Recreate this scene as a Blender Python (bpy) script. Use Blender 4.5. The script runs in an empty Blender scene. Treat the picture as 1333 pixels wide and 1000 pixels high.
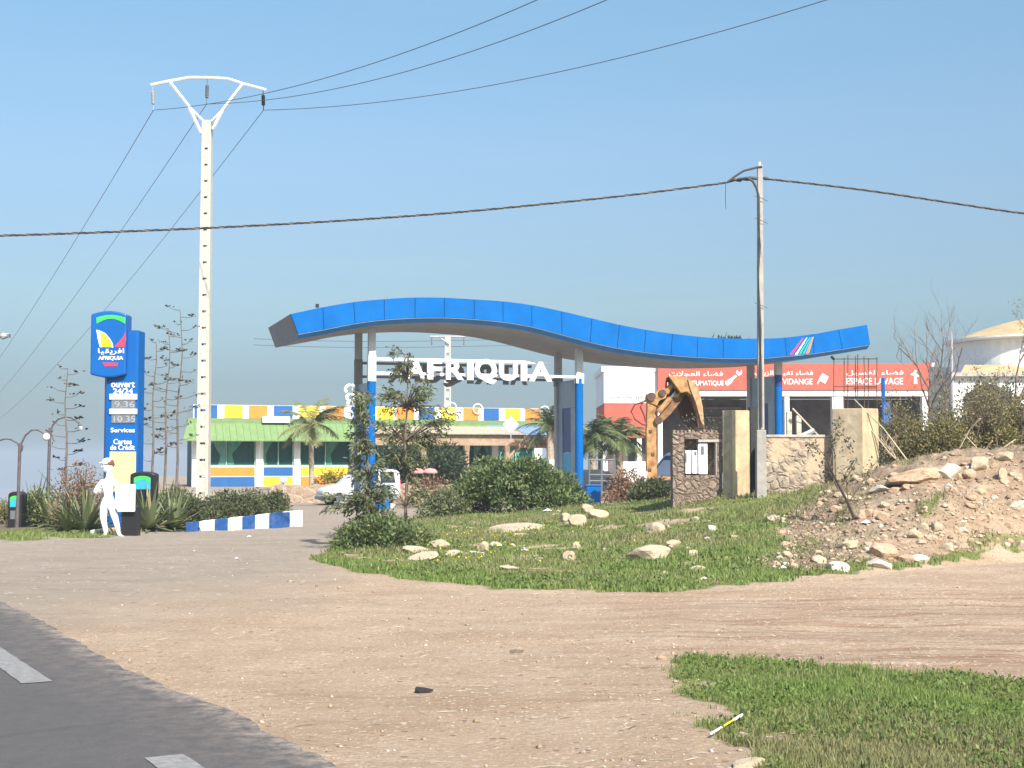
import bpy, bmesh, math, random
import numpy as np
from mathutils import Vector, Matrix, noise as mnoise

S = bpy.context.scene
C = S.collection
rnd = random.Random(11)
rng = np.random.default_rng(11)
PI = math.pi

# ------------------------------------------------------------------ camera maths
F, CX, CY, CZ = 1831.0, 666.5, 500.0, 1.6
PITCH = math.atan(100 / F)
cp, sp = math.cos(PITCH), math.sin(PITCH)

def ray(px, py):
    x = (px - CX) / F; y = (CY - py) / F
    return Vector((x, cp - sp * y, sp + cp * y))

def at(px, py, Y):
    d = ray(px, py); t = Y / d.y
    return Vector((d.x * t, Y, CZ + d.z * t))

def gnd(px, py, z=0.0):
    d = ray(px, py); t = (z - CZ) / d.z
    return Vector((d.x * t, d.y * t, z))

def zat(py, Y):
    return at(CX, py, Y).z

# ------------------------------------------------------------------ noise + terrain
_ks = []
for _o in range(5):
    for _i in range(7):
        a = rng.uniform(0, 2 * PI); k = (2.0 ** _o)
        _ks.append((math.cos(a) * k, math.sin(a) * k, rng.uniform(0, 6.28), 0.5 ** _o))

def fbm(x, y, s=1.0):
    r = 0
    for kx, ky, ph, am in _ks:
        r = r + am * np.sin(kx * x * s + ky * y * s + ph)
    return r / 4.2

def sm(a):
    a = np.clip(a, 0, 1)
    return a * a * (3 - 2 * a)

TU = [380, 450, 530, 650, 760, 900, 1050, 1200, 1333, 1600]
TOE = [2930 / (v - 600) for v in [725, 742, 757, 765, 772, 770, 758, 742, 730, 718]]
CRY = [34, 34, 36, 38, 36, 31, 29, 26, 25.5, 28]
CRH = [0, 0.0, .05, .15, .40, .67, .97, 1.56, 1.80, 2.2]

def pxy(x, y, z=0.0):
    """pixel of a point (1333 px wide frame)"""
    dz = z - CZ
    dep = y * cp + dz * sp
    up = dz * cp - y * sp
    dep = np.maximum(dep, .1)
    return CX + F * x / dep, CY - F * up / dep

def hill(x, y):
    y = np.maximum(y, .5)
    u = x / y * F + CX
    toe = np.interp(u, TU, TOE); cr = np.interp(u, TU, CRY); hc = np.interp(u, TU, CRH)
    p = np.clip((y - toe) / (cr - toe), 0, 1)
    return u, p, hc, (y - toe)

def masks(x, y):
    u, p, hc, dtoe = hill(x, y)
    n = fbm(x, y, 1.3); n2 = fbm(x + 9, y - 4, 4.0)
    # mound
    ul = np.interp(y, [17, 20.6, 23.4, 26, 29, 33, 38, 42, 46], [400, 394, 395, 422, 440, 470, 520, 560, 600])
    on = sm((dtoe + .05 + .30 * n + .22 * n2 + .12 * fbm(x - 3, y, 11)) / .7) * sm((u - ul + 10 * n) / 18) * sm((45 - y) / 2)
    rub = sm((u - (930 + 95 * p) + 45 * n + 22 * n2) / 80) * sm((p - .10 + .10 * n) / .12)
    gr = on * (1 - .92 * rub)
    # green tongue on the right flank
    gr = np.maximum(gr, on * .75 * sm((u - 1225) / 60) * sm(1 - np.abs(p - .20 - .0004 * (u - 1225)) / .16 + .5 * n))
    gr = np.maximum(gr, on * .5 * sm(1 - np.abs(u - 1085 - 200 * (p - .5)) / 45 + .5 * n2))
    gr = np.maximum(gr, on * .75 * sm(1 - np.abs(u - 1215 - 150 * (p - .55)) / 26 + .6 * n2) * sm(1 - np.abs(p - .52) / .28))
    # bare patches in the mound grass
    gr = gr * (1 - .7 * sm((n2 + .6 * n - .45) / .4) * sm(p / .2))
    rub = rub * on
    # near verge patch
    U, V = pxy(x, y)
    top = np.interp(U, [780, 820, 900, 1000, 1150, 1333, 1700], [862, 858, 857, 862, 873, 882, 900]) + 4 * n2
    left = np.interp(V, [850, 858, 872, 890, 915, 945, 975, 1000, 1100], [800, 822, 868, 880, 905, 918, 950, 985, 1060]) + 14 * n
    near = sm((V - top + 3 + 4 * fbm(x, y, 9)) / 8) * sm((U - left + 22 + 30 * fbm(x, y, 7)) / 75) * (y < 14)
    near = near * (1 - .7 * sm(1 - np.hypot((U - 1010) / 75, (V - 962) / 22)) )
    # strip in front of the agaves, far left
    st = sm(1.35 - np.hypot((x + 10.1) / 1.7, (y - 30.6) / 2.0) + .35 * n2)
    isl = sm((y - np.interp(u, [70, 115, 200, 240, 380, 400], [30.9, 30.6, 31.2, 32.2, 34.6, 60])) / .4) * (u < 392) * (y < 46)
    grass = np.maximum(np.maximum(gr, near), st * .9)
    line = np.interp(U, [-200, 0, 200, 400, 450, 500, 620], [850, 825, 800, 765, 742, 720, 690]) + 14 * n + 6 * n2
    apron = sm((line - V + 60) / 130) * (1 - on) * (1 - isl)
    apron = np.where(y > 46, 1.0, apron)
    global _track
    _track = sm((U - 560) / 500) * sm((V - 755) / 30) * sm((880 - V) / 30) + .5 * sm(1 - np.abs(V - 905 + .05 * (U - 600)) / 40) * sm((U - 250) / 200)
    return grass, rub, apron, isl, near

def H(x, y, fine=True):
    x = np.asarray(x, float); y = np.asarray(y, float)
    u, p, hc, dtoe = hill(x, y)
    prof = .45 * p + .55 * p * p * (3 - 2 * p)
    h = hc * prof * (1 - sm((y - 36) / 9))
    h = h - .25 * sm((y - 50) / 7) + .46 * sm((y - 62.6) / .6) * sm((u - 150) / 60)
    drop = sm((170 - u) / 90) * np.clip((y - 46) * .10, 0, 45)
    drop = np.maximum(drop, np.clip((y - 130) * .09, 0, 45))
    h = h - drop
    if fine:
        w = sm((y - 3) / 3) * np.clip((60 - y) / 20, 0, 1)
        bump = .018 * fbm(x, y, 1.1) + .008 * fbm(x, y, 5)
        h = h + w * (bump + p * (p > 0) * (.10 * fbm(x, y, 1.6) + .06 * fbm(x, y, 4.5) + (.05 * np.abs(fbm(x + 5, y, 6)) + .025 * fbm(x, y, 13)) * sm((u - 940) / 120)) * np.clip(hc, 0, 1) * (1 - sm((y - 36) / 9)))
        # wheel ruts across the dirt track
        h = h + w * .02 * np.sin(fbm(x * .35, y, .8) * 6 + y * 3.2) * np.clip((x + 1) / 4, 0, 1) * (dtoe < 0) * (y > 11.2)
    return h

def Hs(x, y):
    return float(H(np.array([x]), np.array([y]))[0])

def hit(px, py, y0=5.0, y1=60.0):
    ys = np.arange(y0, y1, .04)
    d = ray(px, py); t = ys / d.y
    X = d.x * t; Z = CZ + d.z * t
    h = H(X, ys)
    k = np.argmax(Z <= h)
    return Vector((X[k], ys[k], h[k]))

# ------------------------------------------------------------------ materials
def lin(r, g, b):
    f = lambda c: (c / 255 / 12.92) if c / 255 <= .04045 else ((c / 255 + .055) / 1.055) ** 2.4
    return (f(r), f(g), f(b), 1)

def nt(name):
    m = bpy.data.materials.new(name); m.use_nodes = True
    t = m.node_tree; b = t.nodes['Principled BSDF']
    return m, t, b

def N(t, kind, **kw):
    n = t.nodes.new(kind)
    for k, v in kw.items():
        if k.startswith('i_'): n.inputs[k[2:]].default_value = v
        else: setattr(n, k, v)
    return n

def mixc(t, fac, a, b, mode='MIX'):
    n = t.nodes.new('ShaderNodeMix'); n.data_type = 'RGBA'; n.blend_type = mode
    for sock, val in ((n.inputs[0], fac), (n.inputs[6], a), (n.inputs[7], b)):
        if hasattr(val, 'links'): t.links.new(val, sock)
        else: sock.default_value = val
    return n.outputs[2]

def noisef(t, scale, detail=4, rough=.6, vec=None, lo=.35, hi=.65):
    n = N(t, 'ShaderNodeTexNoise'); n.inputs['Scale'].default_value = scale
    n.inputs['Detail'].default_value = detail; n.inputs['Roughness'].default_value = rough
    if vec is not None: t.links.new(vec, n.inputs['Vector'])
    r = N(t, 'ShaderNodeMapRange'); r.inputs[1].default_value = lo; r.inputs[2].default_value = hi
    t.links.new(n.outputs[0], r.inputs[0])
    return r.outputs[0]

def objvec(t, scale=(1, 1, 1)):
    tc = N(t, 'ShaderNodeTexCoord'); mp = N(t, 'ShaderNodeMapping')
    mp.inputs['Scale'].default_value = scale
    t.links.new(tc.outputs['Object'], mp.inputs[0])
    return mp.outputs[0]

MATS = {}
def mat(name, col, rough=.6, var=.12, scale=6, dirt=None, dscale=1.5, dfac=.5, bump=0, bscale=30, metal=0, streak=False, spec=.4):
    """painted / plain surface with two scales of wear"""
    if name in MATS: return MATS[name]
    m, t, b = nt(name)
    c = Vector(col[:3])
    v = objvec(t)
    hi = tuple(min(1, x * (1 + var)) for x in c) + (1,); lo = tuple(x * (1 - var) for x in c) + (1,)
    out = mixc(t, noisef(t, scale, 5, .6, v), lo, hi)
    if dirt:
        vv = objvec(t, (3, 3, .35)) if streak else v
        n = noisef(t, dscale, 6, .65, vv, .48, .75)
        mu = N(t, 'ShaderNodeMath', operation='MULTIPLY'); t.links.new(n, mu.inputs[0]); mu.inputs[1].default_value = dfac
        out = mixc(t, mu.outputs[0], out, dirt)
    t.links.new(out, b.inputs['Base Color'])
    b.inputs['Roughness'].default_value = rough; b.inputs['Metallic'].default_value = metal
    b.inputs['Specular IOR Level'].default_value = spec
    if bump:
        nn = N(t, 'ShaderNodeTexNoise'); nn.inputs['Scale'].default_value = bscale; nn.inputs['Detail'].default_value = 6
        t.links.new(v, nn.inputs['Vector'])
        bp = N(t, 'ShaderNodeBump'); bp.inputs['Strength'].default_value = bump; bp.inputs['Distance'].default_value = .02
        t.links.new(nn.outputs[0], bp.inputs['Height']); t.links.new(bp.outputs[0], b.inputs['Normal'])
    MATS[name] = m
    return m

def leafmat(name, c1, c2, c3=None, transl=.25, rough=.55, attr=None):
    if name in MATS: return MATS[name]
    m, t, b = nt(name)
    g = N(t, 'ShaderNodeNewGeometry')
    r = N(t, 'ShaderNodeValToRGB')
    r.color_ramp.elements[0].color = c1; r.color_ramp.elements[1].color = c2
    if c3:
        e = r.color_ramp.elements.new(.80); e.color = c2
        r.color_ramp.elements[2].color = c3
    t.links.new(g.outputs['Random Per Island'], r.inputs[0])
    col = r.outputs[0]
    if attr:
        a = N(t, 'ShaderNodeAttribute', attribute_name='tone')
        r2 = N(t, 'ShaderNodeValToRGB'); r2.color_ramp.elements[0].color = attr[0]; r2.color_ramp.elements[1].color = attr[1]
        t.links.new(g.outputs['Random Per Island'], r2.inputs[0])
        col = mixc(t, a.outputs['Fac'], col, r2.outputs[0])
    t.links.new(col, b.inputs['Base Color']); b.inputs['Roughness'].default_value = rough
    b.inputs['Specular IOR Level'].default_value = .3
    tr = N(t, 'ShaderNodeBsdfTranslucent'); t.links.new(col, tr.inputs[0])
    mx = N(t, 'ShaderNodeMixShader'); mx.inputs[0].default_value = transl
    out = t.nodes['Material Output']
    t.links.new(b.outputs[0], mx.inputs[1]); t.links.new(tr.outputs[0], mx.inputs[2]); t.links.new(mx.outputs[0], out.inputs[0])
    MATS[name] = m
    return m

WHITE = mat('white_paint', (.80, .80, .77, 1), .5, .05, 3, dirt=(.45, .40, .33, 1), dfac=.25, streak=True)
WHITEP = mat('white_plastic', (.82, .82, .82, 1), .35, .03)
CONC = mat('pole_concrete', (.50, .455, .385, 1), .85, .10, 8, dirt=(.36, .32, .27, 1), dfac=.4, bump=.2, streak=True)
CONCG = mat('grey_concrete', (.40, .37, .33, 1), .9, .14, 7, dirt=(.22, .2, .18, 1), dfac=.5, bump=.3, streak=True)
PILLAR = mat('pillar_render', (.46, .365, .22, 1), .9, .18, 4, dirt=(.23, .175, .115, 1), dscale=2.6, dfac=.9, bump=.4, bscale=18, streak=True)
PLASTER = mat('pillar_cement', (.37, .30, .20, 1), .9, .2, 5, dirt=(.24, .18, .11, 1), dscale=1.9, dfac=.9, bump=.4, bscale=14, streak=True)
BLUE = mat('canopy_blue', (.001, .112, .37, 1), .5, .10, 1.2, dirt=(.02, .12, .30, 1), dfac=.45, streak=True, spec=.06)
BLUE2 = mat('totem_blue', (.002, .095, .34, 1), .35, .05, 1.5)
BLUED = mat('dark_blue', (.012, .05, .22, 1), .4, .1)
KBLUE = mat('kerb_blue', (.008, .062, .21, 1), .8, .15, 9, dirt=(.25, .24, .25, 1), dfac=.3, dscale=4, bump=.3)
KWHITE = mat('kerb_white', (.74, .72, .67, 1), .85, .08, 9, dirt=(.42, .34, .26, 1), dfac=.5, dscale=4, bump=.3)
SEAM = mat('panel_seam', (.01, .05, .16, 1), .7)
GREYM = mat('grey_metal', (.36, .37, .38, 1), .5, .08, 3, dirt=(.22, .2, .18, 1), dfac=.4, streak=True)
GREYL = mat('light_grey_metal', (.55, .56, .57, 1), .45, .05, 3)
SOFFIT = mat('soffit_grey', (.25, .26, .27, 1), .6, .1, 2, dirt=(.25, .22, .2, 1), dfac=.5)
REARL = mat('rear_letter_shaded', (.20, .19, .18, 1), .6, .1, 3)  # rear copy of the white letters, shade put into the colour
DGREY = mat('dark_grey_panel', (.13, .14, .15, 1), .5, .12, 2)
PANEL = mat('blue_grey_panel', (.22, .30, .40, 1), .3, .2, 1.2)
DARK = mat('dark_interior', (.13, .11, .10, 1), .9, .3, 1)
BLACK = mat('black_plastic', (.012, .012, .013, 1), .45, .1)
RUBBER = mat('rubber', (.02, .02, .02, 1), .8, .1)
CABLE = mat('cable_black', (.06, .058, .058, 1), .6, .1)
WIRE = mat('wire_grey', (.10, .11, .13, 1), .5, .1, metal=.3)
RED = mat('facade_red', (.50, .095, .06, 1), .7, .07, 2, dirt=(.5, .14, .10, 1), dfac=.4, streak=True)
ORANGE = mat('panel_orange', (.85, .22, .025, 1), .6, .06, 3)
YELLOW = mat('panel_yellow', (.88, .60, .02, 1), .6, .06, 3)
PBLUE = mat('panel_blue', (.01, .095, .28, 1), .6, .06, 3)
GREENR = mat('awning_green', (.15, .235, .085, 1), .6, .08, 3, dirt=(.2, .3, .15, 1), dfac=.3, streak=True)
GREENB = mat('bright_green', (.05, .50, .10, 1), .5, .06, 3)
TANW = mat('tan_wall', (.52, .38, .25, 1), .9, .15, 4, dirt=(.3, .2, .13, 1), dfac=.5, bump=.5, bscale=12)
WOOD = mat('pergola_wood', (.36, .25, .16, 1), .8, .2, 5, dirt=(.2, .14, .1, 1), dfac=.5, bump=.3)
RUST = mat('digger_paint', (.42, .225, .085, 1), .75, .28, 7, dirt=(.12, .055, .03, 1), dscale=4, dfac=.9, bump=.2)
RUSTD = mat('rusty_iron', (.10, .055, .035, 1), .8, .3, 8)
STEEL = mat('steel_rod', (.35, .33, .3, 1), .35, .1, metal=.8)
ROOFT = mat('tan_roof', (.46, .33, .17, 1), .9, .2, 3, dirt=(.25, .18, .1, 1), dfac=.6, bump=.6, bscale=12)
PINK = mat('pink_cloth', (.62, .27, .25, 1), .8, .1)
BARK = mat('bark', (.15, .115, .085, 1), .95, .3, 12, bump=.5)
TWIG = mat('dry_twig', (.14, .105, .08, 1), .95, .25, 9)
PALE = mat('pale_twig', (.42, .34, .24, 1), .9, .2, 9)
CREAM = mat('card_panel', (.60, .50, .26, 1), .5, .1, 4)
LED = mat('led_display', (.16, .17, .19, 1), .4, .2, 10)
LEDD = mat('led_digit', (.34, .36, .39, 1), .4, .1, 10)
SKYBL = mat('sign_cyan', (.03, .35, .60, 1), .4, .05)
RIBBON = mat('ribbon_red', (.55, .05, .10, 1), .4, .05)
ROCKM = mat('limestone', (.43, .345, .235, 1), .95, .18, 5, dirt=(.42, .27, .16, 1), dfac=.6, dscale=3, bump=.6, bscale=14)
ROCKB = mat('brown_stone', (.46, .32, .21, 1), .95, .22, 5, dirt=(.3, .18, .1, 1), dfac=.6, dscale=3, bump=.7, bscale=14)
ROCKW = mat('white_stone', (.50, .44, .35, 1), .9, .08, 5, dirt=(.5, .42, .32, 1), dfac=.4, dscale=3, bump=.4, bscale=14)
CARW = mat('car_white', (.60, .61, .62, 1), .25, .04, 2, dirt=(.45, .42, .38, 1), dfac=.3)
CARG = mat('car_grey', (.045, .048, .052, 1), .25, .05, 2)
GLASSD = mat('car_glass', (.03, .04, .045, 1), .08, .1, spec=.6)
LAMPG = mat('lamp_globe', (.82, .82, .80, 1), .3, .03)
TEAL = mat('curtain_green', (.35, .70, .45, 1), .8, .1)
TEALP = mat('curtain_pale', (.62, .80, .70, 1), .8, .1)
DASH = mat('road_paint', (.22, .21, .195, 1), .85, .15, 20, dirt=(.12, .11, .10, 1), dscale=14, dfac=.9)

def glassmat():
    m, t, b = nt('window_glass')
    b.inputs['Base Color'].default_value = (.03, .12, .12, 1); b.inputs['Roughness'].default_value = .08
    tr = N(t, 'ShaderNodeBsdfTransparent'); tr.inputs[0].default_value = (.86, .96, .93, 1)
    mx = N(t, 'ShaderNodeMixShader'); mx.inputs[0].default_value = .78
    t.links.new(b.outputs[0], mx.inputs[1]); t.links.new(tr.outputs[0], mx.inputs[2])
    t.links.new(mx.outputs[0], t.nodes['Material Output'].inputs[0])
    return m
GLASS = glassmat()

def stonewall(name, stone1, stone2, mortar, scale=5.5, patch=None):
    m, t, b = nt(name)
    v = objvec(t)
    n = N(t, 'ShaderNodeTexNoise'); n.inputs['Scale'].default_value = 3; t.links.new(v, n.inputs['Vector'])
    n.inputs['Scale'].default_value = 4.5; n.inputs['Detail'].default_value = 5; vv = mixc(t, .2, v, n.outputs['Color'])
    vo = N(t, 'ShaderNodeTexVoronoi', feature='DISTANCE_TO_EDGE'); vo.inputs['Scale'].default_value = scale; t.links.new(vv, vo.inputs['Vector'])
    vc = N(t, 'ShaderNodeTexVoronoi'); vc.inputs['Scale'].default_value = scale; t.links.new(vv, vc.inputs['Vector'])
    sx = N(t, 'ShaderNodeSeparateColor'); t.links.new(vc.outputs['Color'], sx.inputs[0])
    st = mixc(t, sx.outputs[0], stone1, stone2)
    st = mixc(t, noisef(t, 22, 5, .7, v), st, tuple(c * .6 for c in stone1[:3]) + (1,))
    mr = N(t, 'ShaderNodeMapRange'); mr.inputs[1].default_value = .0; mr.inputs[2].default_value = .22; t.links.new(vo.outputs[0], mr.inputs[0])
    out = mixc(t, mr.outputs[0], mortar, st)
    out = mixc(t, noisef(t, 9, 7, .75, v, .42, .66), out, tuple(c * .62 for c in mortar[:3]) + (1,))
    out = mixc(t, noisef(t, 6, 7, .75, v, .56, .70), out, tuple(min(1, c * 1.35) for c in stone1[:3]) + (1,))
    if patch:
        pn = noisef(t, .8, 4, .6, v, .46, .54)
        out = mixc(t, pn, out, patch)
        inv = N(t, 'ShaderNodeMath', operation='SUBTRACT'); inv.inputs[0].default_value = 1.1; t.links.new(pn, inv.inputs[1])
        hm = N(t, 'ShaderNodeMath', operation='MULTIPLY'); t.links.new(mr.outputs[0], hm.inputs[0]); t.links.new(inv.outputs[0], hm.inputs[1]); hsrc = hm.outputs[0]
    else: hsrc = mr.outputs[0]
    t.links.new(out, b.inputs['Base Color']); b.inputs['Roughness'].default_value = .95
    bp = N(t, 'ShaderNodeBump'); bp.inputs['Strength'].default_value = .8; bp.inputs['Distance'].default_value = .04
    t.links.new(hsrc, bp.inputs['Height']); t.links.new(bp.outputs[0], b.inputs['Normal'])
    return m
STONE = stonewall('rubble_wall', (.40, .30, .22, 1), (.24, .17, .13, 1), (.21, .155, .115, 1), 8.5)
STONE2 = stonewall('pale_rubble_wall', (.45, .36, .26, 1), (.36, .285, .21, 1), (.33, .265, .20, 1), 7.5, patch=(.46, .34, .225, 1))
STONE3 = stonewall('planter_stone', (.50, .36, .24, 1), (.36, .25, .17, 1), (.42, .32, .23, 1), 3)

# ------------------------------------------------------------------ object helpers
MW = {}
def setp(o, label=None, cat=None, group=None, kind=None):
    if label: o['label'] = label
    if cat: o['category'] = cat
    if group: o['group'] = group
    if kind: o['kind'] = kind
    return o

def thing(name, label, cat, loc, group=None):
    o = bpy.data.objects.new(name, None); C.objects.link(o)
    o.empty_display_size = .2
    o.location = loc; MW[o.name] = Matrix.Translation(Vector(loc))
    return setp(o, label, cat, group)

def link_mesh(me, name, parent=None):
    o = bpy.data.objects.new(name, me); C.objects.link(o)
    if parent is not None:
        o.parent = parent; MW[o.name] = MW[parent.name]
    return o

class MB:
    def __init__(s, M=None):
        s.v = []; s.f = []; s.m = []; s.M = M
    def add(s, vs, fs, mi=0):
        b = len(s.v)
        vs = [Vector(v) for v in vs]
        if s.M is not None: vs = [s.M @ v for v in vs]
        s.v += vs; s.f += [tuple(b + i for i in f) for f in fs]; s.m += [mi] * len(fs)
        return s
    def box(s, x0, x1, y0, y1, z0, z1, mi=0):
        vs = [(x0, y0, z0), (x1, y0, z0), (x1, y1, z0), (x0, y1, z0), (x0, y0, z1), (x1, y0, z1), (x1, y1, z1), (x0, y1, z1)]
        return s.add(vs, [(0, 3, 2, 1), (4, 5, 6, 7), (0, 1, 5, 4), (1, 2, 6, 5), (2, 3, 7, 6), (3, 0, 4, 7)], mi)
    def tube(s, pts, r, n=6, mi=0, cap=True):
        pts = [Vector(p) for p in pts]; k = len(pts)
        rs = r if isinstance(r, (list, tuple)) else [r] * k
        vs = []; fs = []
        ref = None
        for i, p in enumerate(pts):
            d = (pts[min(i + 1, k - 1)] - pts[max(i - 1, 0)])
            if d.length < 1e-9: d = Vector((0, 0, 1))
            d.normalize()
            if ref is None: ref = Vector((0, 0, 1)) if abs(d.z) < .9 else Vector((1, 0, 0))
            a = d.cross(ref)
            if a.length < 1e-4: a = d.cross(Vector((0, 1, .1)))
            a.normalize(); b = d.cross(a); ref = a.cross(d) * -1 if False else ref
            for j in range(n):
                q = 2 * PI * j / n
                vs.append(p + (a * math.cos(q) + b * math.sin(q)) * rs[i])
        for i in range(k - 1):
            for j in range(n):
                j2 = (j + 1) % n
                fs.append((i * n + j, i * n + j2, (i + 1) * n + j2, (i + 1) * n + j))
        if cap:
            fs.append(tuple(range(n))[::-1]); fs.append(tuple((k - 1) * n + j for j in range(n)))
        return s.add(vs, fs, mi)
    def lathe(s, prof, c=(0, 0, 0), n=16, mi=0, ry=1.0):
        vs = []; fs = []; c = Vector(c)
        for r, z in prof:
            for j in range(n):
                q = 2 * PI * j / n
                vs.append(c + Vector((r * math.cos(q), r * ry * math.sin(q), z)))
        for i in range(len(prof) - 1):
            for j in range(n):
                j2 = (j + 1) % n
                fs.append((i * n + j, i * n + j2, (i + 1) * n + j2, (i + 1) * n + j))
        fs.append(tuple(range(n))[::-1]); fs.append(tuple((len(prof) - 1) * n + j for j in range(n)))
        return s.add(vs, fs, mi)
    def prism(s, poly, y0, y1, mi=0):
        """polygon in x-z, extruded along y"""
        n = len(poly)
        vs = [(x, y0, z) for x, z in poly] + [(x, y1, z) for x, z in poly]
        fs = [tuple(range(n)), tuple(range(2 * n - 1, n - 1, -1))]
        fs += [(i, i + n, (i + 1) % n + n, (i + 1) % n) for i in range(n)]
        return s.add(vs, fs, mi)
    def ball(s, c, r, sc=(1, 1, 1), mi=0, seg=12, rings=8):
        prof = []
        c = Vector(c); vs = []; fs = []
        for i in range(rings + 1):
            th = PI * i / rings
            for j in range(seg):
                q = 2 * PI * j / seg
                vs.append(c + Vector((r * sc[0] * math.sin(th) * math.cos(q), r * sc[1] * math.sin(th) * math.sin(q), r * sc[2] * math.cos(th))))
        for i in range(rings):
            for j in range(seg):
                j2 = (j + 1) % seg
                fs.append((i * seg + j, (i + 1) * seg + j, (i + 1) * seg + j2, i * seg + j2))
        return s.add(vs, fs, mi)
    def build(s, name, mats, parent=None, smooth=False, bevel=0, clean=True):
        me = bpy.data.meshes.new(name)
        if not isinstance(mats, (list, tuple)): mats = [mats]
        vs = s.v
        loc = None
        if parent is not None:
            inv = MW[parent.name].inverted(); vs = [inv @ v for v in vs]
        else:
            xs = [v.x for v in vs]; ys = [v.y for v in vs]; zs = [v.z for v in vs]
            loc = Vector(((min(xs) + max(xs)) / 2, (min(ys) + max(ys)) / 2, min(zs)))
            vs = [v - loc for v in vs]
        me.from_pydata([tuple(v) for v in vs], [], s.f)
        for m in mats: me.materials.append(m)
        me.polygons.foreach_set('material_index', s.m)
        bm = bmesh.new(); bm.from_mesh(me)
        if clean:
            bmesh.ops.remove_doubles(bm, verts=bm.verts, dist=1e-5)
        bmesh.ops.recalc_face_normals(bm, faces=bm.faces)
        bm.to_mesh(me); bm.free()
        if smooth: me.polygons.foreach_set('use_smooth', [True] * len(me.polygons))
        me.update()
        o = link_mesh(me, name, parent)
        if loc is not None:
            o.location = loc; MW[o.name] = Matrix.Translation(loc)
        if bevel:
            b = o.modifiers.new('bevel', 'BEVEL'); b.width = bevel; b.segments = 2; b.limit_method = 'ANGLE'
        return o

def mesh_np(name, V, Fc, m, parent=None, tone=None, smooth=False):
    """fast mesh from arrays; V (n,3) world, Fc (m,k)"""
    V = np.asarray(V, np.float64)
    if parent is not None:
        V = V - np.array(MW[parent.name].translation)
        loc = None
    else:
        loc = np.array([V[:, 0].mean(), V[:, 1].mean(), V[:, 2].min()]); V = V - loc
    me = bpy.data.meshes.new(name); k = Fc.shape[1]
    me.vertices.add(len(V)); me.vertices.foreach_set('co', V.astype(np.float32).ravel())
    me.loops.add(Fc.size); me.loops.foreach_set('vertex_index', Fc.astype(np.int32).ravel())
    me.polygons.add(len(Fc)); me.polygons.foreach_set('loop_start', np.arange(0, Fc.size, k, dtype=np.int32))
    if smooth: me.polygons.foreach_set('use_smooth', np.ones(len(Fc), bool))
    me.materials.append(m)
    if tone is not None:
        a = me.attributes.new('tone', 'FLOAT', 'POINT'); a.data.foreach_set('value', tone.astype(np.float32))
    me.update(calc_edges=True); me.validate()
    o = link_mesh(me, name, parent)
    if loc is not None: o.location = loc; MW[o.name] = Matrix.Translation(Vector(loc))
    return o

_tc = {}
def text_geo(body, offset=0.0, extrude=0.0):
    k = (body, offset, extrude)
    if k in _tc: return _tc[k]
    c = bpy.data.curves.new('t', 'FONT'); c.body = body; c.size = 1; c.offset = offset; c.extrude = extrude; c.resolution_u = 3
    o = bpy.data.objects.new('t', c); C.objects.link(o)
    dg = bpy.context.evaluated_depsgraph_get(); dg.update()
    me = bpy.data.meshes.new_from_object(o.evaluated_get(dg))
    V = np.array([v.co[:] for v in me.vertices]); Fs = [tuple(p.vertices) for p in me.polygons]
    bpy.data.objects.remove(o); bpy.data.curves.remove(c); bpy.data.meshes.remove(me)
    lo = V.min(0); hi = V.max(0)
    V[:, 0] = (V[:, 0] - lo[0]) / (hi[0] - lo[0]); V[:, 1] = (V[:, 1] - lo[1]) / (hi[1] - lo[1])
    _tc[k] = (V, Fs)
    return _tc[k]

def put_text(mb, body, x0, x1, y, z0, z1, offset=0.0, extrude=0.0, mi=0, mirror=False):
    """text fitted into x0..x1, z0..z1 on the plane y (in mb's frame), facing -y"""
    V, Fs = text_geo(body, offset, extrude)
    vs = []
    for a, b, c in V:
        if mirror: a = 1 - a
        vs.append((x0 + a * (x1 - x0), y - c, z0 + b * (z1 - z0)))
    mb.add(vs, Fs, mi)

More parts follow.
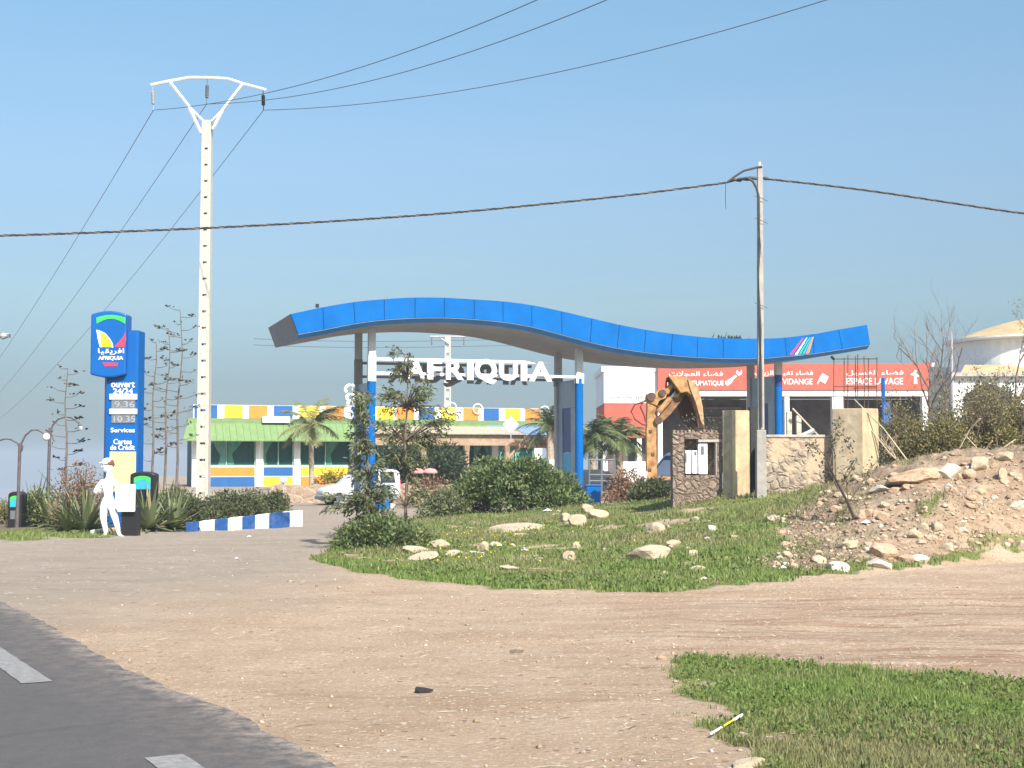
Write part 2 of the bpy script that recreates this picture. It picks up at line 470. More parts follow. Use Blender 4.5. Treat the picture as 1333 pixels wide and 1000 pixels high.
# ------------------------------------------------------------------ ground sheet
def ground_material():
    m, t, b = nt('ground')
    tc = N(t, 'ShaderNodeTexCoord'); v = tc.outputs['Object']
    def attr(n): return N(t, 'ShaderNodeAttribute', attribute_name=n).outputs['Fac']
    mp = N(t, 'ShaderNodeMapping'); mp.inputs['Scale'].default_value = (.5, 1.3, 1); mp.inputs['Rotation'].default_value = (0, 0, .06); t.links.new(v, mp.inputs[0])
    dirt = mixc(t, noisef(t, .9, 6, .62, v, .36, .64), (.40, .28, .178, 1), (.48, .355, .243, 1))
    dirt = mixc(t, noisef(t, 1.1, 9, .74, mp.outputs[0], .50, .74), dirt, (.325, .22, .13, 1))
    dirt = mixc(t, noisef(t, 26, 6, .75, v, .45, .85), dirt, (.25, .17, .11, 1))
    dirt = mixc(t, noisef(t, 60, 3, .7, v, .58, .70), dirt, (.58, .47, .36, 1))
    mt = N(t, 'ShaderNodeMapping'); mt.inputs['Scale'].default_value = (.28, 4.2, 1); mt.inputs['Rotation'].default_value = (0, 0, -.10); t.links.new(v, mt.inputs[0])
    tm = N(t, 'ShaderNodeMath', operation='MULTIPLY'); t.links.new(noisef(t, 1.3, 7, .7, mt.outputs[0], .47, .62), tm.inputs[0]); t.links.new(attr('track'), tm.inputs[1])
    dirt = mixc(t, tm.outputs[0], dirt, (.28, .17, .105, 1))
    def flecks(c, scale, size, amount, colr):
        vo = N(t, 'ShaderNodeTexVoronoi'); vo.inputs['Scale'].default_value = scale; t.links.new(v, vo.inputs['Vector'])
        sc_ = N(t, 'ShaderNodeSeparateColor'); t.links.new(vo.outputs['Color'], sc_.inputs[0])
        lt = N(t, 'ShaderNodeMath', operation='LESS_THAN'); t.links.new(vo.outputs['Distance'], lt.inputs[0])
        sz = N(t, 'ShaderNodeMath', operation='MULTIPLY'); t.links.new(sc_.outputs[1], sz.inputs[0]); sz.inputs[1].default_value = size; t.links.new(sz.outputs[0], lt.inputs[1])
        l2 = N(t, 'ShaderNodeMath', operation='LESS_THAN'); t.links.new(sc_.outputs[0], l2.inputs[0]); l2.inputs[1].default_value = amount
        mu_ = N(t, 'ShaderNodeMath', operation='MULTIPLY'); t.links.new(lt.outputs[0], mu_.inputs[0]); t.links.new(l2.outputs[0], mu_.inputs[1])
        return mixc(t, mu_.outputs[0], c, colr)
    dirt = flecks(dirt, 15, .36, .16, (.55, .45, .34, 1)); dirt = flecks(dirt, 17, .40, .16, (.24, .165, .11, 1)); dirt = flecks(dirt, 33, .5, .25, (.56, .46, .35, 1))
    ap = mixc(t, noisef(t, 1.2, 7, .65, mp.outputs[0], .38, .66), (.295, .24, .18, 1), (.35, .287, .22, 1))
    ap = mixc(t, noisef(t, 3.0, 8, .75, mp.outputs[0], .56, .66), ap, (.20, .165, .14, 1))
    ap = flecks(ap, 9, .38, .18, (.46, .41, .35, 1)); ap = flecks(ap, 12, .38, .14, (.19, .16, .13, 1))
    ap = mixc(t, noisef(t, 45, 4, .75, v, .50, .80), ap, (.22, .18, .15, 1))
    rub = mixc(t, noisef(t, 1.4, 7, .7, v, .38, .64), (.30, .205, .13, 1), (.43, .32, .215, 1))
    rub = mixc(t, noisef(t, 9, 6, .75, v, .45, .75), rub, (.22, .145, .09, 1))
    rub = mixc(t, noisef(t, 5, 6, .75, v, .58, .70), rub, (.60, .47, .35, 1))
    gr = mixc(t, noisef(t, 3, 6, .7, v, .35, .65), (.11, .145, .035, 1), (.20, .21, .07, 1))
    gr = mixc(t, noisef(t, 1.1, 6, .7, v, .52, .72), gr, (.30, .215, .12, 1))
    isl = mixc(t, noisef(t, 4, 6, .7, v, .35, .65), (.10, .085, .05, 1), (.24, .18, .12, 1))
    def edge(a, sc, amt, wd=.16):
        n = N(t, 'ShaderNodeTexNoise'); n.inputs['Scale'].default_value = sc; n.inputs['Detail'].default_value = 7; n.inputs['Roughness'].default_value = .7
        t.links.new(v, n.inputs['Vector'])
        ad = N(t, 'ShaderNodeMath', operation='MULTIPLY_ADD'); t.links.new(n.outputs[0], ad.inputs[0]); ad.inputs[1].default_value = amt; t.links.new(a, ad.inputs[2])
        r = N(t, 'ShaderNodeMapRange'); r.inputs[1].default_value = .5 + amt * .5 - wd; r.inputs[2].default_value = .5 + amt * .5 + wd
        t.links.new(ad.outputs[0], r.inputs[0]); return r.outputs[0]
    col = mixc(t, edge(attr('apron'), 2.2, .8, .42), dirt, ap)
    col = mixc(t, edge(attr('rubble'), 3, .6), col, rub)
    col = mixc(t, edge(attr('island'), 4, .4), col, isl)
    col = mixc(t, edge(attr('grass'), 6, .8), col, gr)
    t.links.new(col, b.inputs['Base Color']); b.inputs['Roughness'].default_value = .97; b.inputs['Specular IOR Level'].default_value = .15
    n1 = N(t, 'ShaderNodeTexNoise'); n1.inputs['Scale'].default_value = 14; n1.inputs['Detail'].default_value = 9; n1.inputs['Roughness'].default_value = .75
    t.links.new(v, n1.inputs['Vector'])
    bp = N(t, 'ShaderNodeBump'); bp.inputs['Strength'].default_value = .9; bp.inputs['Distance'].default_value = .05
    t.links.new(n1.outputs[0], bp.inputs['Height']); t.links.new(bp.outputs[0], b.inputs['Normal'])
    return m

def make_ground():
    ts = np.concatenate([np.linspace(-3.0, -.6, 30)[:-1], np.linspace(-.6, -.42, 25)[:-1], np.linspace(-.42, .42, 560), np.linspace(.42, .6, 25)[1:], np.linspace(.6, 3.0, 30)[1:]])
    ys = np.concatenate([np.geomspace(1.2, 6, 40)[:-1], np.geomspace(6, 48, 430)[:-1], np.geomspace(48, 75, 60)[:-1], np.geomspace(75, 2400, 70)])
    T, Y = np.meshgrid(ts, ys); X = T * Y
    Z = H(X, Y)
    g, r, a, i, _ = masks(X, Y); tk = _track
    nx, ny = len(ts), len(ys)
    idx = np.arange(nx * ny).reshape(ny, nx)
    Fc = np.stack([idx[:-1, :-1], idx[:-1, 1:], idx[1:, 1:], idx[1:, :-1]], -1).reshape(-1, 4)
    V = np.stack([X, Y, Z], -1).reshape(-1, 3)
    # close the sheet behind the camera
    o = mesh_np('ground', V, Fc, ground_material(), smooth=True)
    o.location = (0, 0, 0)
    co = np.empty(len(V) * 3, np.float32); co[:] = V.astype(np.float32).ravel(); o.data.vertices.foreach_set('co', co)
    for nme, A in (('grass', g), ('rubble', r), ('apron', a), ('island', i), ('track', tk)):
        at_ = o.data.attributes.new(nme, 'FLOAT', 'POINT'); at_.data.foreach_set('value', A.astype(np.float32).ravel())
    o.data.update()
    setp(o, kind='structure')
    MW[o.name] = Matrix.Identity(4)
make_ground()

# ------------------------------------------------------------------ road
def make_road():
    e = [(-120, 735), (0, 785.6), (56, 810), (112, 845.6), (180, 881), (225, 900), (281, 924), (337.5, 949), (394, 979), (439, 999), (520, 1040), (640, 1130), (760, 1300)]
    pts = [gnd(*p) for p in e]
    d = (pts[0] - pts[1]).normalized()
    pts = [pts[0] + d * 40] + pts
    P = []
    for a, b in zip(pts[:-1], pts[1:]):
        n = max(2, int((b - a).length / .05)) if (b - a).length < 30 else 60
        for i in range(n): P.append(a.lerp(b, i / n))
    P.append(pts[-1])
    nrm = Vector((-.870, -.492, 0))
    W = 9.0
    vs = []; fs = []; rows = [0, .02, .25, .8, 1.6, 3, 5, W]
    for i, p in enumerate(P):
        j = .05 * mnoise.noise(p * 2.0) + .035 * mnoise.noise(p * 7.0)
        for r in rows:
            q = p + nrm * (r + (j if r < .1 else 0))
            vs.append((q.x, q.y, Hs0(q.x, q.y) + (.028 if r > 0 else -.02)))
    k = len(rows)
    for i in range(len(P) - 1):
        for c in range(k - 1):
            fs.append((i * k + c, (i + 1) * k + c, (i + 1) * k + c + 1, i * k + c + 1))
    m, t, b = nt('asphalt')
    v = objvec(t)
    col = mixc(t, noisef(t, .5, 6, .6, v, .35, .65), (.060, .053, .048, 1), (.074, .065, .058, 1))
    col = mixc(t, noisef(t, 70, 5, .8, v, .42, .75), col, (.105, .095, .085, 1))
    col = mixc(t, noisef(t, 2.5, 8, .75, v, .66, .74), col, (.050, .045, .042, 1))
    col = mixc(t, noisef(t, 11, 6, .75, v, .40, .64), col, (.066, .058, .052, 1))
    nz = N(t, 'ShaderNodeTexNoise'); nz.inputs['Scale'].default_value = 1.3; nz.inputs['Detail'].default_value = 6; t.links.new(v, nz.inputs['Vector'])
    vo = N(t, 'ShaderNodeTexVoronoi', feature='DISTANCE_TO_EDGE'); vo.inputs['Scale'].default_value = .45; t.links.new(mixc(t, .35, v, nz.outputs['Color']), vo.inputs['Vector'])
    lt = N(t, 'ShaderNodeMapRange'); lt.inputs[1].default_value = .004; lt.inputs[2].default_value = .014; lt.inputs[3].default_value = .28; lt.inputs[4].default_value = 0; t.links.new(vo.outputs[0], lt.inputs[0])
    col = mixc(t, lt.outputs[0], col, (.035, .032, .030, 1))
    # dust creeping in from the dirt side
    a = N(t, 'ShaderNodeAttribute', attribute_name='dust')
    mu = N(t, 'ShaderNodeMath', operation='MULTIPLY'); t.links.new(a.outputs['Fac'], mu.inputs[0]); t.links.new(noisef(t, 7, 8, .8, v, .42, .62), mu.inputs[1])
    col = mixc(t, mu.outputs[0], col, (.36, .28, .21, 1))
    t.links.new(col, b.inputs['Base Color']); b.inputs['Roughness'].default_value = .85
    n1 = N(t, 'ShaderNodeTexNoise'); n1.inputs['Scale'].default_value = 120; n1.inputs['Detail'].default_value = 5; t.links.new(v, n1.inputs['Vector'])
    bp = N(t, 'ShaderNodeBump'); bp.inputs['Strength'].default_value = .5; bp.inputs['Distance'].default_value = .01
    t.links.new(n1.outputs[0], bp.inputs['Height']); t.links.new(bp.outputs[0], b.inputs['Normal'])
    me = bpy.data.meshes.new('road'); me.from_pydata(vs, [], fs); me.materials.append(m)
    at_ = me.attributes.new('dust', 'FLOAT', 'POINT')
    at_.data.foreach_set('value', [ {0: 1, 1: .8, 2: .22, 3: .05}.get(i % k, 0.0) for i in range(len(vs))])
    me.update(); o = link_mesh(me, 'road'); setp(o, kind='structure')
    # dashed edge line
    d = Vector((-.492, .870, 0)); s = Vector((.870, .492, 0))
    end1 = gnd(52, 894); end2 = gnd(214, 993)
    def dash(p0, L, label):
        mb = MB(); vs = []; fs = []; n = 24
        for i in range(n + 1):
            for c in (-.105, .105):
                q = p0 + d * (L * i / n) + s * (c + .003 * math.sin(i * 1.7 + c * 9))
                vs.append((q.x, q.y, Hs0(q.x, q.y) + .033))
        for i in range(n): fs.append((2 * i, 2 * i + 1, 2 * i + 3, 2 * i + 2))
        o = mb.add(vs, fs).build('road_line_dash', DASH)
        setp(o, kind='structure')
    dash(end1 + s * -.02, 3.0, '')
    dash(end2 - d * 2.98, 3.0, '')
    dash(end1 + d * 5.85, 3.0, '')

def Hs0(x, y):
    return float(H(np.array([x]), np.array([y]), False)[0]) if y > 1 else 0.0
make_road()

# ------------------------------------------------------------------ canopy with sign
CA = math.radians(18.0); A0 = Vector((-7.06, 46.0, 0))
MCAN = Matrix.Translation(A0) @ Matrix.Rotation(CA, 4, 'Z')
cc, cs = math.cos(CA), math.sin(CA)
def can_u(px, py=450, v=0.0):
    d = ray(px, py); t = d.x / d.y
    return (t * (A0.y + v * cc) - A0.x + v * cs) / (cc - t * cs)
def can_Y(u, v=0.0): return A0.y + u * cs + v * cc
def can_pt(px, py, v=0.0):
    u = can_u(px, py, v); return u, zat(py, can_Y(u, v))

def catmull(pts, sub):
    out = []
    for i in range(len(pts) - 1):
        p0 = pts[max(i - 1, 0)]; p1 = pts[i]; p2 = pts[i + 1]; p3 = pts[min(i + 2, len(pts) - 1)]
        for k in range(sub):
            t = k / sub
            out.append(tuple(.5 * (2 * p1[j] + (p2[j] - p0[j]) * t + (2 * p0[j] - 5 * p1[j] + 4 * p2[j] - p3[j]) * t * t + (3 * p1[j] - p0[j] - 3 * p2[j] + p3[j]) * t ** 3) for j in range(len(p1))))
    out.append(tuple(pts[-1])); return out

def make_canopy():
    root = thing('station_canopy', 'long wave-shaped bright blue canopy on paired columns over the fuel forecourt', 'canopy', MCAN @ Vector((10, 1, 0)))
    tp = [(378, 409), (420, 400.2), (460, 393.5), (500, 389.6), (540, 387.5), (578, 387.8), (617, 390), (654.5, 392.6), (692, 397.5), (731, 405.5), (770, 414.7), (806, 423), (840.5, 429.5), (875, 434.6), (908, 438.4), (941, 440.6), (986, 441), (1021, 439.7), (1057.5, 435), (1091, 429.2), (1128, 423)]
    bt = [(388, 435), (421.5, 429), (462, 421), (500, 416.2), (540, 413.8), (578, 413.4), (617, 415.5), (654.5, 419), (692, 425.3), (731, 435.4), (768, 445.2), (803, 452.8), (838, 458.2), (873, 462.2), (907, 464.8), (941, 466.2), (986, 466.3), (1023.7, 463.6), (1059, 460), (1096, 454.4), (1132, 448.6)]
    T = catmull([can_pt(*p) for p in tp], 4); B = catmull([can_pt(*p) for p in bt], 4)
    W = 5.0; n = len(T)
    # fascia panels (each a slightly proud sheet with thickness), leaning a little
    for k in range(20):
        mb = MB(MCAN); i0 = k * 4; vs = []; fs = []
        for i in range(5):
            t = T[i0 + i]; b = B[i0 + i]
            g = .009 if i == 0 else (-.009 if i == 4 else 0)
            for (q, z) in ((t, 0), (b, 0)):
                vs.append((q[0] + g, -.03, q[1])); vs.append((q[0] + g, .03, q[1]))
        for i in range(4):
            a = i * 4; c = a + 4
            fs += [(a, a + 2, c + 2, c), (a + 1, c + 1, c + 3, a + 3), (a, c, c + 1, a + 1), (a + 2, a + 3, c + 3, c + 2)]
        fs += [(0, 1, 3, 2), (16, 18, 19, 17)]
        mb.add(vs, fs).build('fascia_panel', BLUE, root)
    # backing / rear fascia / end caps / top / lower trim / soffit
    def strip(rowA, rowB, name, m):
        mb = MB(MCAN); vs = []; fs = []
        for a, b in zip(rowA, rowB): vs += [a, b]
        for i in range(len(rowA) - 1): fs.append((2 * i, 2 * i + 1, 2 * i + 3, 2 * i + 2))
        return mb.add(vs, fs)
    def off(P, v, dz=0, du=0): return [(p[0] + du, v, p[1] + dz) for p in P]
    strip(off(T, .045, -.01), off(B, .045, .01), '', SEAM).build('fascia_backing', SEAM, root)
    strip(off(T, .05), off(T, W), '', GREYM).build('roof_sheet', GREYM, root)
    strip(off(T, W), off(B, W), '', BLUE).build('rear_fascia', BLUE, root)
    trim = strip(off(B, .035, -.012), off(B, .20, -.16), '', BLUE2)
    trim.build('lower_trim', mat('trim_blue', (.03, .21, .55, 1), .5, .1, 2), root)
    mb = MB(MCAN)
    for i in range(n - 1):
        a, b = B[i], B[i + 1]
        mb.add([(a[0], -.02, a[1] - .012), (b[0], -.02, b[1] - .012), (b[0], .03, b[1] - .012), (a[0], .03, a[1] - .012), (a[0], -.015, a[1] - .026), (b[0], -.015, b[1] - .026)], [(0, 1, 2, 3), (0, 4, 5, 1)])
    mb.build('light_strip', mat('strip_pale_blue', (.30, .42, .60, 1), .5), root)
    sof = strip(off(B, .20, -.16), off(B, W * .5, -.19), '', SOFFIT)
    for a in [0]:
        s2 = strip(off(B, W * .5, -.19), off(B, W - .05, -.07), '', SOFFIT); sof.v += []
        b0 = len(sof.v); sof.v += s2.v; sof.f += [tuple(b0 + i for i in f) for f in s2.f]; sof.m += s2.m
    sof.build('soffit', SOFFIT, root)
    for e, m in ((0, DGREY), (-1, BLUE)):
        t = T[e]; b = B[e]; du = -.006 if e == 0 else .006
        mb = MB(MCAN)
        mb.add([(t[0] + du, -.02, t[1]), (t[0] + du, W, t[1]), (b[0] + du, W - .05, b[1] - .07), (b[0] + du, W * .5, b[1] - .19), (b[0] + du, .2, b[1] - .16), (b[0] + du, -.02, b[1])], [(0, 1, 2, 3, 4, 5)])
        mb.build('end_cap', m, root)
    # painted stripes near the right end
    st = [((1027, 462), (1044, 439), RIBBON, 4.2), ((1034, 462), (1049, 438.5), WHITEP, 3.2), ((1039, 461.5), (1053, 438), GREENB, 2.6), ((1044, 461), (1055, 438), SKYBL, 2.8), ((1048.5, 460.5), (1057, 437.5), ORANGE, 3.8)]
    for (x0, y0), (x1, y1), m, w in st:
        mb = MB(MCAN)
        q = []
        for x, y in ((x0, y0), (x0 + w, y0 - .4), (x1 + w * .45, y1 + 1), (x1, y1 + 1.5)):
            u, z = can_pt(x, y); q.append((u, -.038, z))
        mb.add(q, [(0, 1, 2, 3)]).build('stripe', m, root)
    # small floodlight on the roof edge, left
    u, z = can_pt(414, 398)
    MB(MCAN).box(u - .05, u + .05, .1, .2, z - .05, z + .07).build('roof_lamp', BLACK, root)
    # column pairs
    vf, vr = 1.15, 3.35
    pairs = [(484, 466), (754.3, 726), (1014.5, 976)]
    us = []
    for pf, pr in pairs:
        uf = can_u(pf, 500, vf); ur = can_u(pr, 500, vr); us.append((uf, ur))
    def zsof(u): return np.interp(u, [b[0] for b in B], [b[1] for b in B]) - .2
    for k, (uf, ur) in enumerate(us):
        u = (uf + ur) / 2
        Yf = can_Y(u, vf)
        zt_f = zat([496.5, 493, 488.5][k], Yf)            # top of blue part of the front column
        zb = Hs(*((MCAN @ Vector((u, vf, 0))).xy)) - .05
        MB(MCAN).box(u - .12, u + .12, vf - .12, vf + .12, zt_f, zsof(u) + .12).build('column_upper', GREYL, root, bevel=.01)
        MB(MCAN).lathe([(.145, zb), (.145, zt_f - (.45 if k == 2 else 0))], (u, vf, 0), 20).build('column_lower', BLUE, root, smooth=False)
        if k == 2: MB(MCAN).lathe([(.146, zt_f - .45), (.146, zt_f)], (u, vf, 0), 20).build('column_shade_band', BLUED, root)  # canopy shadow on the right column painted as a dark blue band
        MB(MCAN).box(u - .12, u + .12, vr - .12, vr + .12, zb, zsof(u) + .12).build('rear_column', GREYM, root, bevel=.01)
        # cladding panel between the two columns
        pt = zt_f - .02
        x = .055
        y0, y1 = vf + .16, vr - .14
        mb = MB(MCAN)
        mb.box(u - x, u + x, y0, y1, pt - 1.0, pt)
        mb.box(u - x, u + x, y0, y0 + .55, zb + .2, pt - 1.003)
        mb.box(u - x, u + x, y1 - .45, y1, zb + .2, pt - 1.003)
        mb.build('side_panel', PANEL, root)
        MB(MCAN).box(u - .03, u + .03, y0 + .553, y1 - .453, 1.9, pt - 1.006).build('panel_inset', BLUED, root)
        MB(MCAN).box(u - .035, u + .035, y0 + .553, y1 - .453, 1.15, 1.89).build('picture_panel', SKYBL, root)
        MB(MCAN).box(u - .75, u + .75, vf - .5, vr + .5, zb - .1, zb + .2).build('island', CONCG, root, bevel=.02)
    # front sign
    def sign(v, uA, uB, name, label, m, mirror, group):
        r = thing(name, label, 'sign', MCAN @ Vector(((uA + uB) / 2, v, 4.5)), group)
        Yl = can_Y(can_u(490, 480, 1.15), 1.15)
        z = lambda py: zat(py, Yl)
        zz = lambda pyl, pyr, f: z(pyl)
        # bars run level between the columns
        MB(MCAN).box(uA + .14, uA + (uB - uA) * .86, v - .045, v + .045, z(469.0), z(465.4)).build('top_bar', m, r)
        MB(MCAN).box(uA + .14, uB - .14, v - .045, v + .045, z(487.4), z(484.0)).build('bottom_bar', m, r)
        MB(MCAN).box(uA - .13, uA + .13, v - .13, v + .13, z(496.5), z(462.5)).build('end_block', m, r)
        MB(MCAN).box(uB - .14, uB + .14, v - .13, v + .13, z(494.5), z(481.5)).build('end_block', m, r)
        spans = [('A', 528, 552), ('F', 555, 573.5), ('R', 579, 602), ('I', 606.5, 614.5), ('Q', 616, 645), ('U', 648, 672), ('I', 676, 684), ('A', 687, 716.5)]
        for ch, a, b in spans:
            ua = can_u(a, 480, 1.15); ub = can_u(b, 480, 1.15)
            f0 = uA + (ua - us[0][0]); f1 = uA + (ub - us[0][0])
            if mirror: f0, f1 = uA + uB - f1, uA + uB - f0
            zt, zb = z(466.8), z(493.0)
            if ch == 'Q': zt, zb = z(464.6), z(498)
            mb = MB(MCAN)
            if ch == 'I':
                mb.box(f0, f1, v - .225, v - .115, zb, zt)
            else:
                put_text(mb, ch, f0, f1, v - .17 if not mirror else v + .105, zb, zt, offset=.032 if ch in 'AUR' else .035, extrude=.055, mirror=mirror)
            mb.build('letter', m, r, clean=False)
    uf = [(a + b) / 2 for a, b in us]
    sign(1.15, uf[0], uf[1], 'station_sign', 'white bold AFRIQUIA letters on the sunlit front bars under the blue canopy', WHITEP, False, None)
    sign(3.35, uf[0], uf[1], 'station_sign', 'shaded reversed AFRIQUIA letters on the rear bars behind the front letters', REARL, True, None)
    return us
US = make_canopy()

def canbox(name, label, px0, px1, pyt, pyb, Y, m, group=None, cat='block'):
    a = at(px0, pyb, Y); b = at(px1, pyt, Y)
    z0 = min(a.z, Hs(a.x, Y + .2)) - .03
    mb = MB(); mb.box(a.x, b.x, Y, Y + (b.x - a.x), z0, b.z)
    r = thing(name, label, cat, ((a.x + b.x) / 2, Y + .2, z0))
    mb.build('body', m, r, bevel=.03)
    MB().box(a.x - .02, b.x + .02, Y - .02, Y + (b.x - a.x) + .02, b.z, b.z + .05).build('lid', BLUE2, r, bevel=.015)
    MB().box(a.x + .03, b.x - .03, Y + .02, Y + (b.x - a.x) - .02, z0 - .02, z0 + .06).build('plinth', CONCG, r)
canbox('bollard_block', 'bright blue square block at the foot of the middle canopy column', 763.5, 782, 633, 655, 45.2, BLUE)
canbox('bollard_block', 'blue square block beside the left canopy column, partly behind leaves', 489, 507, 634, 658, 46.6, BLUE)

# ------------------------------------------------------------------ totem
def make_totem():
    Y = 33.0
    g = lambda px, py, yy=Y: at(px, py, yy)
    x0, x1 = g(133, 600).x, g(177.5, 600).x
    base = Hs(-9.2, Y) - .1
    r = thing('price_totem', 'tall blue fuel price totem with a rounded logo panel on top', 'sign', ((x0 + x1) / 2, Y, base))
    zt = g(150, 430).z
    D = .62
    poly = [(x0, Y + .12), (x0 + .07, Y + .02), (x0 + .2, Y), (x1 - .04, Y), (x1, Y + .03), (x1, Y + D), (x0, Y + D)]
    n = len(poly); mb = MB()
    mb.add([(a, b, base) for a, b in poly] + [(a, b, zt) for a, b in poly], [tuple(range(n))[::-1], tuple(range(n, 2 * n))] + [(i, (i + 1) % n, (i + 1) % n + n, i + n) for i in range(n)])
    mb.build('body', BLUE2, r)
    MB().box(x1 - .001, x1 + .012, Y + .05, Y + D - .05, base + .3, zt - .02).build('side_strip', BLUE, r)
    yf = Y - .008
    def rect(name, a, b, c, d, m, y=yf, dep=.05):
        p = at(a, d, y); q = at(b, c, y)
        MB().box(p.x, q.x, y - dep + .05, y + .02, p.z, q.z).build(name, m, r)
    def txt(s, a, b, c, d, m, name='lettering', y=yf - .006, off=.02):
        p = at(a, d, y); q = at(b, c, y)
        mb = MB(); put_text(mb, s, p.x, q.x, y, p.z, q.z, offset=off, extrude=.003); mb.build(name, m, r, clean=False)
    txt('ouvert', 144.5, 175.5, 497, 504.5, WHITEP)
    txt('24/24', 147, 173, 505.5, 513, WHITEP)
    rect('price_header', 142.5, 178.5, 513, 520, WHITEP, y=Y - .03, dep=.06)
    rect('price_display', 145, 176, 520.5, 532, LED, y=Y - .02)
    txt('9.36', 149, 175, 522.5, 530.5, LEDD, 'digits', Y - .027, 0)
    rect('price_header', 142.5, 178.5, 532.3, 539, WHITEP, y=Y - .03, dep=.06)
    rect('price_display', 145, 176, 539.5, 551, LED, y=Y - .02)
    txt('10.35', 148, 176, 541.5, 549.5, LEDD, 'digits', Y - .027, 0)
    txt('Services', 144, 175.5, 557, 563, WHITEP, off=.015)
    txt('Cartes', 147.5, 171.5, 571.5, 578.5, WHITEP)
    txt('de Crédit', 143.5, 175.5, 579, 586, WHITEP)
    rect('card_panel', 142, 177, 588, 640, CREAM, y=Y - .008, dep=.055)
    for k, yy in enumerate((598, 607, 613)):
        rect('card_strip', 143.5, 176, yy, yy + 1.2, mat('card_line', (.62, .5, .3, 1), .6), y=Y - .014)
    # logo head
    yh = Y - .15
    a = at(117.6, 448, yh); b = at(164, 448, yh)
    zt1, zc1 = at(140, 409, yh).z, at(140, 404.5, yh).z
    zb1, zc0 = at(140, 487.5, yh).z, at(140, 491.5, yh).z
    w = b.x - a.x
    poly = []
    for i in range(13):
        t = i / 12; poly.append((a.x + w * t, zb1 - (zb1 - zc0) * math.sin(PI * t)))
    for i in range(13):
        t = 1 - i / 12; poly.append((a.x + w * t, zt1 + (zc1 - zt1) * math.sin(PI * t)))
    MB().prism(poly, yh, yh + .5).build('logo_panel', BLUE2, r, bevel=.035)
    MB().prism([(x + (.03 if x < a.x + w / 2 else -.03), z) for x, z in poly], yh + .06, yh + .44).build('panel_rim', BLUED, r) if False else None
    yl = yh - .004
    def shape(name, pts, m, yo=0):
        q = [at(px, py, yl) for px, py in pts]
        MB().prism([(p.x, p.z) for p in q], yl - yo - .006, yl - yo + .004).build(name, m, r)
    def ar(x0, x1, y, h, n=12): return [(x0 + (x1 - x0) * i / n, y - h * math.sin(PI * i / n)) for i in range(n + 1)]
    shape('logo_arc', ar(125.5, 165 - 1.5, 413.5, 3.5) + [(163, 422)] + ar(126, 163, 421.5, 6.5)[::-1][1:], GREENB)
    def petal(s, x0, y0):
        return [(x0, y0)]
    shape('logo_leaf', [(125.5, 429.5), (129, 430), (137, 434), (143, 441), (146.5, 447), (147.5, 452.5), (130, 452), (127.5, 442)], WHITEP)
    shape('logo_leaf', [(131, 431.5), (137, 434.8), (142, 441), (145.3, 447), (146, 452), (133, 452), (131.3, 442)], YELLOW, .006)
    shape('logo_leaf', [(163.5, 431), (161.5, 437), (156, 444), (149.5, 450.5), (150.5, 452), (161.5, 452), (164, 443)], RIBBON)
    txt('\uFE8E\uFEF4\uFED8\uFEF3\uFEAE\uFED3\uFE8D', 127.5, 161.5, 453.5, 462, WHITEP, y=yl - .008, off=.01)
    txt('AFRIQUIA', 128, 160.5, 463.5, 469.5, WHITEP, y=yl - .008, off=.02)
    shape('logo_ribbon', [(133.5, 472), (154, 472.5), (152.5, 477), (136, 477)], RIBBON)
    # small round-top black signs with blue-green faces
    def small(pxa, pxb, pyt, pyb, Yb, label):
        p = at(pxa, pyb, Yb); q = at(pxb, pyt, Yb); w = q.x - p.x
        hz = Hs((p.x + q.x) / 2, Yb) - .05
        rr = thing('litter_bin', label, 'bin', ((p.x + q.x) / 2, Yb, hz))
        def rt(x0, x1, z0, z1, h):
            pts = [(x0, z0), (x1, z0)]
            for i in range(11):
                t = i / 10; pts.append((x1 - (x1 - x0) * t, z1 - h + h * math.sin(PI * t) ** .6))
            return pts
        MB().prism(rt(p.x, q.x, hz, q.z, .07), Yb, Yb + .4).build('body', BLACK, rr, bevel=.02)
        z0 = q.z - (q.z - p.z) * .72
        MB().prism(rt(p.x + w * .16, q.x - w * .16, z0, q.z - .10, .05), Yb - .012, Yb + .01).build('face_panel', SKYBL, rr)
        x0, x1, zt = p.x + w * .16, q.x - w * .16, q.z - .10
        up = [(x0 + (x1 - x0) * i / 10, zt - .05 + .05 * math.sin(PI * i / 10) ** .6) for i in range(11)]
        lo = [(x0 + (x1 - x0) * i / 10, zt - .16 + .07 * math.sin(PI * i / 10)) for i in range(11)]
        MB().prism(up + lo[::-1], Yb - .018, Yb - .013).build('green_band', GREENB, rr)
        MB().box(p.x + w * .2, q.x - w * .2, Yb - .01, Yb + .01, hz + .25, hz + .45).build('bin_slot', DGREY, rr)
    small(169, 201.5, 614, 646, 32.5, 'black round-topped bin with blue-green face right of the white statue')
    small(10, 28.5, 640, 668, 33.5, 'black round-topped bin with blue-green face at the left edge')
make_totem()

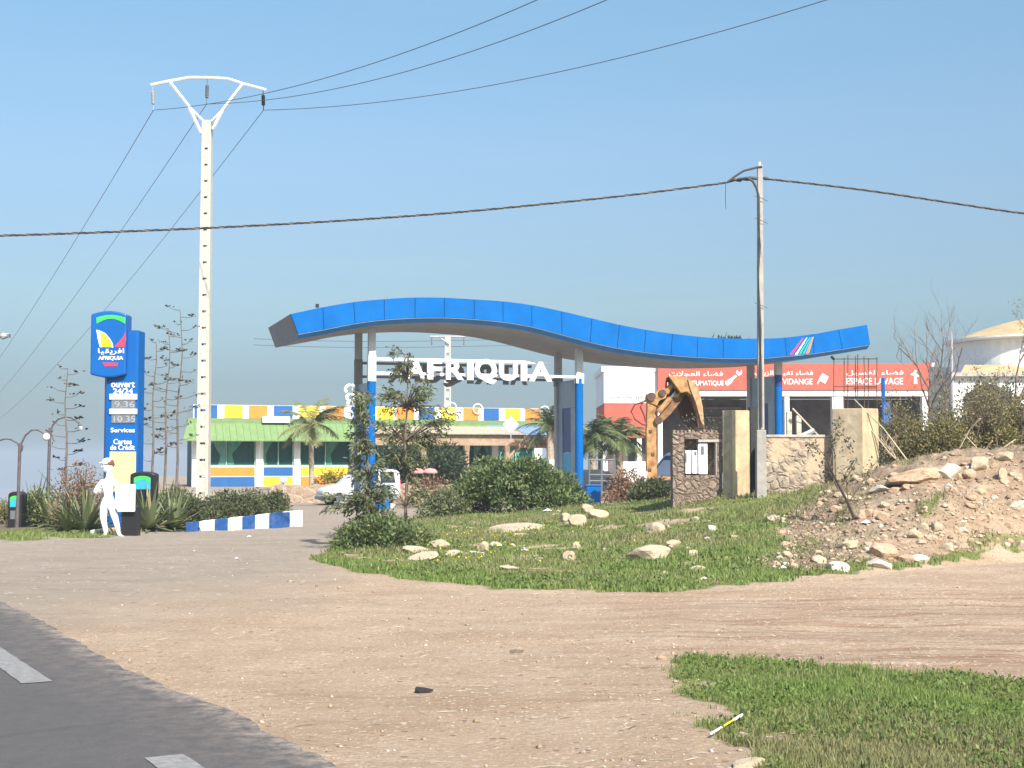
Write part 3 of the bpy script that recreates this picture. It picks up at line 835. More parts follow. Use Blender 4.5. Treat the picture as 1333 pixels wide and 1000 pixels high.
# ------------------------------------------------------------------ white figure with board
def make_statue():
    Y = 29.45
    P = lambda px, py, dy=0: at(px, py, Y + dy) if False else Vector((at(px, py, Y).x, Y + dy, at(px, py, Y).z))
    foot = hit(144, 698)
    Y = foot.y
    sk = {}
    vs = []; es = []; rs = []
    def v(p, r): vs.append(p); rs.append(r); return len(vs) - 1
    def chain(start, pts):
        prev = start
        ids = []
        for p, r in pts:
            i = v(p, r)
            if prev is not None: es.append((prev, i))
            prev = i; ids.append(i)
        return ids
    pel = v(P(140.5, 653), .125)
    tr = chain(pel, [(P(140.8, 646), .118), (P(141, 638), .135), (P(141.5, 630), .15), (P(142, 625), .115), (P(142.3, 619.5), .058), (P(142, 614), .06)])
    # arms
    shl = chain(tr[2], [(P(133, 627.5), .062), (P(128.5, 633), .05), (P(123.8, 640), .043), (P(129, 642, -.16), .037), (P(133, 640.5, -.22), .03), (P(134.5, 639, -.25), .034)])
    shr = chain(tr[2], [(P(150, 627.5), .062), (P(153, 634), .05), (P(153.4, 643, -.02), .042), (P(152.6, 652, -.08), .034), (P(152.4, 655, -.09), .03), (P(152.6, 658, -.10), .034)])
    # legs
    chain(pel, [(P(137, 657), .10), (P(134.8, 666), .082), (P(134.5, 675, -.02), .062), (P(136.2, 684), .055), (P(137.6, 692), .042), (P(137.4, 696.3), .038), (P(133.6, 698.2, -.08), .03), (P(131.6, 698.6, -.12), .022)])
    chain(pel, [(P(144.5, 657), .10), (P(147.6, 666), .082), (P(150.2, 675, -.02), .062), (P(152.4, 684), .055), (P(154, 692), .042), (P(155, 696.3), .038), (P(160.5, 698.2, -.08), .03), (P(163.5, 698.6, -.12), .022)])
    # fingers
    for hand, sx, dirn in ((shl[-1], 1, Vector((.35, -.45, .8))), (shr[-1], 1, Vector((.35, -.1, -.9)))):
        h = vs[hand]; dirn.normalize(); side = Vector((.2, .9, .1)) if hand == shr[-1] else Vector((.85, .4, .1))
        for k, L in enumerate((.075, .085, .08, .065)):
            o = h + side * (.018 * (k - 1.5)) + dirn * .03
            chain(hand, [(o, .011), (o + dirn * L * .5, .010), (o + dirn * L * .85 + Vector((.02, -.015, 0)), .008)])
        th = h - side * .03
        chain(hand, [(th, .012), (th + dirn * .04 - side * .015, .011), (th + dirn * .065 - side * .01, .009)])
    me = bpy.data.meshes.new('sk'); me.from_pydata([tuple(p) for p in vs], es, [])
    o = bpy.data.objects.new('sk', me); C.objects.link(o)
    o.modifiers.new('s', 'SKIN')
    for i, d in enumerate(me.skin_vertices[0].data):
        k_ = 1.2 if .038 < rs[i] < .105 else 1.0
        d.radius = (rs[i] * k_, rs[i] * k_ * (.8 if rs[i] > .1 else 1)); d.use_root = (i == pel)
    ss = o.modifiers.new('u', 'SUBSURF'); ss.levels = 1
    dg = bpy.context.evaluated_depsgraph_get(); dg.update()
    bm_ = bpy.data.meshes.new_from_object(o.evaluated_get(dg))
    mb = MB(); mb.add([v_.co[:] for v_ in bm_.vertices], [tuple(p.vertices) for p in bm_.polygons])
    bpy.data.objects.remove(o)
    # head turned to the left of the picture
    hc = P(140.6, 606.5)
    mb.ball(hc, .115, (1.0, .80, 1.22), seg=20, rings=14)
    mb.ball(hc + Vector((-.035, 0, -.075)), .075, (1, .8, .85), seg=14, rings=10)     # jaw
    mb.ball(hc + Vector((-.118, 0, -.015)), .028, (1.1, .7, 1.2), seg=10, rings=8)     # nose
    mb.ball(hc + Vector((-.098, 0, -.082)), .022, (.9, 1.3, .6), seg=10, rings=8)      # lips
    mb.ball(hc + Vector((-.098, 0, .035)), .028, (.7, 2.0, .5), seg=10, rings=8)       # brow
    for s in (-1, 1): mb.ball(hc + Vector((.015, .092 * s, -.01)), .028, (.8, .4, 1.2), seg=10, rings=8)
    r = thing('statue', 'life-size white statue of a man in a cap, standing before the blue totem', 'statue', (foot.x, Y, foot.z))
    body = mb.build('body', WHITEP, r, smooth=True)
    rm = body.modifiers.new('fuse', 'REMESH'); rm.mode = 'VOXEL'; rm.voxel_size = .011
    smo = body.modifiers.new('soft', 'SMOOTH'); smo.iterations = 2
    cap = MB(); cap.ball(hc + Vector((.008, 0, .055)), .122, (1.02, .84, .85), seg=18, rings=12)
    cap.ball(hc + Vector((.10, 0, .03)), .05, (.9, .9, 1.1), seg=10, rings=8)
    co = cap.build('hair', mat('auburn_brown', (.16, .06, .035, 1), .7), r, smooth=True)
    cp_ = MB(); cp_.ball(hc + Vector((-.008, 0, .072)), .122, (1.0, .86, .82), seg=18, rings=12)
    cp_.box(hc.x - .17, hc.x - .06, hc.y - .075, hc.y + .075, hc.z + .062, hc.z + .075)
    cp_.build('cap', WHITEP, r, smooth=False, bevel=.004)
    # board on a dark stand
    yb = Y - .10
    a = at(152.2, 666.5, yb); b = at(175.8, 630.5, yb)
    rb = thing('notice_board', 'white upright board on a black stand held beside the white statue', 'board', ((a.x + b.x) / 2, yb, foot.z))
    MB().box(a.x, b.x, yb, yb + .07, a.z, b.z).build('board_panel', WHITEP, rb, bevel=.02)
    gz = Hs(b.x - .15, yb + .3)
    MB().box(a.x + .06, b.x + .03, yb + .12, yb + .40, gz - .05, a.z + .12).build('stand', BLACK, rb, bevel=.02)
    MB().box(a.x + .09, b.x - .03, yb + .071, yb + .12, a.z + .03, a.z + .10).build('bracket', BLACK, rb)
make_statue()

# ------------------------------------------------------------------ kerbs
def make_kerb():
    L = gnd(240.5, 692); R = gnd(370, 686.5); E = gnd(382.5, 685)
    r = thing('painted_kerb', 'long low kerb painted in alternating blue and white blocks before the dark hedge', 'kerb', L)
    xs = [240.5, 259, 278.5, 296, 314.5, 331.5, 349.5, 366, 382.5]
    d = (R - L)
    tp = [(240.5, 680.5), (382.5, 664)]
    for k in range(8):
        q = []
        for px in (xs[k], xs[k + 1]):
            by = np.interp(px, [240.5, 370, 382.5], [692, 686.8, 685.2]); p = gnd(px, by)
            ty = np.interp(px, [240.5, 382.5], [680.3, 664.5])
            q.append((p, zat(ty, p.y)))
        (p0, z0), (p1, z1) = q
        bk = Vector((.18, 0.28, 0)) if k < 8 else Vector((0, 0, 0))
        e = (p1 - p0).normalized() * .004
        p0 = p0 + e; p1 = p1 - e
        mb = MB()
        vs = [p0 - Vector((0, 0, .1)), p1 - Vector((0, 0, .1)), p1 + bk - Vector((0, 0, .1)), p0 + bk - Vector((0, 0, .1))]
        vs += [Vector((p0.x, p0.y, z0)), Vector((p1.x, p1.y, z1)), Vector((p1.x, p1.y, z1)) + bk, Vector((p0.x, p0.y, z0)) + bk]
        mb.add(vs, [(0, 3, 2, 1), (4, 5, 6, 7), (0, 1, 5, 4), (1, 2, 6, 5), (2, 3, 7, 6), (3, 0, 4, 7)])
        mb.build('kerb_block', KBLUE if k % 2 == 0 else KWHITE, r, bevel=.018)
    r2 = thing('painted_kerb', 'short broken blue and white kerb under the totem and white statue', 'kerb', gnd(160, 694))
    for a, b, ya, yb, m in ((117, 133, 697.5, 695.5, KWHITE), (134, 150, 695.4, 694, TANW), (162, 181, 693.5, 692, KBLUE), (181.5, 201, 692, 691.2, KWHITE)):
        p0 = gnd(a, ya); p1 = gnd(b, yb); h = .12
        mb = MB(); bk = Vector((0, .25, 0)); dn = Vector((0, 0, .06)); u = Vector((0, 0, h))
        mb.add([p0 - dn, p1 - dn, p1 + bk - dn, p0 + bk - dn, p0 + u, p1 + u, p1 + bk + u, p0 + bk + u], [(0, 3, 2, 1), (4, 5, 6, 7), (0, 1, 5, 4), (1, 2, 6, 5), (2, 3, 7, 6), (3, 0, 4, 7)])
        mb.build('kerb_block', m, r2, bevel=.02)
make_kerb()

# ------------------------------------------------------------------ power poles and lines
PY = 38.8
def make_hv_pole():
    top = at(270, 158, PY); bz = Hs(at(264, 650, PY).x, PY) - .2
    bx = at(264.5, 640, PY).x
    r = thing('electricity_pole', 'tall pale concrete ladder pole with a bowed white crossarm of three wires', 'pole', (bx, PY, bz))
    h = top.z - bz
    def w(z): t = (z - bz) / h; return .172 - .046 * t
    def cx(z): t = (z - bz) / h; return bx + (top.x - bx) * t
    nz = 22
    mb = MB()
    # two legs joined by rungs, openings between them
    for s in (-1, 1):
        vs = []; fs = []
        for i, z in enumerate((bz, top.z)):
            ww = w(z); c = cx(z); a = c + s * ww; b = c + s * (ww - .085); d = .17 - .05 * i
            vs += [(a, PY - d, z), (b, PY - d, z), (b, PY + d, z), (a, PY + d, z)]
        fs = [(0, 3, 2, 1), (4, 5, 6, 7), (0, 1, 5, 4), (1, 2, 6, 5), (2, 3, 7, 6), (3, 0, 4, 7)]
        mb.add(vs, fs)
    # web between the legs with narrow slots just like the photo's dark rungs
    step = .455; z = bz + .02; 
    while z + step < top.z - .1:
        c0 = cx(z); c1 = cx(z + step - .06); a0 = w(z) - .08; a1 = w(z + step - .06) - .08
        d = .155 - .045 * (z - bz) / h
        vs = [(c0 - a0, PY - d, z), (c0 + a0, PY - d, z), (c0 + a0, PY + d, z), (c0 - a0, PY + d, z), (c1 - a1, PY - d, z + step - .06), (c1 + a1, PY - d, z + step - .06), (c1 + a1, PY + d, z + step - .06), (c1 - a1, PY + d, z + step - .06)]
        mb.add(vs, [(0, 3, 2, 1), (4, 5, 6, 7), (0, 1, 5, 4), (1, 2, 6, 5), (2, 3, 7, 6), (3, 0, 4, 7)])
        z += step
    mb.box(cx(z) - w(z) + .01, cx(z) + w(z) - .01, PY - .11, PY + .11, z - .06, top.z + .012)
    mb.build('shaft', CONC, r)
    GA = mat('crossarm_white', (.74, .75, .76, 1), .45, .05)
    A = [at(x, y, PY) for x, y in ((196.4, 110.8), (219.5, 106), (247, 101), (270, 101.3), (296.5, 102.7), (316, 109), (346.5, 117.4))]
    MB().tube(A, .042, 6).build('crossarm', GA, r)
    for pts in (((220, 106), (245, 138), (262, 174)), ((315.5, 110), (290, 143), (277, 168))):
        MB().tube([at(x, y, PY - .1) for x, y in pts], .05, 5).build('strut', GA, r)
    for pts in (((245, 138), (267, 160)), ((290, 143), (275, 158))):
        MB().tube([at(x, y, PY - .1) for x, y in pts], .035, 5).build('strut', GA, r)
    for x0, y0, x1, y1, m in ((198.6, 112, 199.7, 143, GREYM), (270, 103, 269, 135, DGREY), (342.5, 118, 343, 143, BLACK)):
        a = at(x0, y0, PY); b = at(x1, y1, PY)
        mb = MB(); mb.tube([a, a.lerp(b, .3)], .012, 5); mb.tube([a.lerp(b, .7), b], .014, 5)
        for i in range(9):
            c = a.lerp(b, .28 + .45 * i / 8); mb.lathe([(.045, -.02), (.055, 0), (.03, .025)], c, 8)
        mb.build('insulator', m, r)
    lbl = {0: 'left', 1: 'middle', 2: 'right'}
    ends = [((199.7, 143.5), [(100, 372), (0, 528)], [(400, 110), (662, 0)]),
            ((269, 135.5), [(150, 353), (0, 523)], [(430, 98), (716, 0)]),
            ((343, 143.5), [(200, 372), (120, 452)], [(500, 146), (700, 112), (1066, 0)])]
    for i, (s, l, rr) in enumerate(ends):
        p0 = at(*s, PY)
        # receding span to a far pole on the left
        far = at((-120, -95, -70)[i], (575, 572, 570)[i], 190)
        near = at((1150, 1180, 1700)[i], (-230, -190, -230)[i], 20.5)
        pts = []
        sagl = (3.0, 3.0, 3.0)[i]
        for k in range(41):
            t = k / 40; q = p0.lerp(far, t); q.z -= sagl * 4 * t * (1 - t); pts.append(q)
        pts = pts[::-1]
        sagr = (.9, .9, 1.0)[i]
        for k in range(1, 41):
            t = k / 40; q = p0.lerp(near, t); q.z -= sagr * 4 * t * (1 - t); pts.append(q)
        o = MB().tube(pts, .0095, 5).build('power_line', WIRE, None)
        setp(o, 'thin grey power wire carried by the %s insulator of the tall ladder pole' % lbl[i], 'wire', 'wires of the tall ladder pole')
make_hv_pole()

LY = 29.3
def make_lv_pole():
    b = hit(990, 648, 22, 40)
    Y = LY
    top = at(989, 215, Y); bz = Hs(at(990, 640, Y).x, Y) - .3
    bx = at(990.5, 648, Y).x
    r = thing('utility_pole', 'slim grey utility pole with a dark cable running down it behind the rubble mound', 'pole', (bx, Y, bz))
    mid = .22
    zt = top.z
    def ring(z, hw, hd, x): return [(x - hw, Y - hd, z), (x + hw, Y - hd, z), (x + hw, Y + hd, z), (x - hw, Y + hd, z)]
    z1 = zat(560, Y)
    for za, zb, ha, hb in ((bz, z1, .105, .098), (z1 + .002, zt, .068, .052)):
        xa = np.interp(za, [bz, zt], [bx, top.x]); xb = np.interp(zb, [bz, zt], [bx, top.x])
        MB().add(ring(za, ha, ha, xa) + ring(zb, hb, hb, xb), [(0, 3, 2, 1), (4, 5, 6, 7), (0, 1, 5, 4), (1, 2, 6, 5), (2, 3, 7, 6), (3, 0, 4, 7)]).build('shaft', mat('pole_foot', (.31, .285, .25, 1), .9, .15, 7, bump=.3) if za == bz else mat('pole_pale', (.36, .33, .29, 1), .85, .12, 6, bump=.2), r, bevel=.012)
    pts = [at(x, y, Y - .10) for x, y in ((961, 233), (972, 231.5), (980, 236), (985, 245), (987.5, 256), (988, 290), (989, 320), (987, 350), (988, 390), (990, 430), (990.5, 480), (991, 556))]
    MB().tube(pts, .028, 6).build('down_cable', CABLE, r)
    MB().tube([at(x, y, Y - .05) for x, y in ((946, 238), (957, 229.5), (968, 222.5), (985, 218), (992, 217))], .026, 6).build('bracket_arm', CABLE, r)
    mb = MB()
    for i in range(9):
        x = 956 + i * 3.4; p = at(x, 234 - i * .4 + (i % 3) * .8, Y - .04); mb.ball(p, .045, (1.2, .8, .8), seg=8, rings=6)
    mb.tube([at(946, 238, Y), at(960, 234, Y), at(994, 231.5, Y)], .018, 5)
    mb.ball(at(997, 232.5, Y), .05, (1.3, .8, .8), seg=8, rings=6)
    mb.build('cable_clamp', CABLE, r)
    for y in (259, 288, 398):
        p = at(989, y, Y); MB().tube([p + Vector((-.12, -.08, .05)), p + Vector((0, -.12, 0)), p + Vector((.15, -.08, -.06))], .008, 4).build('strap', STEEL, r)
    o = MB().tube([at(944.6, 240, Y), at(944.4, 255, Y), at(944.8, 272, Y)], .006, 4).build('loose_wire', CABLE, r)
    MB().tube([at(989, 216, Y), at(988.5, 211, Y)], .03, 6).build('pole_cap', GREYL, r)
    # twisted bundles
    def bundle(pts, label):
        P = catmull([tuple(p) for p in pts], 26); n = len(P)
        mb = MB()
        cm = [CABLE, mat('cable_tan', (.20, .15, .11, 1), .7)]
        for s in range(3):
            q = []
            for i, p in enumerate(P):
                ph = i * 1.05 + s * 2 * PI / 3
                q.append(Vector(p) + Vector((0, math.cos(ph), math.sin(ph))) * .015)
            mb.tube(q, .0105, 4, 1 if s == 2 else 0)
        o = mb.build('overhead_cable', cm, None)
        setp(o, label, 'cable')
    bundle([at(-260, 309, 24), at(-120, 309, 24.8), at(0, 306.8, 25.6), at(130, 302.5, 26.3), at(270, 296.8, 26.9), at(400, 290, 27.4), at(500, 283.6, 27.8), at(600, 276, 28.1), at(700, 266.5, 28.4), at(820, 254, 28.8), at(945, 238, LY)], 'thick twisted dark cable spanning from the left edge to the slim utility pole')
    bundle([at(996, 232.8, LY), at(1080, 242, LY - .2), at(1150, 251, LY - .4), at(1240, 264.5, LY - .6), at(1333, 278, LY - .8), at(1450, 291, LY - 1.1), at(1600, 300, LY - 1.4)], 'thick twisted dark cable running from the slim utility pole off to the right')
make_lv_pole()

def make_far_pole():
    Y = 125.
    top = at(583, 437, Y); bz = Hs(top.x, Y) - .2
    r = thing('electricity_pole', 'distant pale concrete pole with a flat crossarm seen under the canopy', 'pole', (top.x, Y, bz))
    mb = MB(); x = top.x
    for s in (-1, 1): mb.add([(x + s * .34, Y - .2, bz), (x + s * .2, Y - .2, bz), (x + s * .2, Y + .2, bz), (x + s * .34, Y + .2, bz), (x + s * .25, Y - .15, top.z), (x + s * .13, Y - .15, top.z), (x + s * .13, Y + .15, top.z), (x + s * .25, Y + .15, top.z)], [(0, 3, 2, 1), (4, 5, 6, 7), (0, 1, 5, 4), (1, 2, 6, 5), (2, 3, 7, 6), (3, 0, 4, 7)])
    z = bz
    while z < top.z - .6: mb.box(x - .25, x + .25, Y - .1, Y + .1, z, z + .55); z += .8
    mb.box(x - .2, x + .2, Y - .12, Y + .12, top.z - .6, top.z)
    mb.build('shaft', CONC, r)
    a, b = at(560, 438.5, Y), at(606, 438.5, Y)
    MB().tube([a, b], .11, 6).build('crossarm', GREYM, r)
    MB().tube([at(574, 441, Y - .3), at(583, 447, Y - .3)], .08, 5).build('strut', GREYM, r)
    for px in (562, 583, 604):
        p = at(px, 438, Y); MB().tube([p, p + Vector((0, 0, -.8))], .07, 6).build('insulator', DGREY, r)
    for k, py in enumerate((441, 449)):
        pts = []
        for i in range(31):
            t = i / 30; px = 330 + (880 - 330) * t; pts.append(at(px, py + 2.5 * math.sin(PI * t * 2) + 4 * t, Y + .2 + 20 * (t - .45)))
        o = MB().tube(pts, .022, 4).build('power_line', WIRE, None)
        setp(o, ('upper' if k == 0 else 'lower') + ' faint wire passing the distant concrete pole under the canopy', 'wire')
make_far_pole()

def make_street_light():
    Y = 40.
    x = at(-34, 500, Y).x; bz = Hs(x, Y) - .2
    r = thing('street_light', 'tall street light whose lamp head reaches in at the left edge', 'street light', (x, Y, bz))
    zt = at(0, 437, Y).z
    MB().tube([(x, Y, bz), (x, Y, zt - .2), (x + .2, Y, zt), (at(3, 437, Y).x, Y, zt)], [.09, .06, .05, .04], 8).build('mast', GREYM, r)
    a = at(0, 438, Y); b = at(12.5, 436.5, Y)
    MB().tube([a, a.lerp(b, .3), b], [.05, .10, .05], 8).build('lamp_head', GREYM, r)
    MB().box(b.x - .12, b.x + .01, Y - .06, Y + .06, b.z - .06, b.z + .03).build('lamp_cap', DGREY, r)
make_street_light()

def make_garden_lamps():
    IRON = mat('lamp_iron', (.10, .08, .08, 1), .6, .2, 8)
    Y = 33.3
    b = gnd(21.5, 688); Y = b.y
    r = thing('garden_lamp', 'brown double-armed curved lamp post nearest the left edge', 'lamp post', b)
    MB().tube([b - Vector((0, 0, .1)), at(24, 640, Y), at(26, 577, Y)], [.055, .04, .04], 8).build('post', IRON, r)
    MB().tube([at(x, y, Y) for x, y in ((26, 590), (28, 577), (33, 567), (41, 560), (50, 560), (57, 564), (62, 569))], .024, 6).build('arm', IRON, r)
    MB().tube([at(x, y, Y) for x, y in ((26, 584), (23, 577), (15, 572.5), (6, 571.5), (-3, 574), (-12, 582))], .024, 6).build('arm', IRON, r)
    MB().tube([at(x, y, Y) for x, y in ((26, 590), (29, 586), (30, 580))], .018, 5).build('scroll', IRON, r)
    p = at(60.5, 569, Y); MB().ball(p, .085, (1, 1, 1.1)).build('lamp_globe', LAMPG, r, smooth=True)
    p = at(-14, 586, Y); MB().ball(p, .085, (1, 1, 1.1)).build('lamp_globe', LAMPG, r, smooth=True)
    Y = 38.
    q = at(62, 664, Y); bz = Hs(q.x, Y)
    r = thing('garden_lamp', 'grey curved lamp post with a hanging white lamp beside the agave plants', 'lamp post', (q.x, Y, bz))
    MB().tube([(q.x, Y, bz - .1), at(63.3, 610, Y), at(65, 557, Y)], [.055, .045, .04], 8).build('post', IRON, r)
    MB().tube([at(x, y, Y) for x, y in ((65, 562), (69, 553), (76, 545.5), (85, 543), (93, 544), (99, 548), (103.3, 551))], .026, 6).build('arm', IRON, r)
    MB().tube([at(x, y, Y) for x, y in ((65, 558), (67, 566), (70, 573), (71, 575))], .02, 5).build('scroll', IRON, r)
    p = at(104, 552, Y); q2 = at(104.6, 559, Y)
    MB().lathe([(.03, .0), (.06, -.04), (.05, -.07)], p, 10).build('lamp_cap', IRON, r)
    MB().tube([p + Vector((.01, 0, -.06)), q2], [.05, .045], 8).build('lamp_globe', LAMPG, r)
    Y = 61.4
    p = at(369, 625, Y)
    r = thing('garden_lamp', 'white globe lamp on a short post above the dark hedge', 'lamp post', (p.x, Y, Hs(p.x, Y)))
    MB().tube([(p.x, Y, Hs(p.x, Y) - .1), (p.x, Y, p.z - .12)], .035, 8).build('post', GREYM, r)
    MB().ball(p, .165).build('lamp_globe', LAMPG, r, smooth=True)
make_garden_lamps()

# ------------------------------------------------------------------ restaurant
RA = math.radians(17.7); R0 = Vector((-17.06, 75.0, 0))
MR = Matrix.Translation(R0) @ Matrix.Rotation(RA, 4, 'Z')
rc, rs_ = math.cos(RA), math.sin(RA)
def ru(px, v=0.0, py=580):
    d = ray(px, py); t = d.x / d.y
    return (t * (R0.y + v * rc) - R0.x + v * rs_) / (rc - t * rs_)

def make_restaurant():
    r = thing('restaurant', 'low restaurant with colourful chequered parapet, green awning roof and glazed front', 'building', MR @ Vector((9, 0, .2)))
    uE = ru(706)
    zf = .22
    MB(MR).box(0.1, uE, 0.35, 4, zf - .5, 3.88).build('wall', mat('dark_room', (.07, .13, .12, 1), .9, .2), r)
    MB(MR).box(0.05, uE, -.05, .28, 3.88, 4.60).build('parapet', WHITE, r)
    MB(MR).box(0.05, .3, .28, 4, 3.88, 4.60).build('parapet', WHITE, r)
    starts = [(253, 283), (292, 316), (324, 348), (356.5, 381), (390, 416), (424, 448), (457, 481), (490, 512), (516, 539), (545, 565.6), (574, 594), (603, 623), (629.5, 649.5), (657.5, 677), (683.5, 705)]
    cols = [PBLUE, YELLOW, ORANGE]
    for k, (a, b) in enumerate(starts):
        MB(MR).box(ru(a, -.05, 535), ru(b, -.05, 535), -.075, -.04, 3.90, 4.585).build('parapet_panel', cols[k % 3], r)
    # awning: flat band then slope
    e0 = -.25
    mb = MB(MR); mb.box(e0, uE, -.16, .30, 3.60, 3.872); mb.build('awning_band', GREENR, r)
    mb = MB(MR)
    n = 46
    uA = ru(640, -1)
    for i in range(n):
        a = e0 + (uA - e0) * i / n; b = e0 + (uA - e0) * (i + 1) / n - .012
        ex = -.5 if i == 0 else 0
        mb.add([(a, -.165, 3.62), (b, -.165, 3.62), (b, -1.15, 2.70), (a + ex * .6, -1.15, 2.70), (a, -.165, 3.58), (b, -.165, 3.58), (b, -1.15, 2.64), (a + ex * .6, -1.15, 2.64)], [(0, 1, 2, 3), (4, 7, 6, 5), (3, 2, 6, 7), (0, 3, 7, 4), (1, 5, 6, 2)])
    mb.build('awning', GREENR, r)
    mb = MB(MR); ub = ru(632, -1); mb.add([(ub + .3, -.17, 3.61), (uE, -.17, 3.61), (uE, -.9, 3.05), (ub + .3, -.9, 3.05)], [(0, 1, 2, 3)]); mb.build('tiled_skirt', mat('blue_tiles', (.14, .22, .45, 1), .7, .2, 9), r)
    MB(MR).box(ru(341.5, -.3, 547), ru(377, -.3, 547), -.40, -.17, 3.66, 4.0).build('name_board', WHITEP, r)
    # columns
    cols_px = [(250, 256.5), (333, 342.5), (382.5, 390.5), (457, 465), (520, 528), (588, 596), (640, 648), (695, 705)]
    for a, b in cols_px:
        MB(MR).box(ru(a), ru(b), -.10, .30, zf - .3, 3.6).build('column', WHITE, r, bevel=.01)
    bays = list(zip(cols_px[:-1], cols_px[1:]))
    dd = [(ORANGE, PBLUE), (PBLUE, YELLOW), (YELLOW, ORANGE), (ORANGE, PBLUE), (PBLUE, YELLOW), (YELLOW, ORANGE), (ORANGE, PBLUE)]
    for k, ((a0, a1), (b0, b1)) in enumerate(bays):
        u0, u1 = ru(a1) + .003, ru(b0) - .003
        MB(MR).box(u0, u1, 0, .2, zf - .3, 1.32).build('dado', WHITE, r)
        MB(MR).box(u0 + .04, u1 - .04, -.02, .01, .79, 1.26).build('dado_panel', dd[k][0], r)
        MB(MR).box(u0 + .04, u1 - .04, -.02, .01, .22, .74).build('dado_panel', dd[k][1], r)
        w = MB(MR).box(u0, u1, .08, .11, 1.325, 3.5).build('window', GLASS, r)
        mb = MB(MR); nm = max(2, int((u1 - u0) / 1.2))
        for i in range(nm + 1):
            x = u0 + (u1 - u0 - .06) * i / nm; mb.box(x, x + .06, .05, .14, 1.325, 3.5)
        mb.box(u0, u1, .045, .145, 1.26 + .065, 1.38)
        mb.build('frame', mat('frame_green', (.25, .42, .33, 1), .6), w)
        # gathered curtains behind the glass
        for i in range(nm):
            x0 = u0 + (u1 - u0) * i / nm; x1 = u0 + (u1 - u0) * (i + 1) / nm; m_ = (x0 + x1) / 2; L = x1 - x0
            if (i + k) % 3 == 2: continue
            mb = MB(MR)
            j = (rnd.random() - .5) * .2
            pts = [(x0 + .07, 2.75), (m_ + .10 * L + j, 2.75), (x0 + .36 * L, 2.25), (x0 + .20 * L, 1.95), (x0 + .28 * L, 1.40), (x0 + .07, 1.40)]
            mb.prism(pts, .14, .16)
            if (i + k) % 2 == 0:
                pts = [(x1 - .03, 2.75), (m_ - .02 + j, 2.75), (x1 - .32 * L, 2.2), (x1 - .20 * L, 1.9), (x1 - .26 * L, 1.40), (x1 - .03, 1.40)]
                mb.prism(pts, .17, .19)
            mb.build('curtain', TEAL if (i + k) % 2 else TEALP, r)
    # white ring ornaments on the parapet
    for px, py, R in ((586.5, 531, .30), (621, 532.5, .28), (708, 536, .30), (453, 540, .25)):
        u = ru(px, 0, py); z = zat(py, (MR @ Vector((u, 0, 0))).y)
        MB(MR).tube([(u + R * math.cos(q * PI / 8), -.16, z + R * math.sin(q * PI / 8)) for q in range(0, 17)], .036, 6).build('ring_ornament', WHITEP, r)
    u = ru(458, -.3, 510)
    # stacked white letters of a rooftop sign
    rr = thing('rooftop_ornament', 'stack of white curled letters standing on the restaurant parapet behind the column', 'sign', MR @ Vector((u, -.1, 4.6)))
    for k, (z, R) in enumerate(((5.55, .30), (5.10, .22), (4.80, .16))):
        MB(MR).tube([(u + R * math.cos(q), .05, z + R * .8 * math.sin(q)) for q in [(-.5 + 4.4 * i / 12) for i in range(13)]], .085, 6).build('letter', WHITEP, rr)
    MB(MR).tube([(u + .1, .1, 4.55), (u + .1, .1, 5.7)], .03, 5).build('support', GREYL, rr)
    MB(MR).box(u - .3, u + .4, -.0, .2, 4.602, 4.64).build('base', GREYL, rr)
make_restaurant()

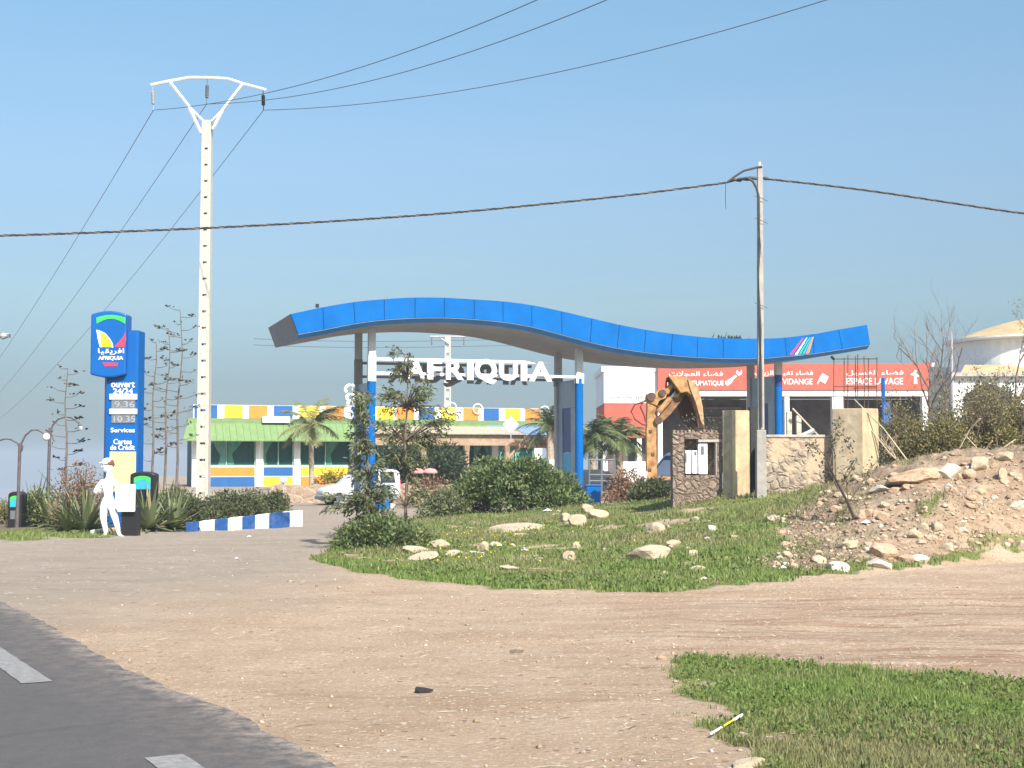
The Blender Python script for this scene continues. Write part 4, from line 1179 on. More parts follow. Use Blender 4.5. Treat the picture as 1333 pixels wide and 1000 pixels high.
def make_pergola():
    v0, v1 = -3.4, -1.3
    u0, u1 = ru(478, v0), ru(722, v0)
    r = thing('pergola', 'tan timber pergola with stout posts in front of the restaurant', 'pergola', MR @ Vector(((u0 + u1) / 2, v0, .5)))
    Yl = (MR @ Vector((u0, v0, 0))).y
    zt, zb = 3.02, 2.42
    MB(MR).box(u0, u1, v0 - .1, v0 + .1, zb, zt).build('front_beam', WOOD, r, bevel=.02)
    MB(MR).add([(u0, v0 - .35, zt + .01), (u1 - 1.8, v0 - .35, zt + .01), (u1 - 1.8, v1, zt + .42), (u0, v1, zt + .42), (u0, v0 - .35, zt + .07), (u1 - 1.8, v0 - .35, zt + .07), (u1 - 1.8, v1, zt + .48), (u0, v1, zt + .48)], [(0, 3, 2, 1), (4, 5, 6, 7), (0, 1, 5, 4), (1, 2, 6, 5), (2, 3, 7, 6), (3, 0, 4, 7)]).build('roof_mat', mat('reed_mat', (.42, .34, .25, 1), .95, .2, 14, bump=.5), r)
    n = 9
    for i in range(n):
        u = ru(672, v0) + (u1 - ru(672, v0)) * i / (n - 1)
        MB(MR).box(u - .06, u + .06, v0 - .7, v1 + .1, zb - .10, zb + .04).build('rafter', mat('rafter_pink', (.48, .28, .19, 1), .8, .15), r)
    for px in (551.5, 607.5, 660, 715):
        u = ru(px, v0); gz = Hs(*((MR @ Vector((u, v0, 0))).xy))
        MB(MR).tube([(u, v0, gz - .2), (u, v0, zb - .35), (u - .01, v0, zb + .01)], [.14, .15, .21], 8).build('post', WOOD, r)
        if px == 660:
            MB(MR).tube([(u, v0, zb - .75), (u + .75, v0, zb + .02)], .09, 6).build('brace', WOOD, r)
    # white diamond sign
    p = at(665, 552.5, 72.2); w = .40
    o = thing('diamond_sign', 'white diamond-shaped sign standing on the pergola edge', 'sign', p - Vector((0, 0, w)))
    MB(Matrix.Translation(p)).prism([(-w, 0), (0, -w * 1.1), (w, 0), (0, w * 1.1)], -.03, .03).build('plate', WHITEP, o)
    MB().tube([p + Vector((0, .05, -.9)), p + Vector((0, .05, 0))], .03, 6).build('post', GREYM, o)
    # retaining wall
    a, b = at(352, 650, 62.2), at(665, 650, 62.2)
    mb = MB(); n = 40; vs = []; fs = []
    for i in range(n + 1):
        t = i / n; x = a.x + (b.x - a.x) * t; y = 62.15 + .4 * math.sin(t * 5) * t
        zt_ = .50 + .06 * math.sin(i * 2.1) + .05 * math.sin(i * .9)
        for (dy, z) in ((0, -.5), (0, zt_), (1.3, zt_ + .02), (1.3, -.5)): vs.append((x, y + dy, z))
    for i in range(n):
        for c in range(4):
            fs.append((i * 4 + c, i * 4 + (c + 1) % 4, (i + 1) * 4 + (c + 1) % 4, (i + 1) * 4 + c))
    fs += [(0, 1, 2, 3), tuple(n * 4 + c for c in (3, 2, 1, 0))]
    o = mb.add(vs, fs).build('retaining_wall', STONE3, None); setp(o, 'low tan stone retaining wall in front of the restaurant terrace', 'wall')
    # pink parasols on the terrace
    for px, lbl in ((543, 'left of two faded pink domed parasols under the pergola'), (560, 'right of two faded pink domed parasols under the pergola')):
        p = at(px, 609.5, 67.); gz = Hs(p.x, 67.)
        o = thing('parasol', lbl, 'parasol', (p.x, 67, gz))
        prof = [(.36, -.25), (.33, -.14), (.22, -.04), (.04, 0)]
        MB().lathe(prof, p, 14).build('shade', PINK, o, smooth=True)
        MB().tube([(p.x, 67, gz - .05), (p.x, 67, p.z - .02)], .02, 6).build('pole', WOOD, o)
make_pergola()

# ------------------------------------------------------------------ red service building
GY = 85.0
def make_garage():
    xl, xm, xr = at(786.5, 500, GY).x, at(855, 500, GY).x, at(1211, 500, GY).x
    z = lambda py: zat(py, GY)
    zg = Hs(xm, GY) - .3
    r = thing('service_building', 'red fascia service building with lettered signs above open dark bays', 'building', ((xl + xr) / 2, GY, zg))
    # left block
    MB().box(xl, xm, GY, GY + 8, z(570), z(525)).build('red_wall', RED, r)
    MB().box(xl - .02, xm + .02, GY - .04, GY + 8, z(525), z(478)).build('white_wall', WHITE, r)
    MB().box(xl - .16, xm + .0, GY - .10, GY + 8.1, z(484) + .003, z(477)).build('parapet_cap', WHITE, r)
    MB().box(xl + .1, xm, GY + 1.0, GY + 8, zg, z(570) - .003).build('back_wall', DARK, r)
    for px in (788, 832.5):
        c = at(px, 600, GY).x; MB().box(c - .14, c + .14, GY + .05, GY + .35, zg, z(570) - .003).build('column', WHITE, r)
    MB().box(at(808, 0, GY).x, xm + .5, GY + .02, GY + .3, zg, z(601)).build('low_wall', WHITE, r)
    def txt(s, a, b, c, d, y, m, off=.01):
        mb = MB(); put_text(mb, s, at(a, 500, GY).x, at(b, 500, GY).x, y, z(d), z(c), offset=off, extrude=.004); mb.build('lettering', m, r, clean=False)
    txt('STATION  SERVICE', 795, 851, 516, 519.5, GY - .05, DGREY, .012)
    # fascia
    yf = GY - .35
    MB().box(xm + .025, xr, yf, GY + 8, z(508), z(474)).build('fascia', RED, r)
    MB().box(xr + .002, xr + .18, yf - .02, GY + 8, z(508), z(473)).build('fascia_edge', WHITE, r)
    xd = at(977, 500, GY).x
    MB().box(xd - .09, xd + .09, yf - .03, yf - .003, z(508), z(474)).build('fascia_joint', mat('dark_red_joint', (.22, .05, .04, 1), .8), r)  # darker red strip on the fascia between two signs
    MB().box(xm + .025, xr + .1, GY - .25, GY + .2, z(516), z(508) - .003).build('lintel', WHITE, r)
    piers = [(856, 862), (973, 981), (1021, 1027), (1083, 1097), (1200, 1211)]
    for a, b in piers:
        x0, x1 = at(a, 550, GY).x, at(b, 550, GY).x
        MB().box(x0, x1, GY - .2, GY + .35, zg, z(516) - .003).build('pier', WHITE, r)
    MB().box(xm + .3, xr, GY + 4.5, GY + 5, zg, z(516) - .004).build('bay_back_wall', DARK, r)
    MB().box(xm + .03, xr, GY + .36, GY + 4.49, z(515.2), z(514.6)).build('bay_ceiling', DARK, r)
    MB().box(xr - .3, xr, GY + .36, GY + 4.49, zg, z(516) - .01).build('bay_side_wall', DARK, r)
    # shallow panels with shelves inside the first bay
    mb = MB(); 
    for py in (527, 540): mb.box(at(925, 0, GY).x, at(975, 0, GY).x, GY + 4.2, GY + 4.45, z(py + 1.5), z(py))
    mb.build('shelf', WOOD, r)
    yt = yf - .008
    ES = 'ESPACE '
    txt('ESPACE PNEUMATIQUE', 866, 941, 496, 503.5, yt, WHITEP)
    txt('\uFE95\uFEFC\uFEA0\uFECC\uFEDF\uFE8D \uFE80\uFE8E\uFEC0\uFED3', 870, 940, 484, 491.5, yt, WHITEP, .004)
    txt('ESPACE VIDANGE', 985, 1056, 493.5, 501, yt, WHITEP)
    txt('\uFE96\uFEF3\uFEB0\uFEDF\uFE8D \uFEAE\uFEF4\uFEF4\uFED0\uFE97 \uFE80\uFE8E\uFEC0\uFED3', 981, 1057, 483, 490.5, yt, WHITEP, .004)
    txt('ESPACE LAVAGE', 1100, 1173.5, 492.5, 501, yt, WHITEP)
    txt('\uFEDE\uFEF4\uFEB4\uFED0\uFEDF\uFE8D \uFE80\uFE8E\uFEC0\uFED3', 1100, 1174, 482.5, 490, yt, WHITEP, .004)
    def icon(polys):
        mb = MB()
        for poly in polys:
            mb.prism([(at(a, 500, GY).x, z(b)) for a, b in poly], yt - .004, yt + .004)
        mb.build('sign_icon', WHITEP, r)
    icon([[(943, 500), (946, 503), (951, 499), (954, 494), (958, 490.5), (956, 488.5), (951.5, 492), (947, 495), (943, 497)], [(957, 486), (958.5, 482), (960.5, 485.5), (963, 485), (963.5, 481.5), (965, 485), (963.5, 488.5), (960, 489.5)]])
    icon([[(1062, 500), (1065, 493), (1069, 486.5), (1077, 491), (1072.5, 500), (1065.5, 496), (1062.8, 501)]])
    icon([[(1187, 486), (1188.5, 482), (1191, 483), (1191, 487), (1196, 488), (1195.5, 491), (1191, 490.5), (1192, 500.5), (1187.5, 500), (1188, 490), (1183.5, 488.5), (1184, 486.5)]])
    # blue steel post in front of the wash bay
    p = at(1149.5, 492, 70.)
    o = thing('blue_post', 'slender blue steel post in front of the wash bay', 'post', (p.x, 70, Hs(p.x, 70)))
    MB().tube([(p.x, 70, Hs(p.x, 70) - .2), p], .10, 8).build('shaft', BLUE2, o)
    MB().box(p.x - .02, p.x + .32, 69.9, 70.1, p.z - 2.6, p.z - 1.2).build('bracket', mat('faded_blue', (.05, .12, .33, 1), .6), o)
make_garage()

def make_round_building():
    Y = 60.0
    c = at(1352, 500, Y + 4.3); R = c.x - at(1245, 480, Y + 4.3).x
    cy = Y + R + .5
    z = lambda py: zat(py, Y + 1.5)
    c.x = at(1352, 500, cy).x; R = c.x - at(1245, 480, cy).x
    zg = Hs(c.x, cy) - .5
    r = thing('round_building', 'round white building with a tan conical roof rising behind the dry trees', 'building', (c.x, cy, zg))
    CC = (c.x, cy, 0)
    MB().lathe([(R, z(492)), (R, z(441))], CC, 56).build('upper_wall', WHITE, r, smooth=False)
    MB().lathe([(R + .28, z(440.8)), (R + .34, z(439)), (R + .34, z(436.5)), (R + .1, z(436))], CC, 56).build('cornice', WHITE, r)
    prof = [(R + .05, z(436.2))]
    for i in range(1, 9): t = i / 8; prof.append((R * (1 - t) + .2 * t, z(436.2 - 30 * (1 - (1 - t) ** 1.5))))
    MB().lathe(prof, CC, 56).build('roof', ROOFT, r)
    MB().tube([(c.x - 1.2, cy - 2, z(416)), (c.x - 1.2, cy - 2, z(402))], .05, 6).build('vent_pipe', GREYM, r)
    # window slot
    q = math.radians(-62)
    for ang in (-112, -82):
        a = math.radians(ang)
        M = Matrix.Translation(Vector((c.x + math.cos(a) * R, cy + math.sin(a) * R, 0))) @ Matrix.Rotation(a + PI / 2, 4, 'Z')
        w = MB(M).box(-.42, .42, -.05, .15, z(451.5), z(442.5)).build('window', DARK, r)
        MB(M).box(-.5, .5, -.10, .02, z(454), z(452)).build('sill', WHITE, w)
    # lower storey: square block with arches
    xl = at(1241.5, 540, Y).x; xr = c.x + R + 2
    zl = z(493)
    MB().box(xl - .1, xr, Y - .25, Y + 1.6, zl, zl + .16).build('ledge', CONCG, r)
    mb = MB()
    mb.add([(xl + .3, Y - .1, zl + .165), (xr, Y - .1, zl + .165), (xr, Y + 1.5, z(475)), (xl + 1.0, Y + 1.5, z(475))], [(0, 1, 2, 3)]); mb.build('tile_eave', ROOFT, r)
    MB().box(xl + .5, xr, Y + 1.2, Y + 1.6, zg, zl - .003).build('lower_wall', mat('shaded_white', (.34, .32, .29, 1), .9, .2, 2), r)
    arches = 5; x = xl
    wA = (xr - xl) / 4.2
    for k in range(5):
        x0 = xl + k * wA
        if x0 > xr - .5: break
        MB().box(x0, x0 + .42, Y, Y + .4, zg, zl - .9).build('arch_pier', WHITE, r)
        pts = [(x0, zl - .004), (x0, zl - .9)]
        pts = [(x0 + .0, zl - .004), (x0, zl - .897), (x0 + .42, zl - .897)]
        for i in range(1, 12):
            t = i / 12; pts.append((x0 + .42 + (wA - .42) * t, zl - .897 + .6 * math.sin(PI * t)))
        pts += [(x0 + wA - .003, zl - .897), (x0 + wA - .003, zl - .004)]
        MB().prism(pts, Y + .02, Y + .38).build('arch', WHITE, r)
    x = at(1240.5, 500, Y - .4).x
    MB().tube([(x, Y - .3, zg), (x, Y - .3, z(437))], .05, 6).build('drain_pipe', GREYM, r)
    # weathered white wall between the buildings
    a, b = at(1213, 500, 66).x, at(1240, 500, 66).x
    vs = []; n = 14
    top = [z2 for z2 in [zat(477 + 4 * rnd.random() + (3 if i % 4 == 0 else 0), 66) for i in range(n + 1)]]
    poly = [(a, Hs(a, 66) - .3), (b, Hs(b, 66) - .3)] + [(b - (b - a) * i / n, top[i]) for i in range(n + 1)]
    o = MB().prism(poly, 66, 66.5).build('weathered_wall', mat('peeling_white', (.70, .66, .57, 1), .9, .15, 5, dirt=(.38, .27, .15, 1), dscale=1.2, dfac=.9, bump=.4), None)
    setp(o, 'peeling white wall between the red building and the round white building', 'wall')
make_round_building()

# ------------------------------------------------------------------ ruined gate: pillars, stone walls
def make_ruin():
    Y = 30.5
    def pillar(pl, pm, pr, pt, pb, Yc, label, ml, mr, dl, cat='pillar'):
        """corner edge at pm nearest; left face pl..pm, right face pm..pr"""
        c = at(pm, 600, Yc); l = at(pl, 600, Yc + dl); rr = at(pr, 600, Yc + .22)
        zt = at(pm, pt, Yc).z; zb = min(Hs(c.x, Yc), Hs(rr.x, Yc)) - .5
        bk = Vector((rr.x - c.x, rr.y - c.y)) ; lf = Vector((l.x - c.x, l.y - c.y))
        P = [Vector((c.x, c.y)), Vector((rr.x, rr.y)), Vector((rr.x, rr.y)) + lf, Vector((l.x, l.y))]
        mb = MB(); vs = [(p.x, p.y, zb) for p in P] + [(p.x, p.y, zt) for p in P]
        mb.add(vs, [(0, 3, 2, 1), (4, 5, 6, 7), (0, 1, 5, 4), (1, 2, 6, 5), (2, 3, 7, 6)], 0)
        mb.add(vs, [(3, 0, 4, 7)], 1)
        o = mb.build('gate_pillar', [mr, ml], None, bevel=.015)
        return setp(o, label, cat), P, zt
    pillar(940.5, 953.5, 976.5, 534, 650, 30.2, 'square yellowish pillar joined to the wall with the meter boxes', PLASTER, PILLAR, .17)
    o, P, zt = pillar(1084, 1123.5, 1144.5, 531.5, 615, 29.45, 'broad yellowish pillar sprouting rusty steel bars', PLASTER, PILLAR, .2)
    # rebar
    r = thing('rebar_cage', 'rusty steel bars rising from the broad yellowish pillar', 'steel bars', (P[0].x, P[0].y, zt))
    xs = [(1086, 467), (1099, 465.5), (1103.5, 462), (1113.5, 464), (1116.5, 461.5), (1125, 464), (1130, 466), (1141.5, 465)]
    for px, py in xs:
        yy = 29.95 if px < 1124 else 29.7
        a = at(px, 535, yy); b = at(px + rnd.uniform(-.6, .6), py, yy)
        MB().tube([a - Vector((0, 0, .05)), a.lerp(b, .5) + Vector((rnd.uniform(-.01, .01), 0, 0)), b], .0105, 5).build('bar', RUSTD, r)
    for ya, x0, x1 in ((467.5, 1083, 1142), (503.5, 1086, 1141.5), (505.5, 1110, 1141)):
        MB().tube([at(x0, ya, 29.95), at(x1, ya + rnd.uniform(-.5, .5), 29.7)], .010, 5).build('tie', RUSTD, r)
    MB().tube([at(1082, 464, 29.9), at(1086, 468, 29.9)], .03, 6).build('clamp', BLACK, r)
    # wall with meter niche
    r = thing('stone_wall', 'brown rubble stone wall with a niche of white meter boxes', 'wall', (at(907, 640, Y).x, Y, .4))
    X = lambda px, y=Y: at(px, 600, y).x
    zz = lambda py, y=Y: zat(py, y)
    zb = .1
    x0, x1 = X(875.5), X(940)
    n0, n1 = X(891), X(933)
    nz0, nz1 = zz(618.5), zz(575.5)
    zt = zz(562.5)
    th = .42
    mb = MB()
    mb.box(x0, n0, Y, Y + th, zb, zt - .02)
    mb.box(n1, x1, Y, Y + th, zb, zt - .01)
    mb.box(n0 + .001, n1 - .001, Y, Y + th, zb, nz0)
    mb.box(n0 + .001, n1 - .001, Y, Y + th, nz1 + .06, zt)
    mb.box(n0 + .001, n1 - .001, Y + .30, Y + th, nz0 + .001, nz1 + .059)
    # irregular top stones
    for i in range(13):
        a = x0 + (x1 - x0) * i / 13; mb.box(a + .01, a + (x1 - x0) / 13 - .008, Y + .02, Y + th - .03, zt - .04, zt + .02 + .035 * rnd.random())
    mb.build('masonry', STONE, r, bevel=.012, clean=False)
    MB().box(X(909), X(941), Y - .012, Y + .3, nz1 - .005, nz1 + .055).build('lintel', CONCG, r, bevel=.008)
    MB().box(X(932), X(933), Y, Y + .3, nz0, nz1).build('niche_side', CONCG, r)
    def meter(a, b, pt, pb, label, win):
        m = thing('meter_box', label, 'meter box', (X(a), Y, zz(pb)), None)
        MB().box(X(a), X(b), Y - .03, Y + .20, zz(pb), zz(pt)).build('case', WHITEP, m, bevel=.012)
        wx = (X(b) - X(a))
        MB().box(X(a) + wx * win[0], X(a) + wx * win[1], Y - .036, Y - .028, zz(win[3]), zz(win[2])).build('display', DGREY, m)
    meter(892, 899.3, 586.5, 617, 'leftmost narrow white meter box in the stone wall niche', (.05, .25, 590, 602))
    meter(900.5, 907.5, 586.5, 616.8, 'middle narrow white meter box in the stone wall niche', (.45, .85, 588, 593))
    meter(909, 920.8, 578, 617.5, 'widest and tallest white meter box in the stone wall niche', (.25, .62, 581, 592))
    # right wall, pale
    Y2 = 29.9
    x0, x1 = at(996.5, 600, Y2).x, at(1088, 600, Y2).x
    pts = []; n = 18
    poly = [(x0, .2), (x1, .5)] + [(x1 - (x1 - x0) * i / n, zat(567.5, Y2) + .02 * rnd.random() - (.0 if i < 15 else .0)) for i in range(n + 1)]
    r = thing('stone_wall', 'pale crumbling rubble wall between the slim pole and the broad pillar', 'wall', ((x0 + x1) / 2, Y2, .8))
    MB().prism(poly, Y2, Y2 + .4).build('masonry', STONE2, r, bevel=.015)
    MB().box(x0 + .02, x1, Y2 - .025, Y2 + .43, zat(569.5, Y2), zat(566, Y2)).build('coping', CONCG, r, bevel=.01)
    # dark panel filling the gap between pillar and pole
    a, b = at(977.5, 600, 30.6), at(986, 600, 30.6)
    o = MB().box(a.x, b.x + .1, 30.6, 30.9, .3, zat(530, 30.6)).build('gap_panel', mat('gap_dark', (.03, .03, .03, 1), .7, .2), None); setp(o, 'dark narrow panel between the yellowish pillar and the slim pole', 'gate')
    # loose planks and posts standing behind the pale wall
    for px, pt, lbl in ((1027.5, 536, 'left of two pale posts standing behind the crumbling wall'), (1040, 541, 'right of two pale posts standing behind the crumbling wall')):
        p = at(px, pt, 31.2); zg = Hs(p.x, 31.2)
        o = MB().box(p.x - .055, p.x + .055, 31.2, 31.32, zg - .2, p.z).build('timber_post', mat('pale_wood', (.52, .45, .34, 1), .9, .2, 9), None, bevel=.008); setp(o, lbl, 'post')
    a, b = at(1043, 568, 30.25), at(1060, 560, 30.25)
    o = MB().tube([a, b], .05, 4).build('plank', mat('grey_plank', (.55, .52, .46, 1), .9, .15, 9), None); setp(o, 'short pale plank lying on top of the crumbling wall', 'plank')
    a, b = at(1032, 532, 30.9), at(1068, 570, 30.3)
    o = MB().tube([a, a.lerp(b, .5), b], .022, 5).build('stick', PALE, None); setp(o, 'thin slanting stick leaning over the crumbling wall', 'stick')
    # white marker post left of the digger
    p = at(841, 614, 35.5); q = at(837.5, 646, 35.5)
    o = MB().tube([Vector((q.x, 35.5, Hs(q.x, 35.5) - .1)), p], .035, 6).build('marker_post', WHITEP, None); setp(o, 'thin white marker post in front of the rusty digger arm', 'post')
make_ruin()

# ------------------------------------------------------------------ old digger
def make_digger():
    Y = 42.0
    P = lambda x, y, dy=0: at(x, y, Y + dy) if False else Vector((at(x, y, Y).x, Y + dy, at(x, y, Y).z))
    gz = Hs(P(848, 630).x, Y)
    r = thing('digger', 'rusty yellow digger with folded arm and bucket beside the stone wall', 'digger', (P(870, 630).x, Y, gz))
    def plate(name, pts, hw, m, dy=0, bev=.02):
        q = [P(x, y) for x, y in pts]
        return MB().prism([(p.x, p.z) for p in q], Y - hw + dy, Y + hw + dy).build(name, m, r, bevel=bev)
    plate('boom', [(841, 640), (855, 640), (853.8, 575), (854, 545), (852.5, 519), (842, 517), (840.8, 560)], .16, RUST)
    plate('boom_knuckle', [(840.5, 523), (841, 513), (852, 512), (857, 507.5), (865, 506), (868, 511), (866, 519), (858, 522), (854, 529)], .2, RUST)
    plate('stick', [(853, 552), (854, 545), (869, 528), (880, 515), (893, 499.5), (896.5, 503), (886, 523), (872, 540), (858, 553)], .12, mat('digger_grime', (.24, .13, .06, 1), .8, .3, 6, dirt=(.08, .045, .03, 1), dscale=4, dfac=.9, bump=.3))
    plate('link_plate', [(868, 492), (873, 489.5), (884, 503), (880, 511)], .09, RUST, -.1)
    plate('link_plate', [(876, 517), (889, 496), (893, 498), (881, 519)], .07, RUST, -.16)
    # cylinders
    MB().tube([P(856, 537, -.2), P(872, 519, -.2)], .085, 10).build('ram_barrel', RUST, r)
    MB().tube([P(872, 519, -.2), P(880, 509, -.2)], .045, 8).build('ram_rod', STEEL, r)
    MB().tube([P(855, 529, .05), P(880, 505, .05)], .10, 10).build('ram_barrel', RUSTD, r)
    MB().tube([P(866, 512, -.12), P(877, 498, -.12)], .10, 10).build('ram_barrel', RUST, r)
    # bucket: curved shell with side cheeks, open towards the lower left
    shell = [(868, 491), (880, 490), (893, 493.5), (904.5, 501), (909, 514), (912.5, 530), (915, 560), (910.5, 556), (906, 536), (899, 517), (892, 511), (884, 513)]
    plate('bucket_shell', shell, .42, RUST, 0, .03)
    plate('bucket_cheek', [(884, 512), (892, 510), (899, 516), (906, 535), (910.5, 557), (903, 560), (893, 553), (886, 541), (883, 526)], .03, RUSTD, .36, 0)
    plate('wear_plate', [(893, 495), (904, 502), (908.5, 515), (912, 531), (914, 556), (910, 549), (903, 524), (896, 507)], .015, mat('rust_pale', (.46, .29, .15, 1), .8, .2, 7, dirt=(.2, .1, .05, 1), dfac=.8, dscale=5), -.445, 0)
    for x_, y_, r_ in ((847, 517, .13), (861, 512, .11), (856, 548, .12), (893, 501, .10), (871, 494, .08), (880, 510, .07)):
        c_ = P(x_, y_); MB(Matrix.Translation(c_) @ Matrix.Rotation(PI / 2, 4, 'X')).lathe([(r_, -.25), (r_, .25)], n=14).build('pin', RUSTD, r)
    for x_, y_ in ((846, 560), (849, 590), (845, 610)):
        MB().box(P(x_, y_).x - .05, P(x_, y_).x + .05, Y - .175, Y - .155, P(x_, y_ + 4).z, P(x_, y_).z).build('bracket', RUSTD, r)
    for k in range(4):
        dy = -.36 + .24 * k; a = P(913, 557, dy); MB().tube([a, a + Vector((.0, 0, -.16))], [.05, .015], 5).build('tooth', RUSTD, r)
    # hoses
    for pts in (((848, 519), (838, 523), (826, 527), (821, 536), (826, 546), (836, 553), (842, 553)), ((846, 517), (836, 524), (833, 530), (838, 541), (840, 550)), ((866, 506), (867, 494), (870, 490), (876, 496), (882, 503)), ((870, 500), (874, 489), (882, 499), (888, 509))):
        MB().tube([P(x, y, -.15) for x, y in pts], .03, 6).build('hose', mat('hose_brown', (.16, .04, .025, 1), .7), r)
    # low chassis behind the shrubs and the wall
    x0, x1 = P(836, 630).x, P(930, 630).x
    MB().box(x0, x1, Y - .7, Y + .7, gz + .45, gz + 1.0).build('chassis', RUST, r, bevel=.05)
    MB().box(x0 + .9, x1 - .1, Y - .6, Y + .6, gz + 1.003, gz + 1.5).build('engine_cover', RUST, r, bevel=.06)
    for xx in (x0 + .7, x1 - .4):
        for s in (-1, 1):
            M = Matrix.Translation((xx, Y + s * .85, gz + .45)) @ Matrix.Rotation(PI / 2, 4, 'X')
            w = MB(M).lathe([(.25, -.16), (.43, -.14), (.46, 0), (.43, .14), (.25, .16)], (0, 0, 0), 18).build('tyre', RUBBER, r)
            MB(M).lathe([(.24, -.12), (.24, .12)], (0, 0, 0), 14).build('rim', RUST, w)
make_digger()

# ------------------------------------------------------------------ cars
def make_car(name, label, M, L=4.1, Wd=1.7, prof=None, roof=None, paint=CARW, glass=None, wx=(.82, 3.35), wr=.31):
    loc = M.translation
    r = thing(name, label, 'car', loc)
    # body sections along x (front at x=0): list of (x, z_low, z_belt, z_top, halfwidth belt, halfwidth top)
    secs = prof
    vs = []; fs = []
    for x, zl, zb, zt, hb, ht in secs:
        row = [(-hb * .93, zl), (-hb, (zl + zb) / 2), (-hb * .98, zb), (-(ht + hb * .0), zt - .04), (-ht * .75, zt), (ht * .75, zt), (ht, zt - .04), (hb * .98, zb), (hb, (zl + zb) / 2), (hb * .93, zl)]
        vs += [(x, y, z) for y, z in row]
    k = 10
    for i in range(len(secs) - 1):
        for c in range(k):
            fs.append((i * k + c, i * k + (c + 1) % k, (i + 1) * k + (c + 1) % k, (i + 1) * k + c))
    fs.append(tuple(range(k))); fs.append(tuple((len(secs) - 1) * k + c for c in range(k))[::-1])
    body = MB(M).add(vs, fs).build('body', paint, r, smooth=True)
    body.modifiers.new('b', 'BEVEL').width = .03
    for s in (-1, 1):
        for nm, pts in glass['side']:
            mb = MB(M)
            q = []
            for x, z in pts:
                # follow the tumblehome
                sec = min(secs, key=lambda S_: abs(S_[0] - x))
                zb, zt, hb, ht = [np.interp(x, [S_[0] for S_ in secs], [S_[j] for S_ in secs]) for j in (2, 3, 4, 5)]
                t = (z - zb) / max(zt - .04 - zb, .05); y = hb * .98 + (ht - hb * .98) * t
                q.append((x, s * (y + .012), z))
            mb.add(q, [tuple(range(len(q)))]).build('side_window', GLASSD, r)
        mb = MB(M)
    for nm, pts in (('windscreen', glass['front']), ('rear_window', glass['rear'])):
        MB(M).add(pts, [(0, 1, 2, 3)]).build(nm, GLASSD, r)
    for x in wx:
        for s in (-1, 1):
            W = M @ Matrix.Translation((x, s * (Wd / 2 - .10), wr)) @ Matrix.Rotation(PI / 2, 4, 'X')
            w = MB(W).lathe([(wr * .62, -.10), (wr * .95, -.10), (wr, -.06), (wr, .06), (wr * .95, .10), (wr * .62, .10)], n=22).build('wheel', RUBBER, r)
            MB(W).lathe([(wr * .60, -.105), (wr * .62, -.02), (wr * .62, .02), (wr * .60, .105)], n=18).build('rim', GREYL, w)
            MB(W).lathe([(wr * 1.22, -.03), (wr * 1.22, .04)], n=22).build('wheel_arch', BLACK, r)
    for s in (-1, 1):
        h = glass['lamp']
        MB(M).ball((h[0], s * h[1], h[2]), .13, (.55, .9, .7)).build('headlight', mat('lamp_glass', (.55, .58, .6, 1), .12, .05), r, smooth=True)
        tl = glass['tail']
        MB(M).box(tl[0], tl[0] + .05, s * tl[1] - .06, s * tl[1] + .06, tl[2] - .22, tl[2] + .22).build('tail_light', RIBBON, r)
        MB(M).box(glass['mir'][0], glass['mir'][0] + .12, s * glass['mir'][1] - .09, s * glass['mir'][1] + .09, glass['mir'][2] - .07, glass['mir'][2] + .08).build('mirror', BLACK, r, bevel=.02)
    f = glass['bump']
    MB(M).box(-.05, .16, -Wd / 2 + .12, Wd / 2 - .12, .26, .46).build('front_bumper', BLACK if paint is not CARW else mat('bumper_grey', (.3, .3, .31, 1), .6), r, bevel=.04)
    MB(M).box(.0, .03, -.26, .26, .34, .45).build('number_plate', WHITEP, r) if False else None
    MB(M).box(L - .12, L + .05, -Wd / 2 + .12, Wd / 2 - .12, .28, .5).build('rear_bumper', BLACK, r, bevel=.04)
    return r

VAN = [(0.0, .30, .62, .70, .66, .55), (.12, .22, .72, .82, .78, .66), (.55, .20, .86, .95, .83, .72), (1.05, .20, .96, 1.04, .85, .74), (1.75, .20, 1.02, 1.66, .85, .66), (2.05, .20, 1.03, 1.80, .85, .66), (3.4, .20, 1.04, 1.82, .85, .67), (3.95, .22, 1.04, 1.76, .84, .66), (4.1, .30, 1.0, 1.66, .80, .64)]
VANG = {'side': [('', [(1.28, 1.07), (1.98, 1.09), (1.98, 1.66), (1.76, 1.58)]), ('', [(2.06, 1.09), (2.9, 1.10), (2.9, 1.68), (2.06, 1.68)]), ('', [(3.0, 1.10), (3.8, 1.10), (3.75, 1.66), (3.0, 1.68)])],
        'front': [(1.12, -.64, 1.085), (1.12, .64, 1.085), (1.76, .55, 1.675), (1.76, -.55, 1.675)], 'rear': [(4.05, -.55, 1.12), (4.05, .55, 1.12), (4.06, .5, 1.6), (4.06, -.5, 1.6)],
        'lamp': (.20, .62, .70), 'tail': (4.06, .72, 1.0), 'mir': (1.42, .93, 1.08), 'bump': 0}
CARP = [(0.0, .30, .55, .62, .64, .55), (.15, .22, .66, .74, .78, .66), (.6, .20, .78, .85, .83, .72), (1.15, .20, .88, .94, .85, .74), (1.85, .20, .94, 1.38, .85, .62), (2.2, .20, .95, 1.45, .85, .60), (3.0, .20, .96, 1.44, .85, .60), (3.6, .22, .97, 1.25, .84, .62), (4.05, .30, .95, 1.02, .80, .64), (4.2, .34, .9, .95, .74, .6)]
